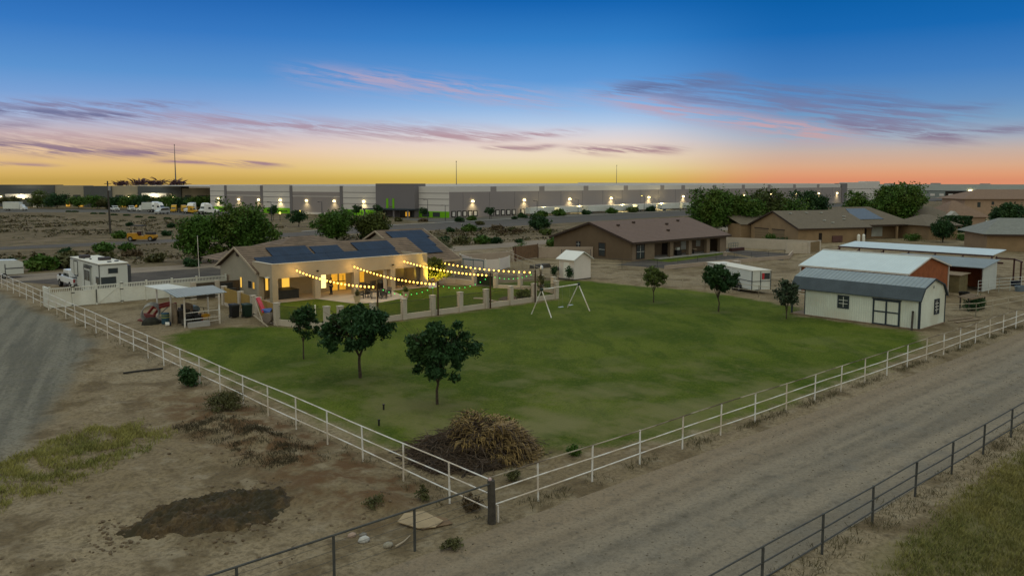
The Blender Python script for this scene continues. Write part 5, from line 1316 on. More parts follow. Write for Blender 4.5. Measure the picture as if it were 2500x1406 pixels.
engine_thing('blue_drum', (5.55, 48.7, 0), 0, 'blue barrel with yellow markings in front of the red loader arms', 'barrel', BLUEP, [
    ('barrel', mat('dusty_blue', (.025, .075, .11), .6, .2), f_(('lathe', (0, 0, 0), [(.30, 0), (.32, .05), (.32, .45), (.33, .48), (.32, .51), (.32, .9), (.28, .95)], 14))),
    ('band', mat('yellow_band', (.40, .40, .02), .6), f_(('lathe', (0, 0, .55), [(.325, 0), (.325, .05)], 14), ('lathe', (0, 0, .75), [(.325, 0), (.325, .03)], 14)))])
engine_thing('white_bucket', (5.35, 47.6, 0), 0, 'white and navy bucket lying on its side by the blue barrel', 'bucket', WHITE, [
    ('pail', WHITE, f_(('tube', (-.2, 0, .17), (.1, -.1, .17), .17, 12, .15))), ('lid', NAVY, f_(('tube', (.1, -.1, .17), (.22, -.14, .17), .175, 12)))])
engine_thing('dirt_pile', (4.6, 49.4, 0), 0, 'dark tarp-covered mound left of the blue barrel', 'mound', BLACK, [('tarp', mat('dark_tarp', (.022, .022, .016), .8, .3), f_(('ball', (0, 0, .0), .8, 10, 6, 1, .8, .75), ('ball', (.5, .3, 0), .5, 8, 6, 1, 1, .7)))])
engine_thing('yellow_implement', (8.1, 47.6, 0), R(20), 'yellow ride-on implement under the metal awning', 'implement', YELLOWM, [
    ('body', YELLOWM, f_(('extr', [(-.8, -.4, .3), (.5, -.4, .3), (.7, -.4, .6), (.2, -.4, .75), (-.7, -.4, .6)], (0, .8, 0)))),
    ('seat', BLACK, f_(('box', -.5, -.1, -.25, .25, .62, .74), ('box', -.6, -.5, -.25, .25, .7, 1.15))),
    ('handlebar', BLACK, f_(('tube', (.45, 0, .6), (.3, 0, 1.2), .03, 6), ('tube', (.3, -.4, 1.2), (.3, .4, 1.2), .03, 6)))])
engine_thing('scrap_pile', (7.0, 46.9, 0), R(15), 'tangle of dark tools and pipes just behind the front awning rails', 'scrap', BLACK, [
    ('pipes', WOODD, f_(('tube', (-.8, 0, .1), (.9, .2, .7), .05, 6), ('tube', (-.6, .3, .05), (.8, -.3, .9), .04, 6), ('tube', (.1, -.4, .1), (.3, .5, 1.1), .04, 6), ('box', -.7, -.1, -.3, .3, 0, .5))), ('machine', BLACK, f_(('box', .2, .8, -.3, .3, .1, .75), ('ball', (.0, .2, .7), .28, 8, 6))), ('canister', mat('rust_red_can', (.13, .03, .02), .7), f_(('tube', (.9, -.1, 0), (.9, -.1, .55), .16, 10)))])
t = root('mower_wheels', (8.9, 47.9, 0), 'spoked hay-rake wheel leaning by the right awning post', 'wheel')
b = MB(); c = (8.75, 46.6, .42)
for i in range(20):
    a0, a1 = 2 * math.pi * i / 20, 2 * math.pi * (i + 1) / 20
    b.tube((c[0] + .40 * math.cos(a0), c[1], c[2] + .40 * math.sin(a0)), (c[0] + .40 * math.cos(a1), c[1], c[2] + .40 * math.sin(a1)), .02, 5)
    if i % 2 == 0: b.tube(c, (c[0] + .40 * math.cos(a0), c[1], c[2] + .40 * math.sin(a0)), .008, 4)
b.build('rim', WOOD, t)
engine_thing('stacked_crates', (6.9, 48.6, 0), R(8), 'stack of dark crates and boards at the back of the awning', 'crates', WOODD, [
    ('crate', WOODD, f_(('box', -.6, .4, -.5, .5, 0, .55), ('box', -.5, .5, -.4, .5, .56, 1.05))), ('board', WOOD, f_(('box', .5, .56, -.6, .7, 0, 1.6), ('box', .62, .68, -.6, .5, 0, 1.45), ('box', -.75, -.68, -.5, .5, 0, 1.7))), ('sack', mat('tan_sack', (.26, .20, .09), .9), f_(('ball', (.9, -.3, .2), .35, 8, 5, 1.3, 1, .6)))])
engine_thing('old_engine', (7.7, 50.1, 0), 0, 'dark old engine and blue-grey drum under the awning', 'engine', BLACK, [
    ('block', BLACK, f_(('box', -.5, .5, -.35, .35, .35, 1.0), ('box', -.3, .3, -.2, .2, 1.0, 1.3))), ('stand', STEELRED, f_(('box', -.6, -.5, -.4, .4, 0, .4), ('box', .5, .6, -.4, .4, 0, .4))), ('drum', mat('blue_grey_drum', (.09, .12, .13), .6), f_(('tube', (.9, -.3, .8), (.9, .5, .8), .3, 12)))])
for x, y, lb, m_ in ((11.15, 47.9, 'black wheeled rubbish bin left of the green one by the tan screens', BLACK), (12.05, 47.3, 'dark green wheeled rubbish bin right of the black one by the tan screens', mat('bin_green', (.010, .030, .018), .6))):
    t = root('wheelie_bin', (x, y, 0), lb, 'bin', 'wheeled bins by the tan screens')
    b = MB(); b.extr([(-.30, -.32, .08), (.30, -.32, .08), (.36, -.38, 1.1), (-.36, -.38, 1.1)], (0, .68, 0)); b.build('body', m_, t, local=True, bevel=.04)
    b = MB(); b.extr([(-.4, -.42, 1.1), (.4, -.42, 1.1), (.32, -.3, 1.22), (-.32, -.3, 1.22)], (0, .80, 0)); b.build('lid', m_, t, local=True, bevel=.03)
    wheel((-.28, .36, .13), (1, 0, 0), .13, .08, t, local=True); wheel((.28, .36, .13), (1, 0, 0), .13, .08, t, local=True)
t = root('kids_slide', (13.2, 43.3, 0), 'toppled play slide of red and blue plastic with a grey drum and two pale rails', 'play slide', None, 0)
b = MB(); b.extr([(11.72, 44.7, 1.95), (12.1, 44.9, 1.95), (11.85, 43.2, .95), (11.5, 43.0, .95)], (.05, -.05, .12)); b.build('red_panel', REDP, t)
b = MB(); b.extr([(11.5, 43.3, 1.05), (11.9, 43.5, 1.05), (12.3, 42.9, 1.12), (11.9, 42.6, .85)], (.04, -.05, .2)); b.build('blue_panel', BLUEP, t)
b = MB(); b.tube((11.55, 42.4, .6), (12.25, 42.8, .6), .42, 14); b.build('drum', mat('grey_brown_drum', (.17, .14, .115), .8), t)
b = MB(); b.beam((11.6, 44.6, 1.8), (11.2, 42.2, .1), .06, .1); b.beam((11.0, 43.6, .75), (11.3, 41.6, .02), .06, .1); b.beam((12.1, 43.2, .6), (12.0, 41.3, .02), .06, .1); b.build('rail', mat('pale_rail', (.36, .31, .24), .7), t)

# ------------------------------------------------------------------ foreground: brush pile, weeds, board, stones
t = root('brush_pile', (4.6, 6.0, 0), 'big heap of cut dead branches and dry yellow fronds in the lawn corner', 'brush pile')
rr = random.Random(5); b = MB()
def mound(x, y):
    x, y = x + .4, y - .2
    d = ((x - 4.5) / 2.9) ** 2 + ((y - 6.1) / 2.5) ** 2
    return max(0, 1 - d) ** .6 * (.66 + .62 * sm(x, 3.9, 5.4) + .95 * mnoise.noise((x * .75, y * .75, 4)) + .35 * mnoise.noise((x * 2.1, y * 2.1, 5)) + .25 * sm(x, 3.5, 6))
for k in range(1700):
    a = rr.uniform(0, 6.28); q = rr.random() ** .55
    x, y = 4.1 + math.cos(a) * q * 2.95, 6.3 + math.sin(a) * q * 2.5
    z = mound(x, y) * rr.uniform(.45, 1.0); L = rr.uniform(.3, 1.15); th = rr.uniform(0, 6.28); e = rr.uniform(-.55, .35)
    d = (math.cos(th) * math.cos(e) * L, math.sin(th) * math.cos(e) * L, math.sin(e) * L)
    p2 = (x + d[0], y + d[1], max(.03, z + d[2])); b.path([(x, y, max(.02, z)), ((x + p2[0]) / 2 + rr.uniform(-.06, .06), (y + p2[1]) / 2 + rr.uniform(-.06, .06), (max(.02, z) + p2[2]) / 2 + .05), p2], rr.choice((.010, .014, .02, .035)), 4, .006)
for k in range(130):
    a = rr.uniform(0, 6.28); q = rr.uniform(.85, 1.5); x, y = 4.1 + math.cos(a) * q * 2.7, 6.3 + math.sin(a) * q * 2.3; th = rr.uniform(0, 6.28); L = rr.uniform(.15, .6)
    b.tube((x, y, .03), (x + math.cos(th) * L, y + math.sin(th) * L, .04), .012, 4, .005)
b.build('branches', DEADBR, t)
b = MB(); n = 16
for j in range(n):
    for i in range(n):
        def P(i, j): x, y = 4.1 + (i / n - .5) * 5.6, 6.3 + (j / n - .5) * 4.8; return (x, y, mound(x, y) * .6 - .05 + .22 * mnoise.noise((x * 2, y * 2, 2)))
        b.face(P(i, j), P(i + 1, j), P(i + 1, j + 1), P(i, j + 1))
b.build('core', mat('dark_brush_core', (.028, .020, .014), .95, .4, 5.0), t)
b = MB()
for k in range(3200):
    a = rr.uniform(0, 6.28); q = rr.random() ** .6
    x, y = 5.1 + math.cos(a) * q * 1.9, 5.7 + math.sin(a) * q * 2.0
    if mnoise.noise((x * 1.5, y * 1.5, 12)) < rr.uniform(-.45, .22) - .22 * (x - 4.5): continue
    z = mound(x, y) * rr.uniform(.55, 1.02) + rr.uniform(0, .10)
    L = rr.uniform(.2, .62); th = rr.uniform(0, 6.28); w = .012
    ox, oy = x - 4.5, y - 6.2; o = math.hypot(ox, oy) + .01
    dx, dy = .6 * ox / o + .6 * math.cos(th), .6 * oy / o + .6 * math.sin(th); px_, py_ = -dy * w * 2, dx * w * 2
    m1 = (x + dx * L * .55, y + dy * L * .55, z + .10 * L); m2 = (x + dx * L * .9, y + dy * L * .9, z - L * rr.uniform(.2, .9))
    b.face((x - px_, y - py_, z), (x + px_, y + py_, z), (m1[0] + px_, m1[1] + py_, m1[2]), (m1[0] - px_, m1[1] - py_, m1[2])); b.face((m1[0] - px_, m1[1] - py_, m1[2]), (m1[0] + px_, m1[1] + py_, m1[2]), m2)
b.build('dry_fronds', STRAW, t)
def scatter(poly, n, seed, clump=0.0):
    r = random.Random(seed); x0, x1 = min(p[0] for p in poly), max(p[0] for p in poly); y0, y1 = min(p[1] for p in poly), max(p[1] for p in poly); out = []
    while len(out) < n:
        p = (r.uniform(x0, x1), r.uniform(y0, y1)); d = poly_d(p, poly)
        if d > -.5 and r.random() < sm(d, -.5, .9) and mnoise.noise((p[0] * .9, p[1] * .9, seed)) > clump + r.uniform(-.35, .35): out.append((p[0], p[1], ground_z(*p) - .01))
    return out
WL = [(-14.5, 15.5), (-11.5, 19.0), (-8.2, 21.8), (-5.6, 21.2), (-4.4, 18.2), (-6.8, 16.0), (-10.2, 13.8), (-13.5, 12.4)]
WR = [(5.0, -11.3), (9.0, -10.4), (14.5, -10.1), (18, -9.9), (26, -9.75), (30, -16), (10, -20), (6, -15)]
tag(blades('dry_grass', STRAWG, scatter(WL, 1500, 3, .0), .19, .013, 8, 4), 'yellowing dry grass across the bare lot', None, None, 'stuff')
tag(blades('dry_grass', mat('roadside_grass', (.175, .160, .050), .9, .3, .5, island=.55, col2=(.095, .110, .030)), scatter(WR, 8500, 7, -.55), .17, .012, 7, 9), 'olive dry grass on the near roadside corner', None, None, 'stuff')
WD = [(-4.6, 18.5), (-2.6, 19.5), (-1.2, 17.2), (-.7, 13.0), (-1.2, 9.5), (-3.0, 9.6), (-4.2, 11.6), (-3.4, 14.6)]
tag(blades('low_weeds', leafm('dull_weed', (.050, .042, .024), .5), scatter(WD, 900, 12, .0), .13, .012, 6, 13), 'dark low weeds on the bank below the fence', None, None, 'stuff')
edge = []
for k in range(900):
    x = rr.uniform(0, 60); y = .35 + rr.gauss(0, .22)
    if mnoise.noise((x * .5, 0, 4)) > -.1: edge.append((x, y, 0))
for k in range(420):
    y = rr.uniform(1, 60); x = rr.gauss(.1, .35)
    if mnoise.noise((0, y * .5, 6)) > -.05: edge.append((x, y, ground_z(x, y) - .01))
for k in range(500):
    x = rr.uniform(-6, 40); edge.append((x, -9.1 + rr.gauss(0, .35), 0))
tag(blades('fence_line_weeds', leafm('fence_weed', (.075, .066, .034), .5), edge, .16, .010, 5, 15), 'thin weeds along the fence lines', None, None, 'stuff')
# dark dug heap: rough soil and compost
b = MB(); st = .09; hx = np.arange(-10.7, -3.4, st); hy = np.arange(4.6, 9.9, st)
def heapz(x, y):
    d = poly_d((x, y), HEAP)
    return ground_z(x, y) - .05 + sm(d + .42 * mnoise.noise((x * 1.3, y * 1.3, 5)) + .22 * mnoise.noise((x * 4.2, y * 4.2, 6)), -.1, .75) * (.26 + .16 * mnoise.noise((x * 1.2, y * 1.2, 1)) + .16 * mnoise.noise((x * 2.9, y * 2.9, 2)) + .12 * mnoise.noise((x * 6.5, y * 6.5, 3)))
for x in hx:
    for y in hy:
        if poly_d((x + st / 2, y + st / 2), HEAP) > -.6:
            q = [(x, y), (x + st, y), (x + st, y + st), (x, y + st)]; b.face(*[(u, v, heapz(u, v)) for u, v in q])
o = b.build('compost_heap', mat('dark_compost', (.066, .045, .022), .95, .6, 1.8, bump=1.0, bscale=9, col2=(.036, .029, .014)), None, origin=(-7, 7.2, 0))
tag(o, 'low dark brown heap of compost spread on the bare lot', 'compost heap')
clods = MB(); r3 = random.Random(77)
for k in range(1100):
    x = r3.uniform(-14, -.6); y = r3.uniform(1.2, 22)
    if k > 620:
        a_ = r3.uniform(0, 6.28); q_ = r3.uniform(.85, 1.25); x, y = -7.1 + math.cos(a_) * 3.3 * q_, 7.3 + math.sin(a_) * 2.3 * q_
    if mnoise.noise((x * .35, y * .35, 8)) < r3.uniform(-.1, .4): continue
    s_ = r3.uniform(.02, .075); z = max(ground_z(x, y), heapz(x, y) if poly_d((x, y), HEAP) > .1 else -9)
    clods.ball((x, y, z + s_ * .2), s_, 5, 4, r3.uniform(.7, 1.5), r3.uniform(.7, 1.5), r3.uniform(.5, .9))
tag(clods.build('soil_clods', mat('soil_clod', (.125, .092, .058), .95, .35, 6.0)), 'small clods of soil scattered over the bare lot', None, None, 'stuff')
pebb = MB()
for k in range(900):
    x = r3.uniform(-8, 45); y = r3.uniform(-8.3, -.7); s_ = r3.uniform(.012, .04)
    pebb.ball((x, y, .012 + s_ * .3), s_, 5, 3, 1.2, 1, .7)
tag(pebb.build('road_gravel', mat('loose_gravel', (.155, .135, .105), .95, .4, 6.0)), 'loose stones on the gravel road', None, None, 'stuff')
t = root('plywood_board', (-1.9, 1.9, 0), 'broken-cornered sheet of plywood lying on the dirt near the corner post', 'board')
b = MB(); b.extr([(-2.55, 2.1, .10), (-2.25, 1.25, .06), (-1.75, .95, .05), (-1.25, 1.15, .07), (-1.35, 2.2, .12), (-2.0, 2.45, .14)], (0, 0, .03)); b.build('sheet', PLY, t)
b = MB(); b.extr([(-2.2, 1.15, .02), (-1.1, .85, .02), (-1.0, 1.35, .03), (-1.4, 2.1, .05)], (.03, -.03, .025)); b.build('under_sheet', mat('split_plywood', (.16, .105, .06), .9, .2), t)
for x, y, s_, lb, c_ in ((-4.10, 1.75, .17, 'pale rounded stone, the larger of two beside the dark rail fence', (.42, .42, .40)), (-4.15, 2.45, .13, 'pinkish stone farthest from the dark rail fence', (.34, .25, .2)), (-3.75, .85, .15, 'grey-tan rock closest to the dark rail fence', (.26, .24, .19)), (-3.90, 2.15, .11, 'dull grey stone between the pale one and the pinkish one', (.2, .19, .17))):
    b = MB(); b.ball((0, 0, 0), s_, 9, 7, 1.25, .95, .72)
    rs = random.Random(int(s_ * 1000)); b.v = [tuple(c * (1 + rs.uniform(-.1, .1)) for c in p) for p in b.v]
    o = b.build('stone', mat('stone', c_, .9, .2, 8.0), None, smooth=True); o.location = (x, y, ground_z(x, y) + s_ * .45); tag(o, lb, 'stone', 'stones near the dark rail fence')
t = root('dry_stick', (-3.4, .75, 0), 'pale bleached stick lying by the grey-tan rock', 'stick')
MB().path([(-3.6, .62, .06), (-3.2, .72, .08), (-2.75, 1.02, .05)], .035, 5, .015).build('stick', mat('bleached_wood', (.36, .30, .22), .9), t)
t = root('drain_pipe', (-1.6, 32.0, 0), 'black pipe lying on the ground outside the left fence', 'pipe')
MB().path([(-2.7, 32.15, .07), (-1.6, 32.0, .08), (-.4, 31.85, .06)], .06, 8).build('pipe', BLACK, t)
for x, y in ((5.0, 14.6), (3.3, 12.4)):
    t = root('sprinkler', (x, y, 0), 'little black sprinkler riser in the lawn to the left of the nearest tree' if x > 4 else 'little black sprinkler riser on the lawn edge closest to the left fence', 'sprinkler', 'lawn sprinklers')
    MB().tube((x, y, 0), (x, y, .26), .05, 7).tube((x, y, .26), (x, y, .32), .065, 7).build('riser', BLACK, t)
def bush(name, loc, label, m, r, h, seed, group=None, clumps=50, per=34, leaf=.10, cat='shrub'):
    t = root(name, loc, label, cat, group)
    o = bpy.data.objects.new('foliage', shrub_mesh('foliage', m, r, h, seed, clumps, per, leaf)); COL.objects.link(o); o.parent = t
    return t
bush('green_bush', (-.75, 26.4, 0), 'compact bright dark-green bush outside the left fence', mat('bush_green', (.018, .050, .010), .6, .3, .8, island=.4), .62, 1.25, 91, clumps=70, per=36, leaf=.09)
bush('tumbleweed', (-1.1, 20.2, .05), 'wispy olive-brown tumbleweed against the left fence', LEAF_O, 1.1, .95, 92, clumps=60, per=60, leaf=.055)
bush('dry_weed', (.2, 1.4, 0), 'brown dead weed clump just left of the old corner post', LEAF_B, .45, .5, 93, clumps=22, leaf=.06)
bush('dry_weed', (-.6, 3.3, .1), 'small dull green weed under the left fence near the plywood board', LEAF_O, .32, .5, 94, clumps=14, leaf=.05)
bush('dry_weed', (-2.4, 3.9, .1), 'thin olive weed on the bank above the plywood board', LEAF_O, .5, .4, 95, clumps=14, leaf=.05)
bush('dry_weed', (-2.2, -.6, 0), 'low grey-green weed at the road edge below the plywood board', LEAF_O, .5, .3, 96, clumps=14, leaf=.05)
bush('dry_weed', (3.4, 2.6, 0), 'dusty weed patch between the brush pile and the corner post', LEAF_O, .5, .4, 97, clumps=18, leaf=.05)
bush('dry_weed', (7.2, 3.0, 0), 'small green weed at the right foot of the brush pile', LEAF_M, .38, .55, 98, clumps=20, leaf=.06)
# ------------------------------------------------------------------ brown house to the right
N1 = root('house', (88, 65, 0), 'dark brown stucco house with plain maroon-grey gable roof and recessed back patio', 'house')
b = MB(); b.extr([(75.8, 57, 0), (75.8, 73.3, 0), (75.8, 73.3, 2.8), (75.8, 65.1, 5.35), (75.8, 57, 2.8)], (.25, 0, 0)); b.box(76.05, 100.3, 73.05, 73.3, 0, 2.8); b.extr([(100.3, 57, 0), (100.3, 73.3, 0), (100.3, 73.3, 2.8), (100.3, 65.1, 5.35), (100.3, 57, 2.8)], (.2, 0, 0)); b.build('wall', BROWNWALL, N1)
b = MB(); b.box(76.05, 81.3, 57.0, 57.25, 0, 2.75); b.box(81.05, 81.3, 57.25, 60.4, 0, 2.75); b.box(81.3, 100.3, 60.2, 60.4, 0, 2.75); b.box(81.3, 100.3, 57.0, 57.3, 2.35, 2.75); b.build('wall', BROWNWALL2, N1)
for x0, x1 in ((85.2, 86.0), (90.0, 90.8), (94.9, 95.8), (98.7, 100.3)): MB().box(x0, x1, 56.98, 57.5, 0, 2.36).build('column', BROWNWALL2, N1)
def gz(y): return 2.86 + (5.56 - 2.86) * (1 - abs(y - 65.1) / 8.8)
b = MB(); b.slab([(75.3, 56.3, gz(56.3)), (100.9, 56.3, gz(56.3)), (100.9, 65.1, 5.56), (75.3, 65.1, 5.56)], .1); b.slab([(75.3, 65.1, 5.56), (100.9, 65.1, 5.56), (100.9, 73.9, gz(73.9)), (75.3, 73.9, gz(73.9))], .1); b.build('roof', TILEN, N1)
b = MB(); b.beam((75.26, 56.3, 2.72), (75.26, 65.1, 5.42), .08, .3); b.beam((75.26, 73.9, 2.72), (75.26, 65.1, 5.42), .08, .3); b.box(75.3, 100.9, 56.22, 56.3, 2.58, 2.86); b.beam((100.94, 56.3, 2.72), (100.94, 65.1, 5.42), .08, .3); b.build('fascia', FASCIA_D, N1)
pane_win(N1, 'x', 75.8, 67.4, 68.2, 1.55, 2.3, fm=FASCIA_D); pane_win(N1, 'x', 75.8, 62.2, 63.4, .45, 2.35, fm=FASCIA_D, nx=1)
pane_win(N1, 'y', 57.0, 77.0, 78.8, .3, 2.3, fm=FASCIA_D)
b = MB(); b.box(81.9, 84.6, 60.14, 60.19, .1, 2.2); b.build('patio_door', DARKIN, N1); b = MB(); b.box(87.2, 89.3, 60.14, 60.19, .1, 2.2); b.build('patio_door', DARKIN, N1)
b = MB(); b.box(92.2, 93.6, 60.14, 60.19, .6, 2.1); b.build('window', GLASSL, N1); b = MB(); b.box(96.4, 97.6, 60.14, 60.19, .9, 2.1); b.build('window', GLASSL, N1)
b = MB()
for x, y in ((79.5, 62.8), (84.2, 63.6), (91.0, 62.2), (95.6, 63.4), (88.0, 59.6)): b.cbox((x, y, gz(y)), (.4, .4, .28)); b.build('roof_vent', FASCIA_D, N1); b = MB()
b = MB(); b.box(81.3, 100.3, 56.0, 60.2, .0, .06); b.build('patio_slab', CONCG, N1)
t = root('grill_cart', (88.3, 57.6, 0), 'dark covered grill on the back patio of the brown house', 'grill')
b = MB(); b.box(87.7, 88.9, 57.55, 58.1, .06, .95); b.build('cabinet', BLACK, t); b = MB(); b.box(87.8, 88.5, 57.6, 58.0, .95, 1.35); b.build('hood', GLASSL, t)
t = root('patio_table', (93.0, 58.2, 0), 'small pale table on the back patio of the brown house', 'table')
b = MB(); b.box(92.5, 93.5, 57.9, 58.6, .75, .82); b.build('tabletop', TERRA, t); b = MB(); b.box(92.9, 93.1, 58.15, 58.35, .06, .75); b.build('leg', BLACK, t)
t = root('trampoline_frame', (103.2, 57.6, 0), 'dark teal metal frames and gear piled right of the brown house', 'frame')
b = MB()
for k in range(5): b.tube((101.6 + .7 * k, 57.2, 0), (101.6 + .7 * k, 57.2, 1.3), .035, 6)
b.tube((101.6, 57.2, 1.3), (104.4, 57.2, 1.3), .035, 6).tube((101.6, 57.2, .8), (104.4, 57.2, .8), .03, 6); b.build('rail', BLUEG, t)
b = MB(); b.box(101.4, 105.2, 56.4, 57.0, 0, .5); b.build('bin_row', STEELRED, t)
rail_fence('rail_fence', 'dark thin rail fence around the yard of the brown house', [(64.6, 55.4), (69.5, 47.2), (82, 46.4), (97, 44.2)], 1.35, (1.3, .9, .5), DARKPIPE, 4.1, .022)
low_wall('block_wall', 'low tan block wall along the yard of the brown house', [(70.5, 46.7), (84, 45.6), (96.8, 43.4), (104.8, 47.2)], .55, [(93.6, 52.6)], .6, iron=False, m=BLOCKP)
low_wall('block_wall', 'tall grey block wall between the brown house and the tan house', [(104.0, 72), (107.9, 62.5), (112.4, 46.6)], 1.8, [(112.4, 46.6)], 1.85, iron=False)
low_wall('block_wall', 'short pale wall corner beside the tan wooden gate', [(107.7, 46.0), (105.0, 48.5)], 1.8, [(107.7, 46.0)], 1.82, iron=False)
t = root('yard_gate', (110, 46.3, 0), 'tan wooden double gate in the grey block wall', 'gate')
b = MB(); b.beam((107.95, 46.05, .95), (112.2, 46.5, .95), .06, 1.65); b.build('panel', mat('tan_gate_boards', (.20, .145, .075), .9, .15, 2.0, pat=('rib', 'x', .3, .7)), t)
for i, (x, y) in enumerate(((68.9, 36.3), (70.9, 35.9))):
    t = root('gate_pillar', (x, y, 0), ('left' if i == 0 else 'right') + ' of two short tan pillars behind the stock trailer', 'pillar', 'pair of tan gate pillars behind the trailer')
    b = MB(); b.cbox((x, y, 0), (.75, .75, 1.85)); b.build('shaft', BLOCK, t); b = MB(); b.cbox((x, y, 1.85), (.85, .85, .1)); b.build('cap', CONC, t)
low_wall('block_wall', 'pinkish block wall with tan gate behind the small white shed', [(47.5, 69.6), (52.7, 69.0), (62.0, 68.2)], 1.55, [(62.0, 68.2)], 1.6, iron=False, m=BLOCKP)
low_wall('block_wall', 'pinkish wall running up to the corner of the brown house', [(69.3, 70.0), (75.7, 64.6)], 1.7, [(69.3, 70.0)], 1.75, iron=False, m=BLOCKP)
t = root('yard_gate', (65.7, 69.2, 0), 'rusty brown double gate with a bush above it in the pinkish wall', 'gate')
b = MB(); b.beam((62.4, 68.3, 1.15), (69.0, 70.0, 1.15), .06, 2.0); b.build('panel', mat('rust_brown_boards', (.155, .095, .055), .9, .2, 2.0, pat=('rib', 'x', .3, .6)), t)
b = MB()
for x, y in ((62.35, 68.25), (69.05, 70.05), (62.9, 68.4)): b.tube((x, y, 0), (x, y, 2.25), .07, 6)
b.build('post', STEELRED, t)
bush('gate_shrub', (66.6, 71.2, 0), 'green bush poking above the rusty brown gate', LEAF_M, 1.3, 2.7, 101)
t = root('garden_bench', (71.6, 65.0, 0), 'dark railing panel against the pinkish wall left of the brown house', 'railing')
t.name = 'railing'; WLOC[t.name] = Vector((71.6, 65.0, 0))
b = MB()
for z in (.8, 1.05, 1.3, 1.55): b.beam((69.6, 65.4, z), (73.0, 62.6, z), .04, .05)
b.beam((69.6, 65.4, 0), (69.6, 65.4, 1.6), .06, .06); b.beam((73.0, 62.6, 0), (73.0, 62.6, 1.6), .06, .06); b.build('rail', DARKPIPE, t)
for k, (x, y, s_) in enumerate(((59.5, 59.5, 1.0), (62.6, 56.4, 1.3), (60.0, 55.0, .9))):
    t = root('scrap_heap', (x, y, 0), ('low heap of dark scrap behind the corral fence', 'long dark tarp-covered stack behind the corral fence', 'dark timber stack nearest the small white shed')[k], 'scrap heap', 'dark stacks in the corral')
    b = MB(); b.extr([(-1.6 * s_, -.6, 0), (1.6 * s_, -.6, 0), (1.3 * s_, -.5, .5), (-1.4 * s_, -.5, .42)], (0, 1.1, 0)); b.build('stack', WOODD, t, local=True)
# ------------------------------------------------------------------ tan house with garage gable, further right
def hip(b, x0, x1, y0, y1, ze, zr, inset=None, ends=(1, 1)):
    """roof over a rectangle with its ridge along the longer (x) side; ends: 1 hip, 0 gable"""
    yc = (y0 + y1) / 2; i = inset if inset is not None else (y1 - y0) / 2
    a, c = (x0 + i * ends[0], yc, zr), (x1 - i * ends[1], yc, zr)
    p = [(x0, y0, ze), (x1, y0, ze), (x1, y1, ze), (x0, y1, ze)]
    b.face(p[0], p[1], c, a); b.face(p[2], p[3], a, c); b.face(p[3], p[0], a); b.face(p[1], p[2], c); b.face(p[3], p[2], p[1], p[0])
N2 = root('house', (125.3, 57.5, 0), 'tan stucco house with grey-brown roof and garage gable facing the block wall', 'house', None, R(-22.5))
b = MB(); b.extr([(.3, .5, 0), (.3, 15.3, 0), (.3, 15.3, 2.85), (.3, 8, 5.7), (.3, .5, 2.85)], (.25, 0, 0)); b.box(.55, 16, .5, .75, 0, 2.85); b.box(15.75, 16, .75, 7, 0, 2.85); b.box(16, 31, 7, 7.25, 0, 2.85); b.box(31, 38.5, -.8, -.55, 0, 2.85); b.box(31, 31.25, -.55, 7, 0, 2.85); b.box(-1.7, 6.7, 15.9, 20.6, 0, 2.95); b.build('wall', TANWALL, N2, local=True)
b = MB(); b.slab([(-.1, 0, 2.85), (17.5, 0, 2.85), (17.5, 8, 5.95), (-.1, 8, 5.95)], .12); b.slab([(-.1, 8, 5.95), (17.5, 8, 5.95), (17.5, 16, 2.85), (-.1, 16, 2.85)], .12); b.build('roof', TILEG, N2, local=True)
b = MB(); hip(b, 13, 33.5, 4.6, 19, 2.95, 6.35, 6.2); b.build('roof', TILEG, N2, local=True)
b = MB(); hip(b, 30, 39.3, -1.4, 9, 2.9, 4.9, 3.5, (1, 1)); b.build('roof', TILEG, N2, local=True)
b = MB(); b.slab([(-2, 15.6, 2.9), (7, 15.6, 2.9), (7, 21, 4.6), (-2, 21, 4.6)], .1); b.build('roof', TILEG, N2, local=True)
b = MB(); b.beam((-.14, 0, 2.75), (-.14, 8, 5.85), .08, .28); b.beam((-.14, 16, 2.75), (-.14, 8, 5.85), .08, .28); b.box(-.1, 17.4, -.08, 0, 2.6, 2.85); b.box(16, 31, 4.5, 4.6, 2.65, 2.95); b.box(30, 39.3, -1.48, -1.4, 2.65, 2.9); b.build('fascia', FASCIA_D, N2, local=True)
b = MB(); b.box(.26, .298, 9.6, 13.9, .1, 2.2); b.box(.26, .298, 4.6, 8.2, .1, 2.2); b.build('garage_door', mat('tan_garage_door', (.20, .145, .085), .8, .05, 1.0, pat=('rib', 'z', .5, .75)), N2, local=True)
b = MB(); b.box(.24, .296, 9.4, 14.1, 2.2, 2.4); b.box(.24, .296, 4.4, 8.4, 2.2, 2.4); b.build('trim', FASCIA_D, N2, local=True)
b = MB(); b.box(16.4, 22.5, 6.94, 6.99, 0, 2.5); b.build('painted_porch_shade_door', DARKIN, N2, local=True)  # near-black sheet painted as the porch's shade, door included
b = MB(); b.box(23.8, 26.6, 6.93, 6.98, .4, 2.4); b.build('window', GLASSL, N2, local=True)
for x in (18.4, 28.2): MB().box(x, x + .35, 4.7, 5.05, 0, 2.95).build('column', TANWALL, N2, local=True)
b = MB(); b.box(33, 36.5, -.86, -.81, .8, 2.2); b.build('window', mat('pale_blind', (.36, .36, .34), .7), N2, local=True)
b = MB(); b.slab([(19.2, 6.6, 4.02), (26.5, 6.6, 4.02), (25.5, 11.0, 6.05), (20.5, 11.0, 6.05)], .06); b.build('solar_panel', mat('grey_blue_solar', (.055, .075, .10), .25, .2), N2, local=True)
b = MB()
for x, y in ((3, 6.4), (7, 6.6), (10.5, 6.5), (8.4, 3.0), (9.6, 2.0), (13.5, 3.4), (14.5, 4.6)): b.cbox((x, y, 2.95 + y * .3875), (.55, .3, .12))
b.build('roof_vent', GLASSL, N2, local=True)
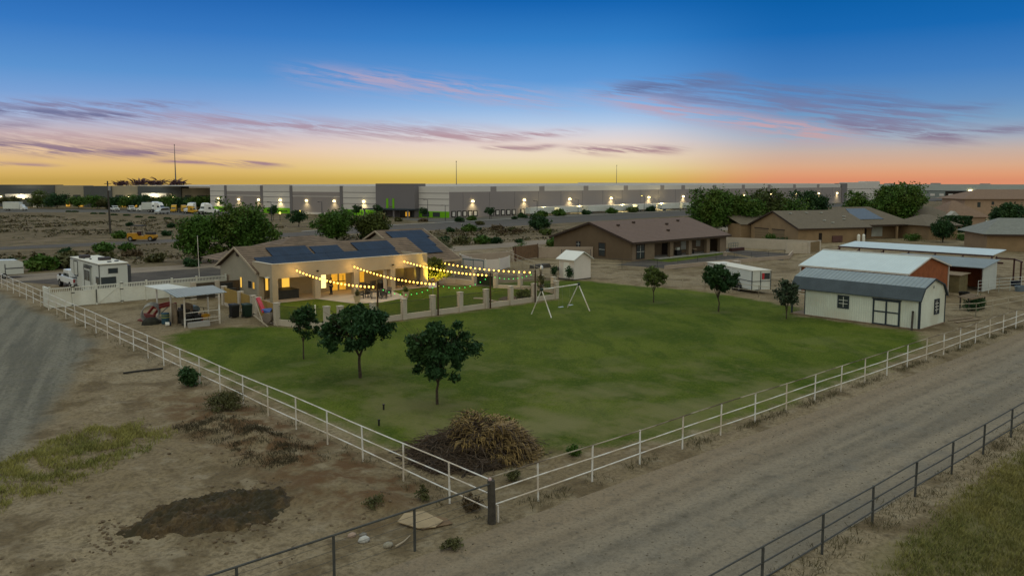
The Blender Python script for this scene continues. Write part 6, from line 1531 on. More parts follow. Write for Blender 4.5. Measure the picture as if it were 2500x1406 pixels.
b = MB(); b.box(5.1, 5.8, .44, .5, .1, 1.9); b.build('door', DARKIN, N2, local=True)
b = MB(); b.box(8.2, 10.6, .3, .5, .1, 1.3); b.build('meter_box', mat('dark_red_box', (.10, .05, .045), .8), N2, local=True)
for i, l in enumerate((13.6, 14.8)):
    v = Vector((l * math.cos(R(-22.5)) - .0 * 0, l * math.sin(R(-22.5)), 0)) + Vector((125.0, 56.9, 0))
    t = root('water_softener', tuple(v), ('left' if i == 0 else 'right') + ' of two white tanks against the tan house wall', 'tank', 'white tanks by the tan house')
    b = MB(); b.lathe((0, 0, 0), [(.26, 0), (.3, .1), (.3, 1.3), (.2, 1.5), (.08, 1.55)], 12); b.build('tank', WHITE, t, local=True)
for k, (x, y, r_, h_) in enumerate(((125.6, 63.5, 1.6, 1.7), (124.4, 60.6, 1.2, 1.2), (149.2, 46.0, 2.0, 1.5), (158, 39.5, 2.2, 1.4), (163.5, 36.5, 1.6, 1.0))):
    bush('garden_shrub', (x, y, 0), ('rounded green bush in front of the tan garage gable', 'low dark bush beside the tan garage gable corner', 'green bushes below the tan house porch window', 'spreading green shrub in front of the right wing of the tan house', 'low yellowish shrub below the round dark tree')[k], (LEAF_M, LEAF_D, LEAF_M, LEAF_M, LEAF_O)[k], r_, h_, 110 + k, 'garden shrubs around the tan house', clumps=36, per=26, leaf=.16)
# grey house at the right edge
N3 = root('house', (135.5, 25.8, 0), 'grey-roofed house cut off by the right edge beyond the animal sheds', 'house', None, R(-52))
b = MB(); b.box(-2.4, 24, .6, .85, 0, 2.85); b.box(-2.4, -2.15, .85, 11, 0, 2.85); b.build('wall', TANWALL, N3, local=True)
b = MB(); hip(b, -3.2, 26, 0, 13, 2.9, 5.4, 4.6); b.build('roof', TILES, N3, local=True)
b = MB(); b.box(-3.2, 26, -.08, 0, 2.62, 2.9); b.build('fascia', FASCIA_D, N3, local=True)
for x in (4.6, 10.2):
    b = MB(); b.box(x, x + 1.9, .55, .595, 1.2, 2.3); w_ = b.build('window', GLASS, N3, local=True)
    b = MB(); b.box(x - .1, x, .52, .59, 1.1, 2.4); b.box(x + 1.9, x + 2.0, .52, .59, 1.1, 2.4); b.box(x, x + 1.9, .52, .59, 2.3, 2.4); b.box(x, x + 1.9, .52, .59, 1.1, 1.2); b.build('frame', GLASSL, w_, local=True)
low_wall('block_wall', 'brown block wall between the round dark tree and the grey-roofed house', [(154.5, 33), (141, 31.2)], 1.8, [(141, 31.2)], 1.85, iron=False, m=mat('brown_block', (.19, .15, .105), .95, .12, 1.0, pat=('brick', .41, .21, .8)))
# houses on the street behind
N4 = root('house', (196, 52, 0), 'pinkish house with arched pale entry behind the tan house', 'house', None, R(-42))
b = MB(); b.box(-13, 4, 0, .3, 0, 3.2); b.box(-13, -12.7, .3, 12, 0, 3.2); b.box(3.7, 4, .3, 12, 0, 3.2); b.build('wall', PINKWALL, N4, local=True)
b = MB(); hip(b, -14, -2.5, -.8, 13, 3.1, 5.6, 4.5); b.build('roof', TILEG, N4, local=True)
b = MB(); hip(b, -6, 5, -.6, 14, 3.12, 6.9, 5); b.build('roof', TILEP, N4, local=True)
b = MB(); b.extr([(-6, -2.2, 0), (-3.6, -2.2, 0), (-3.6, -2.2, 3.6), (-4.8, -2.2, 4.6), (-6, -2.2, 3.6)], (0, 1.9, 0)); b.build('porch', mat('pale_entry_stucco', (.38, .38, .36), .9), N4, local=True)
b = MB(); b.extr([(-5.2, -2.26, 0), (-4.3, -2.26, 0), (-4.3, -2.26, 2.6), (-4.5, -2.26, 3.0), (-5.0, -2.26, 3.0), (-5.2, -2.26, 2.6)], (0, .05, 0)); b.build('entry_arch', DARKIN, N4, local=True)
N5 = root('house', (262, 78, 0), 'two-storey pinkish stucco house with broad tiled roof near the right edge', 'house', None, R(-42))
b = MB(); b.box(2, 44, 0, .4, 0, 6.1); b.box(2, 2.4, .4, 14, 0, 6.1); b.build('wall', PINKWALL, N5, local=True)
b = MB(); hip(b, 1, 45, -.9, 16, 6.0, 9.0, 9); b.build('roof', TILEP, N5, local=True)
b = MB(); b.box(6.0, 7.0, -.05, -.004, 3.4, 5.0); b.build('window', GLASS, N5, local=True); b = MB(); b.box(10.5, 11.3, -.05, -.004, 4.2, 5.2); b.build('window', GLASS, N5, local=True)
t = root('square_hedge', (0, 0, 0), 'tall square-clipped dark hedge in front of the two-storey house', 'hedge'); t.location = (186.5, 51.2, 0)
def box_hedge(nm, m, sx, sy, sz, n, leaf, seed):
    r = np.random.default_rng(seed); p = r.uniform(-1, 1, size=(n, 3)); k = r.integers(0, 3, n); sg = np.sign(r.uniform(-1, 1, n)); p[np.arange(n), k] = sg * r.uniform(.86, 1.02, n)
    p = p * np.array([sx, sy, sz]) + np.array([0, 0, sz])
    a = r.normal(size=(n, 3)); a /= np.linalg.norm(a, axis=1, keepdims=True); c = r.normal(size=(n, 3)); c -= (a * c).sum(1, keepdims=True) * a; c /= np.linalg.norm(c, axis=1, keepdims=True)
    q = np.stack([p - a * leaf, p + c * leaf * .5, p + a * leaf, p - c * leaf * .5], 1).reshape(-1, 3)
    me = bpy.data.meshes.new(nm); me.from_pydata(q.tolist(), [], [tuple(range(4 * i, 4 * i + 4)) for i in range(n)]); me.materials.append(m); return me
o = bpy.data.objects.new('foliage', box_hedge('foliage', LEAF_D, 2.6, 2.2, 1.8, 2600, .3, 3)); COL.objects.link(o); o.parent = t
# ------------------------------------------------------------------ trees further off
GT = 'large shade trees beyond the houses'
tree('broad_tree', (27.3, 97.8, 0), 'left half of the big olive-green tree pair behind the flagpole', GT, .3, 7.8, 4.1, 3.8, LEAF_M, 190, 56, .25, 201, .22, .17, .3, 8)
tree('broad_tree', (33.0, 94.6, 0), 'taller right half of the big olive-green tree pair, above the house gable', GT, .3, 9.0, 4.7, 4.4, LEAF_M, 240, 56, .24, 202, .26, .16, .3, 8)
tree('broad_tree', (62.6, 120.2, 0), 'left of the two dark trees behind the solar roof', GT, .4, 6.6, 4.5, 4.2, LEAF_M, 190, 44, .26, 203, .2, .18, .3, 7)
tree('broad_tree', (69.5, 118.2, 0), 'right browner one of the two trees behind the solar roof', GT, .4, 6.0, 4.1, 4.0, leafm('warm_olive_leaf', (.050, .066, .014)), 170, 44, .26, 204, .2, .18, .3, 7)
tree('small_tree', (81.5, 172.5, 0), 'small round tree across the dirt left of the dark trees behind the roof', None, 1.0, 4.2, 2.9, 2.9, LEAF_D, 80, 34, .24, 205, .14, .2, .3, 6)
tree('broad_tree', (130.7, 80.5, 0), 'tall dark tree rising right behind the brown house ridge', GT, 1.2, 10.1, 5.8, 5.4, LEAF_M, 250, 60, .3, 206, .3, .18, .3, 8)
tree('broad_tree', (137.1, 78.3, 0), 'middle dark tree of the clump behind the brown house', GT, 1.2, 9.4, 5.8, 5.0, LEAF_M, 250, 46, .3, 207, .3, .18, .3, 8)
tree('broad_tree', (147.5, 79.0, 0), 'yellower right tree of the clump behind the brown house', GT, 1.0, 9.0, 6.4, 5.4, leafm('olive_yellow_leaf', (.040, .058, .012)), 250, 44, .3, 208, .3, .18, .3, 8)
tree('broad_tree', (160.5, 81.5, 0), 'low right-hand end of the tree clump, above the tan garage gable', GT, .8, 8.2, 6.6, 5.4, LEAF_M, 210, 42, .3, 209, .24, .2, .3, 7)
tree('broad_tree', (197.4, 92.8, 0), 'single round dark tree beyond the tan house roof', GT, 1.2, 9.0, 5.6, 5.4, LEAF_D, 190, 42, .36, 210, .3, .18, .3, 7)
tree('broad_tree', (187, 75.4, 0), 'pale-lit medium tree left of the biggest right-hand tree', GT, 1.0, 8.8, 4.2, 4.2, LEAF_M, 150, 40, .34, 211, .26, .2, .3, 7)
tree('broad_tree', (185.5, 64.9, 0), 'biggest dark tree on the right, between the tan house and the pinkish house', GT, 1.2, 11.0, 7.2, 6.6, LEAF_M, 300, 46, .36, 212, .36, .16, .3, 9)
tree('broad_tree', (178.2, 38.0, 0), 'wide dark tree overhanging the grey roof at the right edge', GT, .8, 7.6, 5.2, 4.6, LEAF_D, 230, 44, .3, 213, .3, .17, .3, 8)
tree('round_tree', (149.3, 40.6, 0), 'dark round garden tree right of the tan house', None, .6, 4.6, 2.7, 2.7, LEAF_D, 120, 40, .2, 214, .14, .2, .3, 7)
tree('feathery_tree', (56.5, 78.5, 0), 'pale feathery desert tree behind the right wing of the house', None, .5, 3.6, 2.3, 2.1, leafm('feathery_leaf', (.085, .090, .045)), 60, 40, .13, 215, .08, .3, .2, 8)
# ------------------------------------------------------------------ wild shrubs over the desert: copies of a few prototypes
protos = {}
for key, m_, r_, h_, sd in (('d', LEAF_D, 1.0, .85, 301), ('m', LEAF_M, 1.0, .8, 302), ('o', LEAF_O, 1.0, .7, 303), ('b', LEAF_B, 1.0, .55, 304), ('r', LEAF_D, 1.0, .6, 305), ('y', LEAF_Y, 1.0, .9, 306)):
    protos[key] = shrub_mesh('foliage', m_, r_, h_, sd, 34, 26, .16)
def wild(key, x, y, s_, label, group, name='desert_shrub', sz=None, cat='shrub', sx=1.0):
    t = root(name, (x, y, -.02), label, cat, group, rz=(x * 7.3 + y * 3.1) % 6.28 if sx == 1 else R(-42))
    o = bpy.data.objects.new('foliage', protos[key]); COL.objects.link(o); o.parent = t; o.scale = (s_ * sx, s_, s_ if sz is None else sz)
    return t
ordn = ['first', 'second', 'third', 'fourth', 'fifth', 'sixth', 'seventh', 'eighth', 'ninth', 'tenth']
for i, (x, y) in enumerate([(63.0, 319.9), (64.7, 318), (64.7, 293.4), (66.9, 291.4), (66.9, 277.8), (69.1, 271.5), (68.2, 256), (69.4, 247.2), (71.1, 238.4)]):
    wild('r', x, y, .8, 'dark clipped shrub, %s from the left in the row before the parked trucks' % ordn[i], 'row of clipped shrubs before the parked trucks', 'clipped_shrub', sx=1.5, sz=.9)
GW = 'wild shrubs on the desert lots'
for key, x, y, s_, lb in [
    ('m', 7.5, 101.7, 2.3, 'large olive bush filling the ground left of the camper'), ('o', 10.6, 103.2, 2.8, 'wide olive bush just left of the camper roof'), ('d', 5.0, 109.0, 1.6, 'dark bush at the far left above the little white trailer'),
    ('o', 1.0, 118.0, 2.0, 'olive brush at the far left edge below the asphalt road'), ('m', 21.9, 125.5, 1.9, 'rounded green bush in the field above the camper'), ('m', 25.8, 126.0, 1.6, 'green bush in the field right of the one above the camper'),
    ('d', 16.4, 126.5, 1.3, 'dark low bush in the field left of the green one above the camper'), ('o', 17.1, 107.9, 1.9, 'dry olive bush above the camper roof vents'), ('b', 23.6, 115.2, 1.6, 'brownish bush between the camper and the big tree'),
    ('o', 22.7, 102.9, 1.7, 'olive bush left of the big tree trunk'), ('d', 24.2, 93.0, 1.5, 'dark bush at the foot of the big tree pair'), ('d', 55.5, 190, 1.5, 'small dark bush in the pale field below the truck row'),
    ('d', 50.0, 205, 1.3, 'tiny dark bush in the pale field left of the utility pole'), ('m', 34.0, 158.5, 1.8, 'green bush just left of the yellow roller'), ('d', 44.0, 160, 1.5, 'dark bush just right of the yellow roller'), ('b', 47.0, 152, 1.6, 'brown scrub right of the yellow roller'),
    ('d', 97.3, 129.1, 1.4, 'dark round shrub on the dirt nearest the right wing roof'), ('m', 101.5, 127.3, 2.0, 'long low green shrub on the dirt below the loading docks'), ('d', 106.3, 129.3, .9, 'small dark shrub right of the long low green one'),
    ('b', 110.6, 127.6, 2.0, 'flat brown scrub on the dirt near the asphalt road'), ('b', 103.0, 117.0, 1.5, 'brown scrub in the middle of the dirt lot'), ('o', 110.0, 121.8, 1.4, 'dusty olive scrub left of the large dark bush'),
    ('b', 106.9, 116.5, 1.6, 'grey-brown scrub below the dusty olive one'), ('d', 87.6, 94.8, 1.0, 'small dark shrub alone by the dirt track'), ('m', 80.5, 97.4, 1.9, 'wide green shrub in the long bush row above the dirt track'),
    ('o', 77.0, 99.0, 2.1, 'olive shrub at the middle of the long bush row above the dirt track'), ('d', 83.2, 96.3, 1.6, 'dark shrub at the right end of the long bush row'), ('d', 77.8, 105.6, 1.5, 'dark shrub at the left end of the long bush row'), ('d', 72.5, 103.5, 1.3, 'dark shrub alone on the dirt above the roof edge'),
    ('d', 66.5, 99.5, 1.2, 'dark shrub touching the right roof edge'), ('y', 107.0, 107.5, 1.8, 'yellow-green bush left of the brown house gable'), ('y', 88.0, 85.0, 1.6, 'yellowish bush at the back corner of the brown house'), ('m', 85.2, 82.2, 2.2, 'tall dark-green bush against the brown house back corner'),
    ('o', 122, 148, 1.5, 'dusty scrub between the road edge and the kerb'), ('m', 70.5, 122, 1.5, 'green scrub left of the track behind the roof')]:
    wild(key, x, y, s_, lb, GW)
tree('desert_tree', (118.5, 121.5, 0), 'large rounded dark bush on the dirt in front of the road', None, .2, 3.4, 3.3, 3.2, LEAF_D, 110, 40, .22, 216, .12, .22, .25, 8, 'bush')
# seen against the warehouse
GWH = 'landscape shrubs along the warehouse frontage'
for key, x, y, s_, lb in [('d', 131.5, 168.5, 1.4, 'dark shrub under the left end of the loading docks'), ('m', 134.5, 167.0, 1.7, 'green shrub under the second loading dock'), ('d', 127.5, 164.0, 1.8, 'low dark shrub by the kerb left of the docks'), ('d', 150.2, 165.5, 1.2, 'round dark shrub between the two groups of docks'),
    ('d', 155.6, 168.0, 2.1, 'big dark shrub right of the last loading dock'), ('m', 166.0, 170.0, 2.4, 'green bush in front of the lit white trailers'), ('m', 176.5, 172.0, 2.8, 'wide green bush below the middle wall lamp'), ('d', 190.0, 172.5, 2.2, 'dark bush below the fourth wall lamp of the long wall'), ('m', 205.0, 174.0, 2.4, 'green bush before the lit canopy on the right'),
    ('y', 219.5, 176.0, 2.6, 'yellowish bush beside the brightly lit yard wall'), ('d', 232.0, 177.5, 2.6, 'dark bush at the right end of the truck yard'), ('b', 120.8, 172, 1.5, 'brown shrub in front of the green entrance wall'), ('d', 112.5, 185, 1.6, 'dark shrub beside the entrance canopy'), ('o', 116.0, 178, 1.6, 'olive shrub left of the corner light pole')]:
    wild(key, x, y, s_, lb, GWH, 'frontage_shrub')
for i, (x, y, h_, lb) in enumerate(((92.0, 209, 4.6, 'small dark street tree before the wide lime-green panel'), (118.3, 205.0, 4.2, 'dark street tree left of the entrance doors'), (122.4, 198.6, 4.4, 'dark street tree right of the entrance doors'), (145.2, 171.5, 3.4, 'small round street tree in the gap between the dock groups'), (127.8, 181.5, 3.6, 'thin street tree at the corner of the lime-green wall'))):
    tree('street_tree', (x, y, 0), lb, 'street trees along the warehouse', 1.4, h_, 1.7, 1.7, LEAF_D, 40, 30, .22, 320 + i, .08, .24, .3, 5)
for i, (x, y, h_, w_, m_, lb) in enumerate(((42, 346, 7.0, 4.5, LEAF_D, 'dark tree at the far left edge before the slate office'), (56.5, 338, 6.4, 4.6, LEAF_Y, 'golden-green tree in front of the white office canopy'), (60.5, 326, 5.6, 4.8, LEAF_D, 'round dark tree at the end of the slate office'), (66.8, 321, 5.0, 4.5, LEAF_M, 'tree before the left beige office wall'), (70.5, 311, 5.6, 4.8, LEAF_M, 'tree before the middle slate office wall'), (75.8, 305, 5.0, 4.2, LEAF_D, 'dark tree behind the utility pole'),
        (82.5, 296.5, 5.4, 4.6, LEAF_D, 'tree before the lit beige office wall'), (89.3, 287.5, 5.6, 5.0, LEAF_M, 'green tree before the second white canopy'), (96.0, 278.5, 5.2, 4.8, LEAF_M, 'tree before the right beige office wall'), (93.0, 284, 5.0, 4.0, LEAF_D, 'dark tree between the second canopy and the right beige wall'), (48, 343, 5.2, 3.6, LEAF_O, 'olive bushy tree beside the far left office entrance'), (73.2, 308, 4.4, 3.6, LEAF_O, 'low olive tree left of the utility pole'), (79.2, 301, 5.4, 4.0, LEAF_M, 'tree between the utility pole and the lit beige wall'), (86.2, 292, 4.6, 3.6, LEAF_O, 'olive tree behind the tall white truck tractor'), (99.4, 274.5, 5.4, 3.8, LEAF_M, 'last tree at the right end of the office, beside the white warehouse panels'))):
    tree('office_tree', (-17.9 + (x + 17.9) * 1.10, -21 + (y + 21) * 1.10, 0), lb, 'trees in front of the far office building', .8, h_ * 1.08, w_ * 1.25, w_ * 1.1, m_, 90, 36, .36, 340 + i, .14, .2, .3, 5)
# ------------------------------------------------------------------ warehouse
W = root('warehouse', (170, 186, 0), 'huge white and grey distribution warehouse with lime-green base panels', 'warehouse')
A0 = Vector((140.7, 186.0, 0)); B0 = Vector((105.3, 291.5, 0)); DL = B0 - A0; NL = Vector((-DL.y, DL.x, 0)).normalized()
if NL.x > 0: NL = -NL
def LP(t_, out, z): p = A0 + DL * t_ + NL * out; return (p.x, p.y, z)
def lpan(name, t0, t1, z0, z1, m, out=0.0, th=.6):
    b = MB(); b.extr([LP(t0, out, z0), LP(t1, out, z0), LP(t1, out, z1), LP(t0, out, z1)], tuple(-NL * th)); return b.build(name, m, W)
segs = [(0, .1066, 'w', 10.0), (.2504, .4013, 'w', 10.0), (.4013, .6131, 'g', 10.0), (.6131, .7455, 'w', 10.35), (.7455, .9164, 'g', 10.0), (.9164, .9935, 'w', 10.0)]
for t0, t1, k, zt in segs:
    if k == 'w':
        w_ = lpan('wall_panel', t0, t1, 2.0, zt, WAREW); lpan('base_panel', t0, t1, -.5, 2.0, WAREGR, .05)
        for z in (7.75, 5.85, 3.9): lpan('reveal', t0, t1, z, z + .16, WARED, .06, .1)
    else:
        lpan('wall_panel', t0, t1, 7.9, zt, WAREW); lpan('wall_panel', t0, t1, -.5, 7.9, WAREG); lpan('reveal', t0, t1, 6.2, 6.4, WAREW, .06, .1)
        lpan('base_panel', t0 + .03, t1 - .05, -.5, .7, WAREW, .07)
        for tt in (t0, t1): lpan('pilaster', tt - .006, tt + .006, -.5, zt + .03, WARED, .12)
lpan('entrance_tower', .1066, .2504, -.5, 10.85, WARED, 2.2, 6)
b = MB(); b.extr([LP(.098, 7.5, 2.4), LP(.262, 7.5, 2.4), LP(.262, 7.5, 2.75), LP(.098, 7.5, 2.75)], tuple(-NL * 7)); b.build('canopy', SHEDTRIM, W)
for tt in (.10, .15, .21, .258):
    b = MB(); b.tube(LP(tt, 7, 0), LP(tt, 7, 2.4), .3, 6); b.build('canopy_column', WARED, W)
b = MB(); b.extr([LP(.11, 2.3, 0), LP(.16, 2.3, 0), LP(.16, 2.3, 2.1), LP(.11, 2.3, 2.1)], tuple(-NL * .08)); b.extr([LP(.21, 2.3, 0), LP(.245, 2.3, 0), LP(.245, 2.3, 2.1), LP(.21, 2.3, 2.1)], tuple(-NL * .08)); b.build('glazed_front', GLASS, W)
b = MB(); b.extr([LP(.125, 2.36, .3), LP(.140, 2.36, .3), LP(.140, 2.36, 1.7), LP(.125, 2.36, 1.7)], tuple(-NL * .04)); b.build('lit_door', LITDIM, W)
for t0, t1 in ((.181, .188), (.203, .211)): lpan('green_bar', t0, t1, 2.8, 6.0, WAREGR, 2.3, .2)
lpan('green_bar', .190, .200, 3.1, 3.5, mat('olive_mark', (.12, .16, .05), .8), 2.3, .2)
for k in range(7): lpan('sign_letter', .632 + .0058 * k, .632 + .0058 * k + .0042, .62, 1.1 + .12 * ((k * 3) % 4 == 0), mat('dark_green_lettering', (.030, .085, .010), .8), .12, .1)
for t0 in (.012, .05): lpan('window', t0 + .02, t0 + .045, .2, 1.7, GLASS, .1, .1)
# long dock wall
b = MB(); b.box(140.75, 402.5, 186, 187, -.5, 8.2); b.build('dock_wall', WAREG, W)
gaps = [140.75, 159.3, 181.65, 204.3, 226.9, 249.6, 263.6, 286.3, 308.8, 330.7, 354, 377.5, 402.5]
for k, (a, c) in enumerate(zip(gaps[:-1], gaps[1:])):
    b = MB(); b.box(a + (1.3 if k else 0), c - 1.3, 186.02, 187, 8.2, 10.0); b.build('parapet_panel', WAREW, W)
    if k: MB().box(a - 1.29, a + 1.29, 186.02, 187, 8.2, 9.9).build('parapet_gap', WAREG, W)
b = MB(); b.box(402.5, 408, 185.6, 190, -.5, 10.3); b.build('pilaster', WARED, W)
b = MB(); b.box(408, 447, 185.5, 190, -.5, 10.75); b.box(430, 447, 185.7, 190, 10.75, 11.3); b.build('end_block', WAREW, W)
b = MB(); b.box(408, 447, 185.4, 185.49, 7.2, 7.4); b.box(408, 447, 185.4, 185.49, 4.4, 4.6); b.build('reveal', WAREG, W)
b = MB(); b.face((140.8, 187, 9.5), (447, 187, 9.5), (447, 420, 9.5), (106, 420, 9.5), LP(.99, -.7, 9.5)); b.build('flat_roof', CONCG, W)
b = MB(); b.box(446, 447, 190, 420, 0, 10); b.build('side_wall', WAREW, W)
for k in range(23):
    MB().box(146.3 + 11.2 * k, 146.42 + 11.2 * k, 185.96, 185.999, 2.8, 8.2).build('panel_joint', WARED, W)
docks = [141.5 + 2.25 * k for k in range(5)] + [157.6 + 2.45 * k for k in range(5)] + [171.5 + 2.7 * k for k in range(26)]
for k, x in enumerate(docks):
    b = MB(); b.box(x, x + 1.75, 185.85, 185.99, .25, 2.15); d = b.build('dock_door', BLACK, W)
    b = MB(); b.box(x + .36, x + 1.4, 185.8, 185.86, .5, 1.85); b.build('shutter', WAREW, d)
def wall_lamp(x, y, z, nx_, ny_, par, e=900, sz=.36, spot=True):
    b = MB(); b.extr([(x - ny_ * sz, y + nx_ * sz, z), (x + ny_ * sz, y - nx_ * sz, z), (x + ny_ * sz * .6, y - nx_ * sz * .6, z + .55), (x - ny_ * sz * .6, y + nx_ * sz * .6, z + .55)], (nx_ * .5, ny_ * .5, 0)); o = b.build('wall_lamp', LAMPW, par)
    if spot:
        ld = bpy.data.lights.new('wall_lamp_beam', 'SPOT'); ld.energy = e; ld.color = (1.0, .80, .38); ld.spot_size = R(118); ld.spot_blend = 1.0; ld.shadow_soft_size = .2
        lo = bpy.data.objects.new('wall_lamp_beam', ld); COL.objects.link(lo); lo.parent = o
        lo.location = Vector((x + nx_ * 1.1, y + ny_ * 1.1, z - .05)) - WLOC[par.name]; lo.rotation_euler = Vector((-nx_ * .35, -ny_ * .35, -1)).to_track_quat('-Z', 'Y').to_euler()
for tt in (.9527, .853, .7587, .6602, .5458, .4295, .3119):
    p = LP(tt, .02, 4.5); wall_lamp(p[0], p[1], p[2], NL.x, NL.y, W, 420)
for x in (150.2, 173.1, 195.5, 218.1, 240.8, 263.5, 286.5, 309, 332.4, 355.1, 377.9, 397.5): wall_lamp(x, 185.98, 4.9, 0, -1, W, 650, .42)
b = MB(); b.box(176, 262, 183.5, 185.95, 2.5, 2.75); b.build('dock_canopy', WAREW, W)
for x, e in ((180, 500), (198, 700), (222, 1500), (246, 1500)):
    b = MB(); b.box(x - .6, x + .6, 184.2, 184.6, 2.3, 2.42); o = b.build('canopy_lamp', LAMPW, W)
    ld = bpy.data.lights.new('canopy_light', 'POINT'); ld.energy = e; ld.color = (1, .82, .36); ld.shadow_soft_size = .4
    lo = bpy.data.objects.new('canopy_light', ld); COL.objects.link(lo); lo.parent = o; lo.location = Vector((x, 183.2, 2.2)) - WLOC[W.name]
pos_ = ['nearest the loading docks', 'second along the dock wall', 'in the middle of the lit yard', 'beside the brightest yard lamp', 'right of the brightest yard lamp', 'before the last wall lamp of the near wall', 'farthest right in the yard']
for k, x in enumerate((175, 189, 203.5, 217, 231, 246, 261)):
    t = root('semi_trailer', (x, 180 + .0 * k, 0), 'white box trailer parked ' + pos_[k], 'trailer', 'white trailers parked along the dock wall')
    b = MB(); b.box(-5.8, 5.8, -1.2, 1.2, .75, 2.7 - .12 * (k % 2)); b.build('box', RVW, t, local=True)
    b = MB(); b.box(-5.6, 5.6, -1.0, 1.0, .55, .75); b.build('chassis', BLACK, t, local=True)
    for xx in (-4.6, -3.5): wheel((xx, -1.1, .42), (0, 1, 0), .42, .3, t, local=True)
# ------------------------------------------------------------------ second warehouse, far right
W2 = root('warehouse', (612, 190, 0), 'far white and slate warehouse with lit dock bays on the right skyline', 'warehouse')
P0 = Vector((596, 272, 0)); P1 = Vector((640, 66, 0)); D2 = P1 - P0; N2v = Vector((D2.y, -D2.x, 0)).normalized()
if N2v.x > 0: N2v = -N2v
def QP(t_, out, z): p = P0 + D2 * t_ + N2v * out; return (p.x, p.y, z)
def qpan(name, t0, t1, z0, z1, m, out=0.0, th=1.0):
    b = MB(); b.extr([QP(t0, out, z0), QP(t1, out, z0), QP(t1, out, z1), QP(t0, out, z1)], tuple(-N2v * th)); return b.build(name, m, W2)
qpan('wall_panel', 0, 1, 4.2, 9.0, mat('pale_blue_grey_panel', (.36, .40, .39), .9, .05, .02)); qpan('wall_panel', 0, 1, -.5, 4.2, mat('slate_blue_panel', (.20, .23, .23), .9, .05, .02)); qpan('reveal', 0, 1, 4.0, 4.4, SHEDTRIM, .1, .2)
for t0, t1 in ((.30, .37), (.47, .53)): qpan('recess', t0, t1, 0, 4.0, DARKIN, .1, .2)
for k in range(16): qpan('dock_door', .17 + .028 * k, .17 + .028 * k + .014, .6, 2.2, WAREW, .15, .2)
for k in range(6): qpan('roof_unit', .1 + .15 * k, .13 + .15 * k, 9.0, 9.6 + .3 * (k % 2), CHROME, -4, 3)
for tt in (.376, .71): p = QP(tt, .2, 4.4); wall_lamp(p[0], p[1], p[2], N2v.x, N2v.y, W2, 9000, 1.5)
# ------------------------------------------------------------------ far left office building
O1 = root('office_building', (85, 370, 0), 'long low office building of slate and beige blocks on the far left', 'office building')
OA = Vector((56.2, 411.7, 0)); OB = Vector((120.0, 328.7, 0)); OD = OB - OA; ON = Vector((OD.y, -OD.x, 0)).normalized()
if ON.x > 0: ON = -ON
def OP(t_, out, z): p = OA + OD * t_ + ON * out; return (p.x, p.y, z)
def opan(name, t0, t1, z0, z1, m, out=0.0, th=1.0):
    b = MB(); b.extr([OP(t0, out, z0), OP(t1, out, z0), OP(t1, out, z1), OP(t0, out, z1)], tuple(-ON * th)); return b.build(name, m, O1)
for t0, t1, m_, zt, o_ in ((-.5, .2802, OFFD, 9.9, .5), (.2802, .4223, OFFB, 9.6, 0), (.4223, .5546, OFFD, 9.4, .5), (.5546, .6775, OFFB, 9.5, 0), (.6775, .8775, OFFD, 9.4, .5), (.8775, 1.0054, OFFB, 8.5, 0)): opan('wall_panel', t0, t1, -.5, zt, m_, o_, 6)
for t0, t1, z0, z1 in ((.073, .2303, 4.1, 5.8), (.7212, .8344, 4.7, 6.4)):
    opan('entrance_canopy', t0, t1, z0, z1, WAREW, 4.5, 4)
    for tt in (t0 + .012, t1 - .012): opan('canopy_wall', tt - .012, tt + .012, 0, z0, WAREW, 4.4, 3)
    opan('glazed_front', t0 + .01, t1 - .01, 0, z0, GLASS, .62, .1)
    q_ = OP((t0 + t1) / 2, 3.2, z0 - .25); b = MB(); b.cbox((q_[0], q_[1], q_[2]), (.8, .8, .15)); cl = b.build('canopy_lamp', LAMPW, O1)
    ld = bpy.data.lights.new('canopy_light', 'POINT'); ld.energy = 1500; ld.color = (1, .86, .55); ld.shadow_soft_size = .3
    lo = bpy.data.objects.new('canopy_light', ld); COL.objects.link(lo); lo.parent = cl; lo.location = Vector(OP((t0 + t1) / 2, 7.5, z0 - .2)) - WLOC[O1.name]
for t0, t1 in ((.306, .3377), (.3692, .4027), (.5701, .6047), (.6335, .6641), (.8905, .9184), (.9463, .985)): opan('window', t0, t1, .8, 5.5, mat('office_glass', (.06, .07, .065), .2), .12, .1)
for t0, t1 in ((.335, .352), (.395, .415), (.578, .590), (.600, .622), (.660, .672), (.925, .940), (.955, .975)): opan('lit_window', t0, t1, .3, 2.3, LITDIM, .62, .1)
for tt in (.02, .635, .845): p = OP(tt, .6, 4.3); wall_lamp(p[0], p[1], p[2], ON.x, ON.y, O1, 300, .3, False)
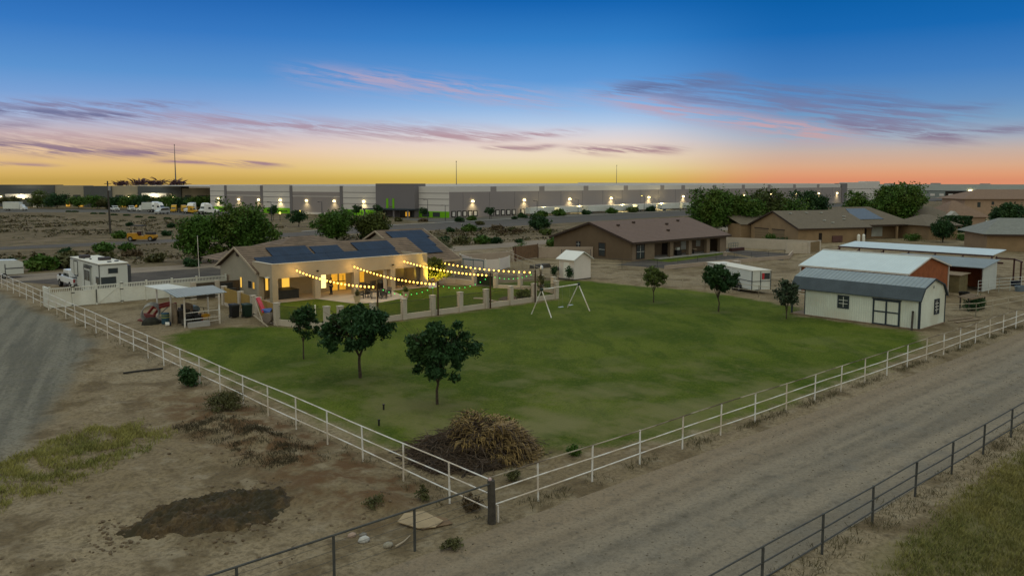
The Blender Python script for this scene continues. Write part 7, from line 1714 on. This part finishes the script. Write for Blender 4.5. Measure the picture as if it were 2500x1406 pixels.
for k, (x, y, s_) in enumerate(((107.7, 405.8, .9), (113.9, 400.2, 1.25), (120.2, 394.5, 1.3), (127.7, 387.8, 1.15))):
    t = root('palm_tree', (x, y, 0), ('low purple-brown palm crown at the left behind the office roof', 'broad purple-brown palm crown above the beige office wall', 'tallest purple-brown palm crown in the middle above the office', 'purple-brown palm crown at the right by the tall mast')[k], 'palm tree', 'dark palm crowns above the office roof')
    MB().path([(0, 0, 0), (.2, 0, 6), (0, 0, 9.5)], .35, 7, .22).build('trunk', BARK, t, local=True)
    rr = random.Random(k + 50); b = MB()
    for q in range(90):
        a = rr.uniform(0, 6.28); L = rr.uniform(1.6, 3.6) * s_; e = rr.uniform(0, 1.3) ; w = .36
        z0 = 9.2 + rr.uniform(0, 1.3) * s_; c_, s2 = math.cos(a), math.sin(a); x0, y0 = rr.uniform(-2.8, 2.8), rr.uniform(-2.8, 2.8)
        p1 = (x0 + c_ * L * .5, y0 + s2 * L * .5, z0 + L * .34 * e); p2 = (x0 + c_ * L, y0 + s2 * L, z0 + L * .55 * e - .2)
        b.extr([(x0, y0, z0 - .1), (p1[0] - s2 * w, p1[1] + c_ * w, p1[2]), p2, (p1[0] + s2 * w, p1[1] - c_ * w, p1[2])], (0, 0, .22))
    b.build('fronds', LEAF_P, t, local=True)
# ------------------------------------------------------------------ vehicles parked by the office
def semi(loc, rz, label, col, s_=1.0):
    p = root('truck_tractor', loc, label, 'truck', 'truck tractors parked by the office', rz)
    b = MB(); b.extr([(3.0, -1.1, .6), (3.05, -1.1, 1.5), (1.4, -1.1, 1.75), (1.0, -1.1, 2.5), (.3, -1.1, 3.5), (-1.4, -1.1, 3.7), (-1.5, -1.1, .9), (.9, -1.1, .6)], (0, 2.2, 0)); b.build('cab', col, p, local=True, bevel=.08)
    b = MB(); b.extr([(1.42, -.95, 1.8), (1.02, -.95, 2.5), (1.02, .95, 2.5), (1.42, .95, 1.8)], (.05, 0, .03)); b.build('windscreen', GLASS, p, local=True)
    for y in (-1.13, 1.10): b = MB(); b.extr([(.9, y, 1.8), (.6, y, 2.45), (-.1, y, 2.45), (-.1, y, 1.8)], (0, .03, 0)); b.build('side_window', GLASS, p, local=True)
    b = MB(); b.box(-4.2, -1.5, -.5, .5, .6, .9); b.box(-4.4, -4.1, -1.1, 1.1, .5, .8); b.build('chassis', BLACK, p, local=True)
    for x in (2.2, -2.5, -3.7):
        for y in (-.98, .98): wheel((x, y, .52), (0, 1, 0), .52, .35, p, local=True)
    p.scale = (s_,) * 3
YEL = mat('yellow_truck_paint', (.52, .30, .02), .4, .06)
for (x, y), rz, c_, lb in (((88.3, 301.0), -110, CARW, 'white truck tractor half hidden behind the white box, by the lit wall'), ((87.2, 293.0), -60, CARW, 'tall white truck tractor facing the field'), ((91.2, 289.5), -120, YEL, 'yellow truck tractor, the left one of two'), ((92.6, 282.8), -90, YEL, 'yellow truck tractor behind the silver van'), ((93.5, 278.5), -140, CARW, 'white truck tractor in front of the green tree'),
        ((92.0, 274.0), -50, YEL, 'yellow truck tractor with short hood, the right one'), ((95.0, 269.5), -130, CARW, 'blue-white truck tractor near the right end of the row'), ((94.5, 264.0), -35, CARW, 'large white truck tractor at the right end, above the big tree')):
    semi((x, y, 0), R(rz), lb, c_, 1.05 if c_ is CARW else .78)
def boxtruck(loc, rz, label, L=5.2):
    p = root('box_truck', loc, label, 'truck', None, rz)
    b = MB(); b.box(-L, .4, -1.2, 1.2, .8, 3.5); b.build('box', RVW, p, local=True)
    b = MB(); b.extr([(.5, -1.05, .5), (2.4, -1.05, .5), (2.4, -1.05, 1.3), (1.6, -1.05, 1.5), (1.2, -1.05, 2.4), (.5, -1.05, 2.5)], (0, 2.1, 0)); b.build('cab', CARW, p, local=True, bevel=.06)
    for x in (1.7, -L + 1.1):
        for y in (-1.0, 1.0): wheel((x, y, .42), (0, 1, 0), .42, .3, p, local=True)
boxtruck((52.4, 348.0, 0), R(-40), 'white box truck in front of the office canopy at the far left', 6.0)
boxtruck((85.6, 306.0, 0), R(150), 'white box body parked left of the truck tractors', 3.8)
pickup('pickup_truck', (78.2, 316, 0), R(-95), 'white pickup in front of the utility pole, left end of the parked row', 'pickup trucks', scale=1.15)
pickup('pickup_truck', (83.0, 312, 0), R(-100), 'white pickup second from the left in the parked row', 'pickup trucks', scale=1.15)
t = root('van', (82.6, 277.0, 0), 'silver van parked in front of the yellow truck tractors', 'van', None, R(-150))
b = MB(); b.extr([(-2.8, -1.0, .5), (2.8, -1.0, .5), (2.85, -1.0, 1.1), (1.9, -1.0, 1.4), (1.2, -1.0, 2.3), (-2.7, -1.0, 2.4)], (0, 2.0, 0)); b.build('body', mat('silver_paint', (.42, .44, .45), .35, .05, metal=.3), t, local=True, bevel=.08)
for y in (-1.03, 1.0): b = MB(); b.extr([(1.75, y, 1.4), (1.2, y, 2.1), (-2.3, y, 2.1), (-2.3, y, 1.4)], (0, .03, 0)); b.build('window', GLASS, t, local=True)
for x in (1.8, -1.8):
    for y in (-.9, .9): wheel((x, y, .38), (0, 1, 0), .38, .25, t, local=True)
t = root('school_bus', (117.4, 190.5, 0), 'yellow-tan bus parked in front of the entrance canopy', 'bus', None, R(-45))
t.name = 'parked_bus'
b = MB(); b.box(-1.6, 1.6, -.9, .9, .4, 2.0); b.build('body', mat('tan_yellow_paint', (.36, .26, .10), .5, .1), t, local=True, bevel=.1)
b = MB(); b.box(-1.4, 1.4, -.93, -.9, 1.25, 1.75); b.build('window', GLASS, t, local=True)
for x in (-1.0, 1.0): wheel((x, -.85, .35), (0, 1, 0), .35, .2, t, local=True)
# yellow compactor by the road
t = root('road_roller', (35.0, 147.6, 0), 'yellow pneumatic road roller with a black canopy standing by the asphalt road', 'road roller', None, R(-44))
b = MB(); b.extr([(-2.7, -.9, .7), (-2.3, -.9, .4), (2.4, -.9, .4), (2.8, -.9, .8), (2.7, -.9, 1.25), (.9, -.9, 1.3), (.7, -.9, 1.05), (-.6, -.9, 1.05), (-.8, -.9, 1.6), (-2.6, -.9, 1.6)], (0, 1.8, 0)); b.build('body', YELLOWM, t, local=True, bevel=.05)
b = MB(); b.box(-1.9, .5, -.85, .85, 3.0, 3.12); b.build('canopy', BLACK, t, local=True)
for x in (-1.8, .4):
    for y in (-.75, .75): b = MB(); b.tube((x, y, 1.2), (x, y, 3.0), .05, 6); b.build('canopy_post', BLACK, t, local=True)
b = MB(); b.box(-.9, -.3, -.35, .35, 1.1, 1.9); b.build('seat', STEELRED, t, local=True)
b = MB(); b.tube((.3, 0, 1.1), (.05, 0, 1.75), .04, 6); b.build('steering_column', BLACK, t, local=True)
b = MB(); b.box(1.0, 2.5, -.7, .7, 1.28, 1.75); b.build('engine_cover', mat('dark_engine', (.04, .035, .03), .7), t, local=True)
for x in (-2.0, 2.0):
    for k in range(4): wheel((x, -.72 + .48 * k, .5), (0, 1, 0), .5, .38, t, local=True)
# poles, masts, street lamps
for (x, y, h, lb) in ((157, 472, 33, 'tall lattice-thin radio mast behind the far office, the tallest of three'), (261.5, 337, 22.5, 'thin mast rising behind the near end of the long dock wall'), (442, 377, 23, 'thin mast rising behind the middle of the long dock wall')):
    t = root('mast', (x, y, 0), lb, 'mast', 'tall thin masts on the skyline')
    b = MB(); b.path([(0, 0, 0), (0, 0, h * .5), (0, 0, h)], .50 if h > 30 else .30, 6, .12); b.build('pole', mat('grey_mast', (.13, .14, .15), .7), t, local=True)
    b = MB(); b.cbox((0, 0, h * .97), (.3, .3, h * .03)); b.build('aerial', BLACK, t, local=True)
t = root('utility_pole', (36.5, 173.9, 0), 'dark timber utility pole standing in the field before the office', 'utility pole')
b = MB(); b.tube((36.5, 173.9, 0), (36.4, 173.9, 11.8), .24, 8, .15); b.build('pole', WOODD, t)
b = MB(); b.tube((36.65, 173.8, 9.7), (36.65, 173.8, 10.7), .28, 10); b.build('transformer', CHROME, t)
b = MB(); b.beam((35.9, 174.5, 11.2), (37.0, 173.3, 11.2), .1, .12); b.build('crossarm', WOODD, t)
lampdat = [(90.0, 206, 5.6, 'before the wide lime-green panel'), (100.6, 195, 5.6, 'before the grey wall left of the entrance'), (109.5, 187.5, 4.6, 'just left of the entrance canopy'), (122.5, 172.5, 6.3, 'in front of the white corner panels'), (128.5, 172.0, 4.6, 'at the corner of the dock wall'), (166.5, 172.5, 5.2, 'between the second and third dock-wall lamps'), (187.5, 174.0, 5.4, 'beside the fourth dock-wall lamp'), (221.5, 172.5, 6.2, 'with a glowing head before the dock wall')]
for k, (x, y, h, lb) in enumerate(lampdat):
    t = root('street_lamp', (x, y, 0), 'thin dark street lamp ' + lb, 'street lamp', 'street lamps along the warehouse')
    b = MB(); b.tube((0, 0, 0), (0, 0, h), .11, 6, .07); b.beam((0, 0, h), (-.7, .5, h + .05), .08, .08); b.build('pole', SHEDTRIM, t, local=True)
    b = MB(); b.cbox((-.75, .55, h - .05), (.5, .3, .14)); b.build('lamp_head', LAMPY if k == 7 else BLACK, t, local=True)
for k, (x, y, lb) in enumerate(((91.5, 203.5, 'small yellow bollard light before the wide lime-green panel'), (146.3, 172.0, 'small yellow bollard light above the round street tree at the docks'), (102.6, 212.5, 'small yellow bollard light at the left of the entrance'))):
    t = root('bollard_light', (x, y, 0), lb, 'light', 'small yellow yard lights')
    b = MB(); b.tube((0, 0, 0), (0, 0, 2.2), .07, 6); b.build('post', BLACK, t, local=True)
    b = MB(); b.ball((0, 0, 2.35), .3, 8, 6); b.build('globe', LAMPY, t, local=True)
t = root('monument_sign', (92.3, 163.3, 0), 'pale low concrete block by the road left of the two dark trees', 'sign block')
b = MB(); b.box(91.5, 94.0, 163.8, 164.3, 0, .9); b.build('block', CONC, t)
# low scrub too small and too many to count, over the open desert and the verge
r9 = np.random.default_rng(9); pts = []
while len(pts) < 4200:
    x, y = r9.uniform(-70, 135), r9.uniform(96, 300)
    if 136 < y < 170 or (y > 160 and x > 78) or (y > 235 and x > 50): continue
    if mnoise.noise((x * .035, y * .09, 2)) + .5 * mnoise.noise((x * .2, y * .2, 5)) > r9.uniform(-.25, .45): pts.append((x, y))
V = []
for x, y in pts:
    n = 7; s_ = r9.uniform(.18, .42); p = np.array([x, y, .1]) + r9.normal(size=(n, 3)) * np.array([s_, s_, .10]) * 1.3
    a = r9.normal(size=(n, 3)); a[:, 2] *= .6; a /= np.linalg.norm(a, axis=1, keepdims=True); b_ = r9.normal(size=(n, 3)); b_ -= (a * b_).sum(1, keepdims=True) * a; b_ /= np.linalg.norm(b_, axis=1, keepdims=True)
    V.append(np.stack([p - a * s_, p + b_ * s_ * .5, p + a * s_, p - b_ * s_ * .5], 1).reshape(-1, 3))
V = np.concatenate(V); me = bpy.data.meshes.new('desert_scrub'); me.from_pydata(V.tolist(), [], [tuple(range(4 * i, 4 * i + 4)) for i in range(len(V) // 4)]); me.materials.append(leafm('grey_olive_scrub', (.058, .054, .026), .5, c2=(.085, .064, .032)))
o = bpy.data.objects.new('desert_scrub', me); COL.objects.link(o); tag(o, 'low olive scrub speckling the open desert', None, None, 'stuff')
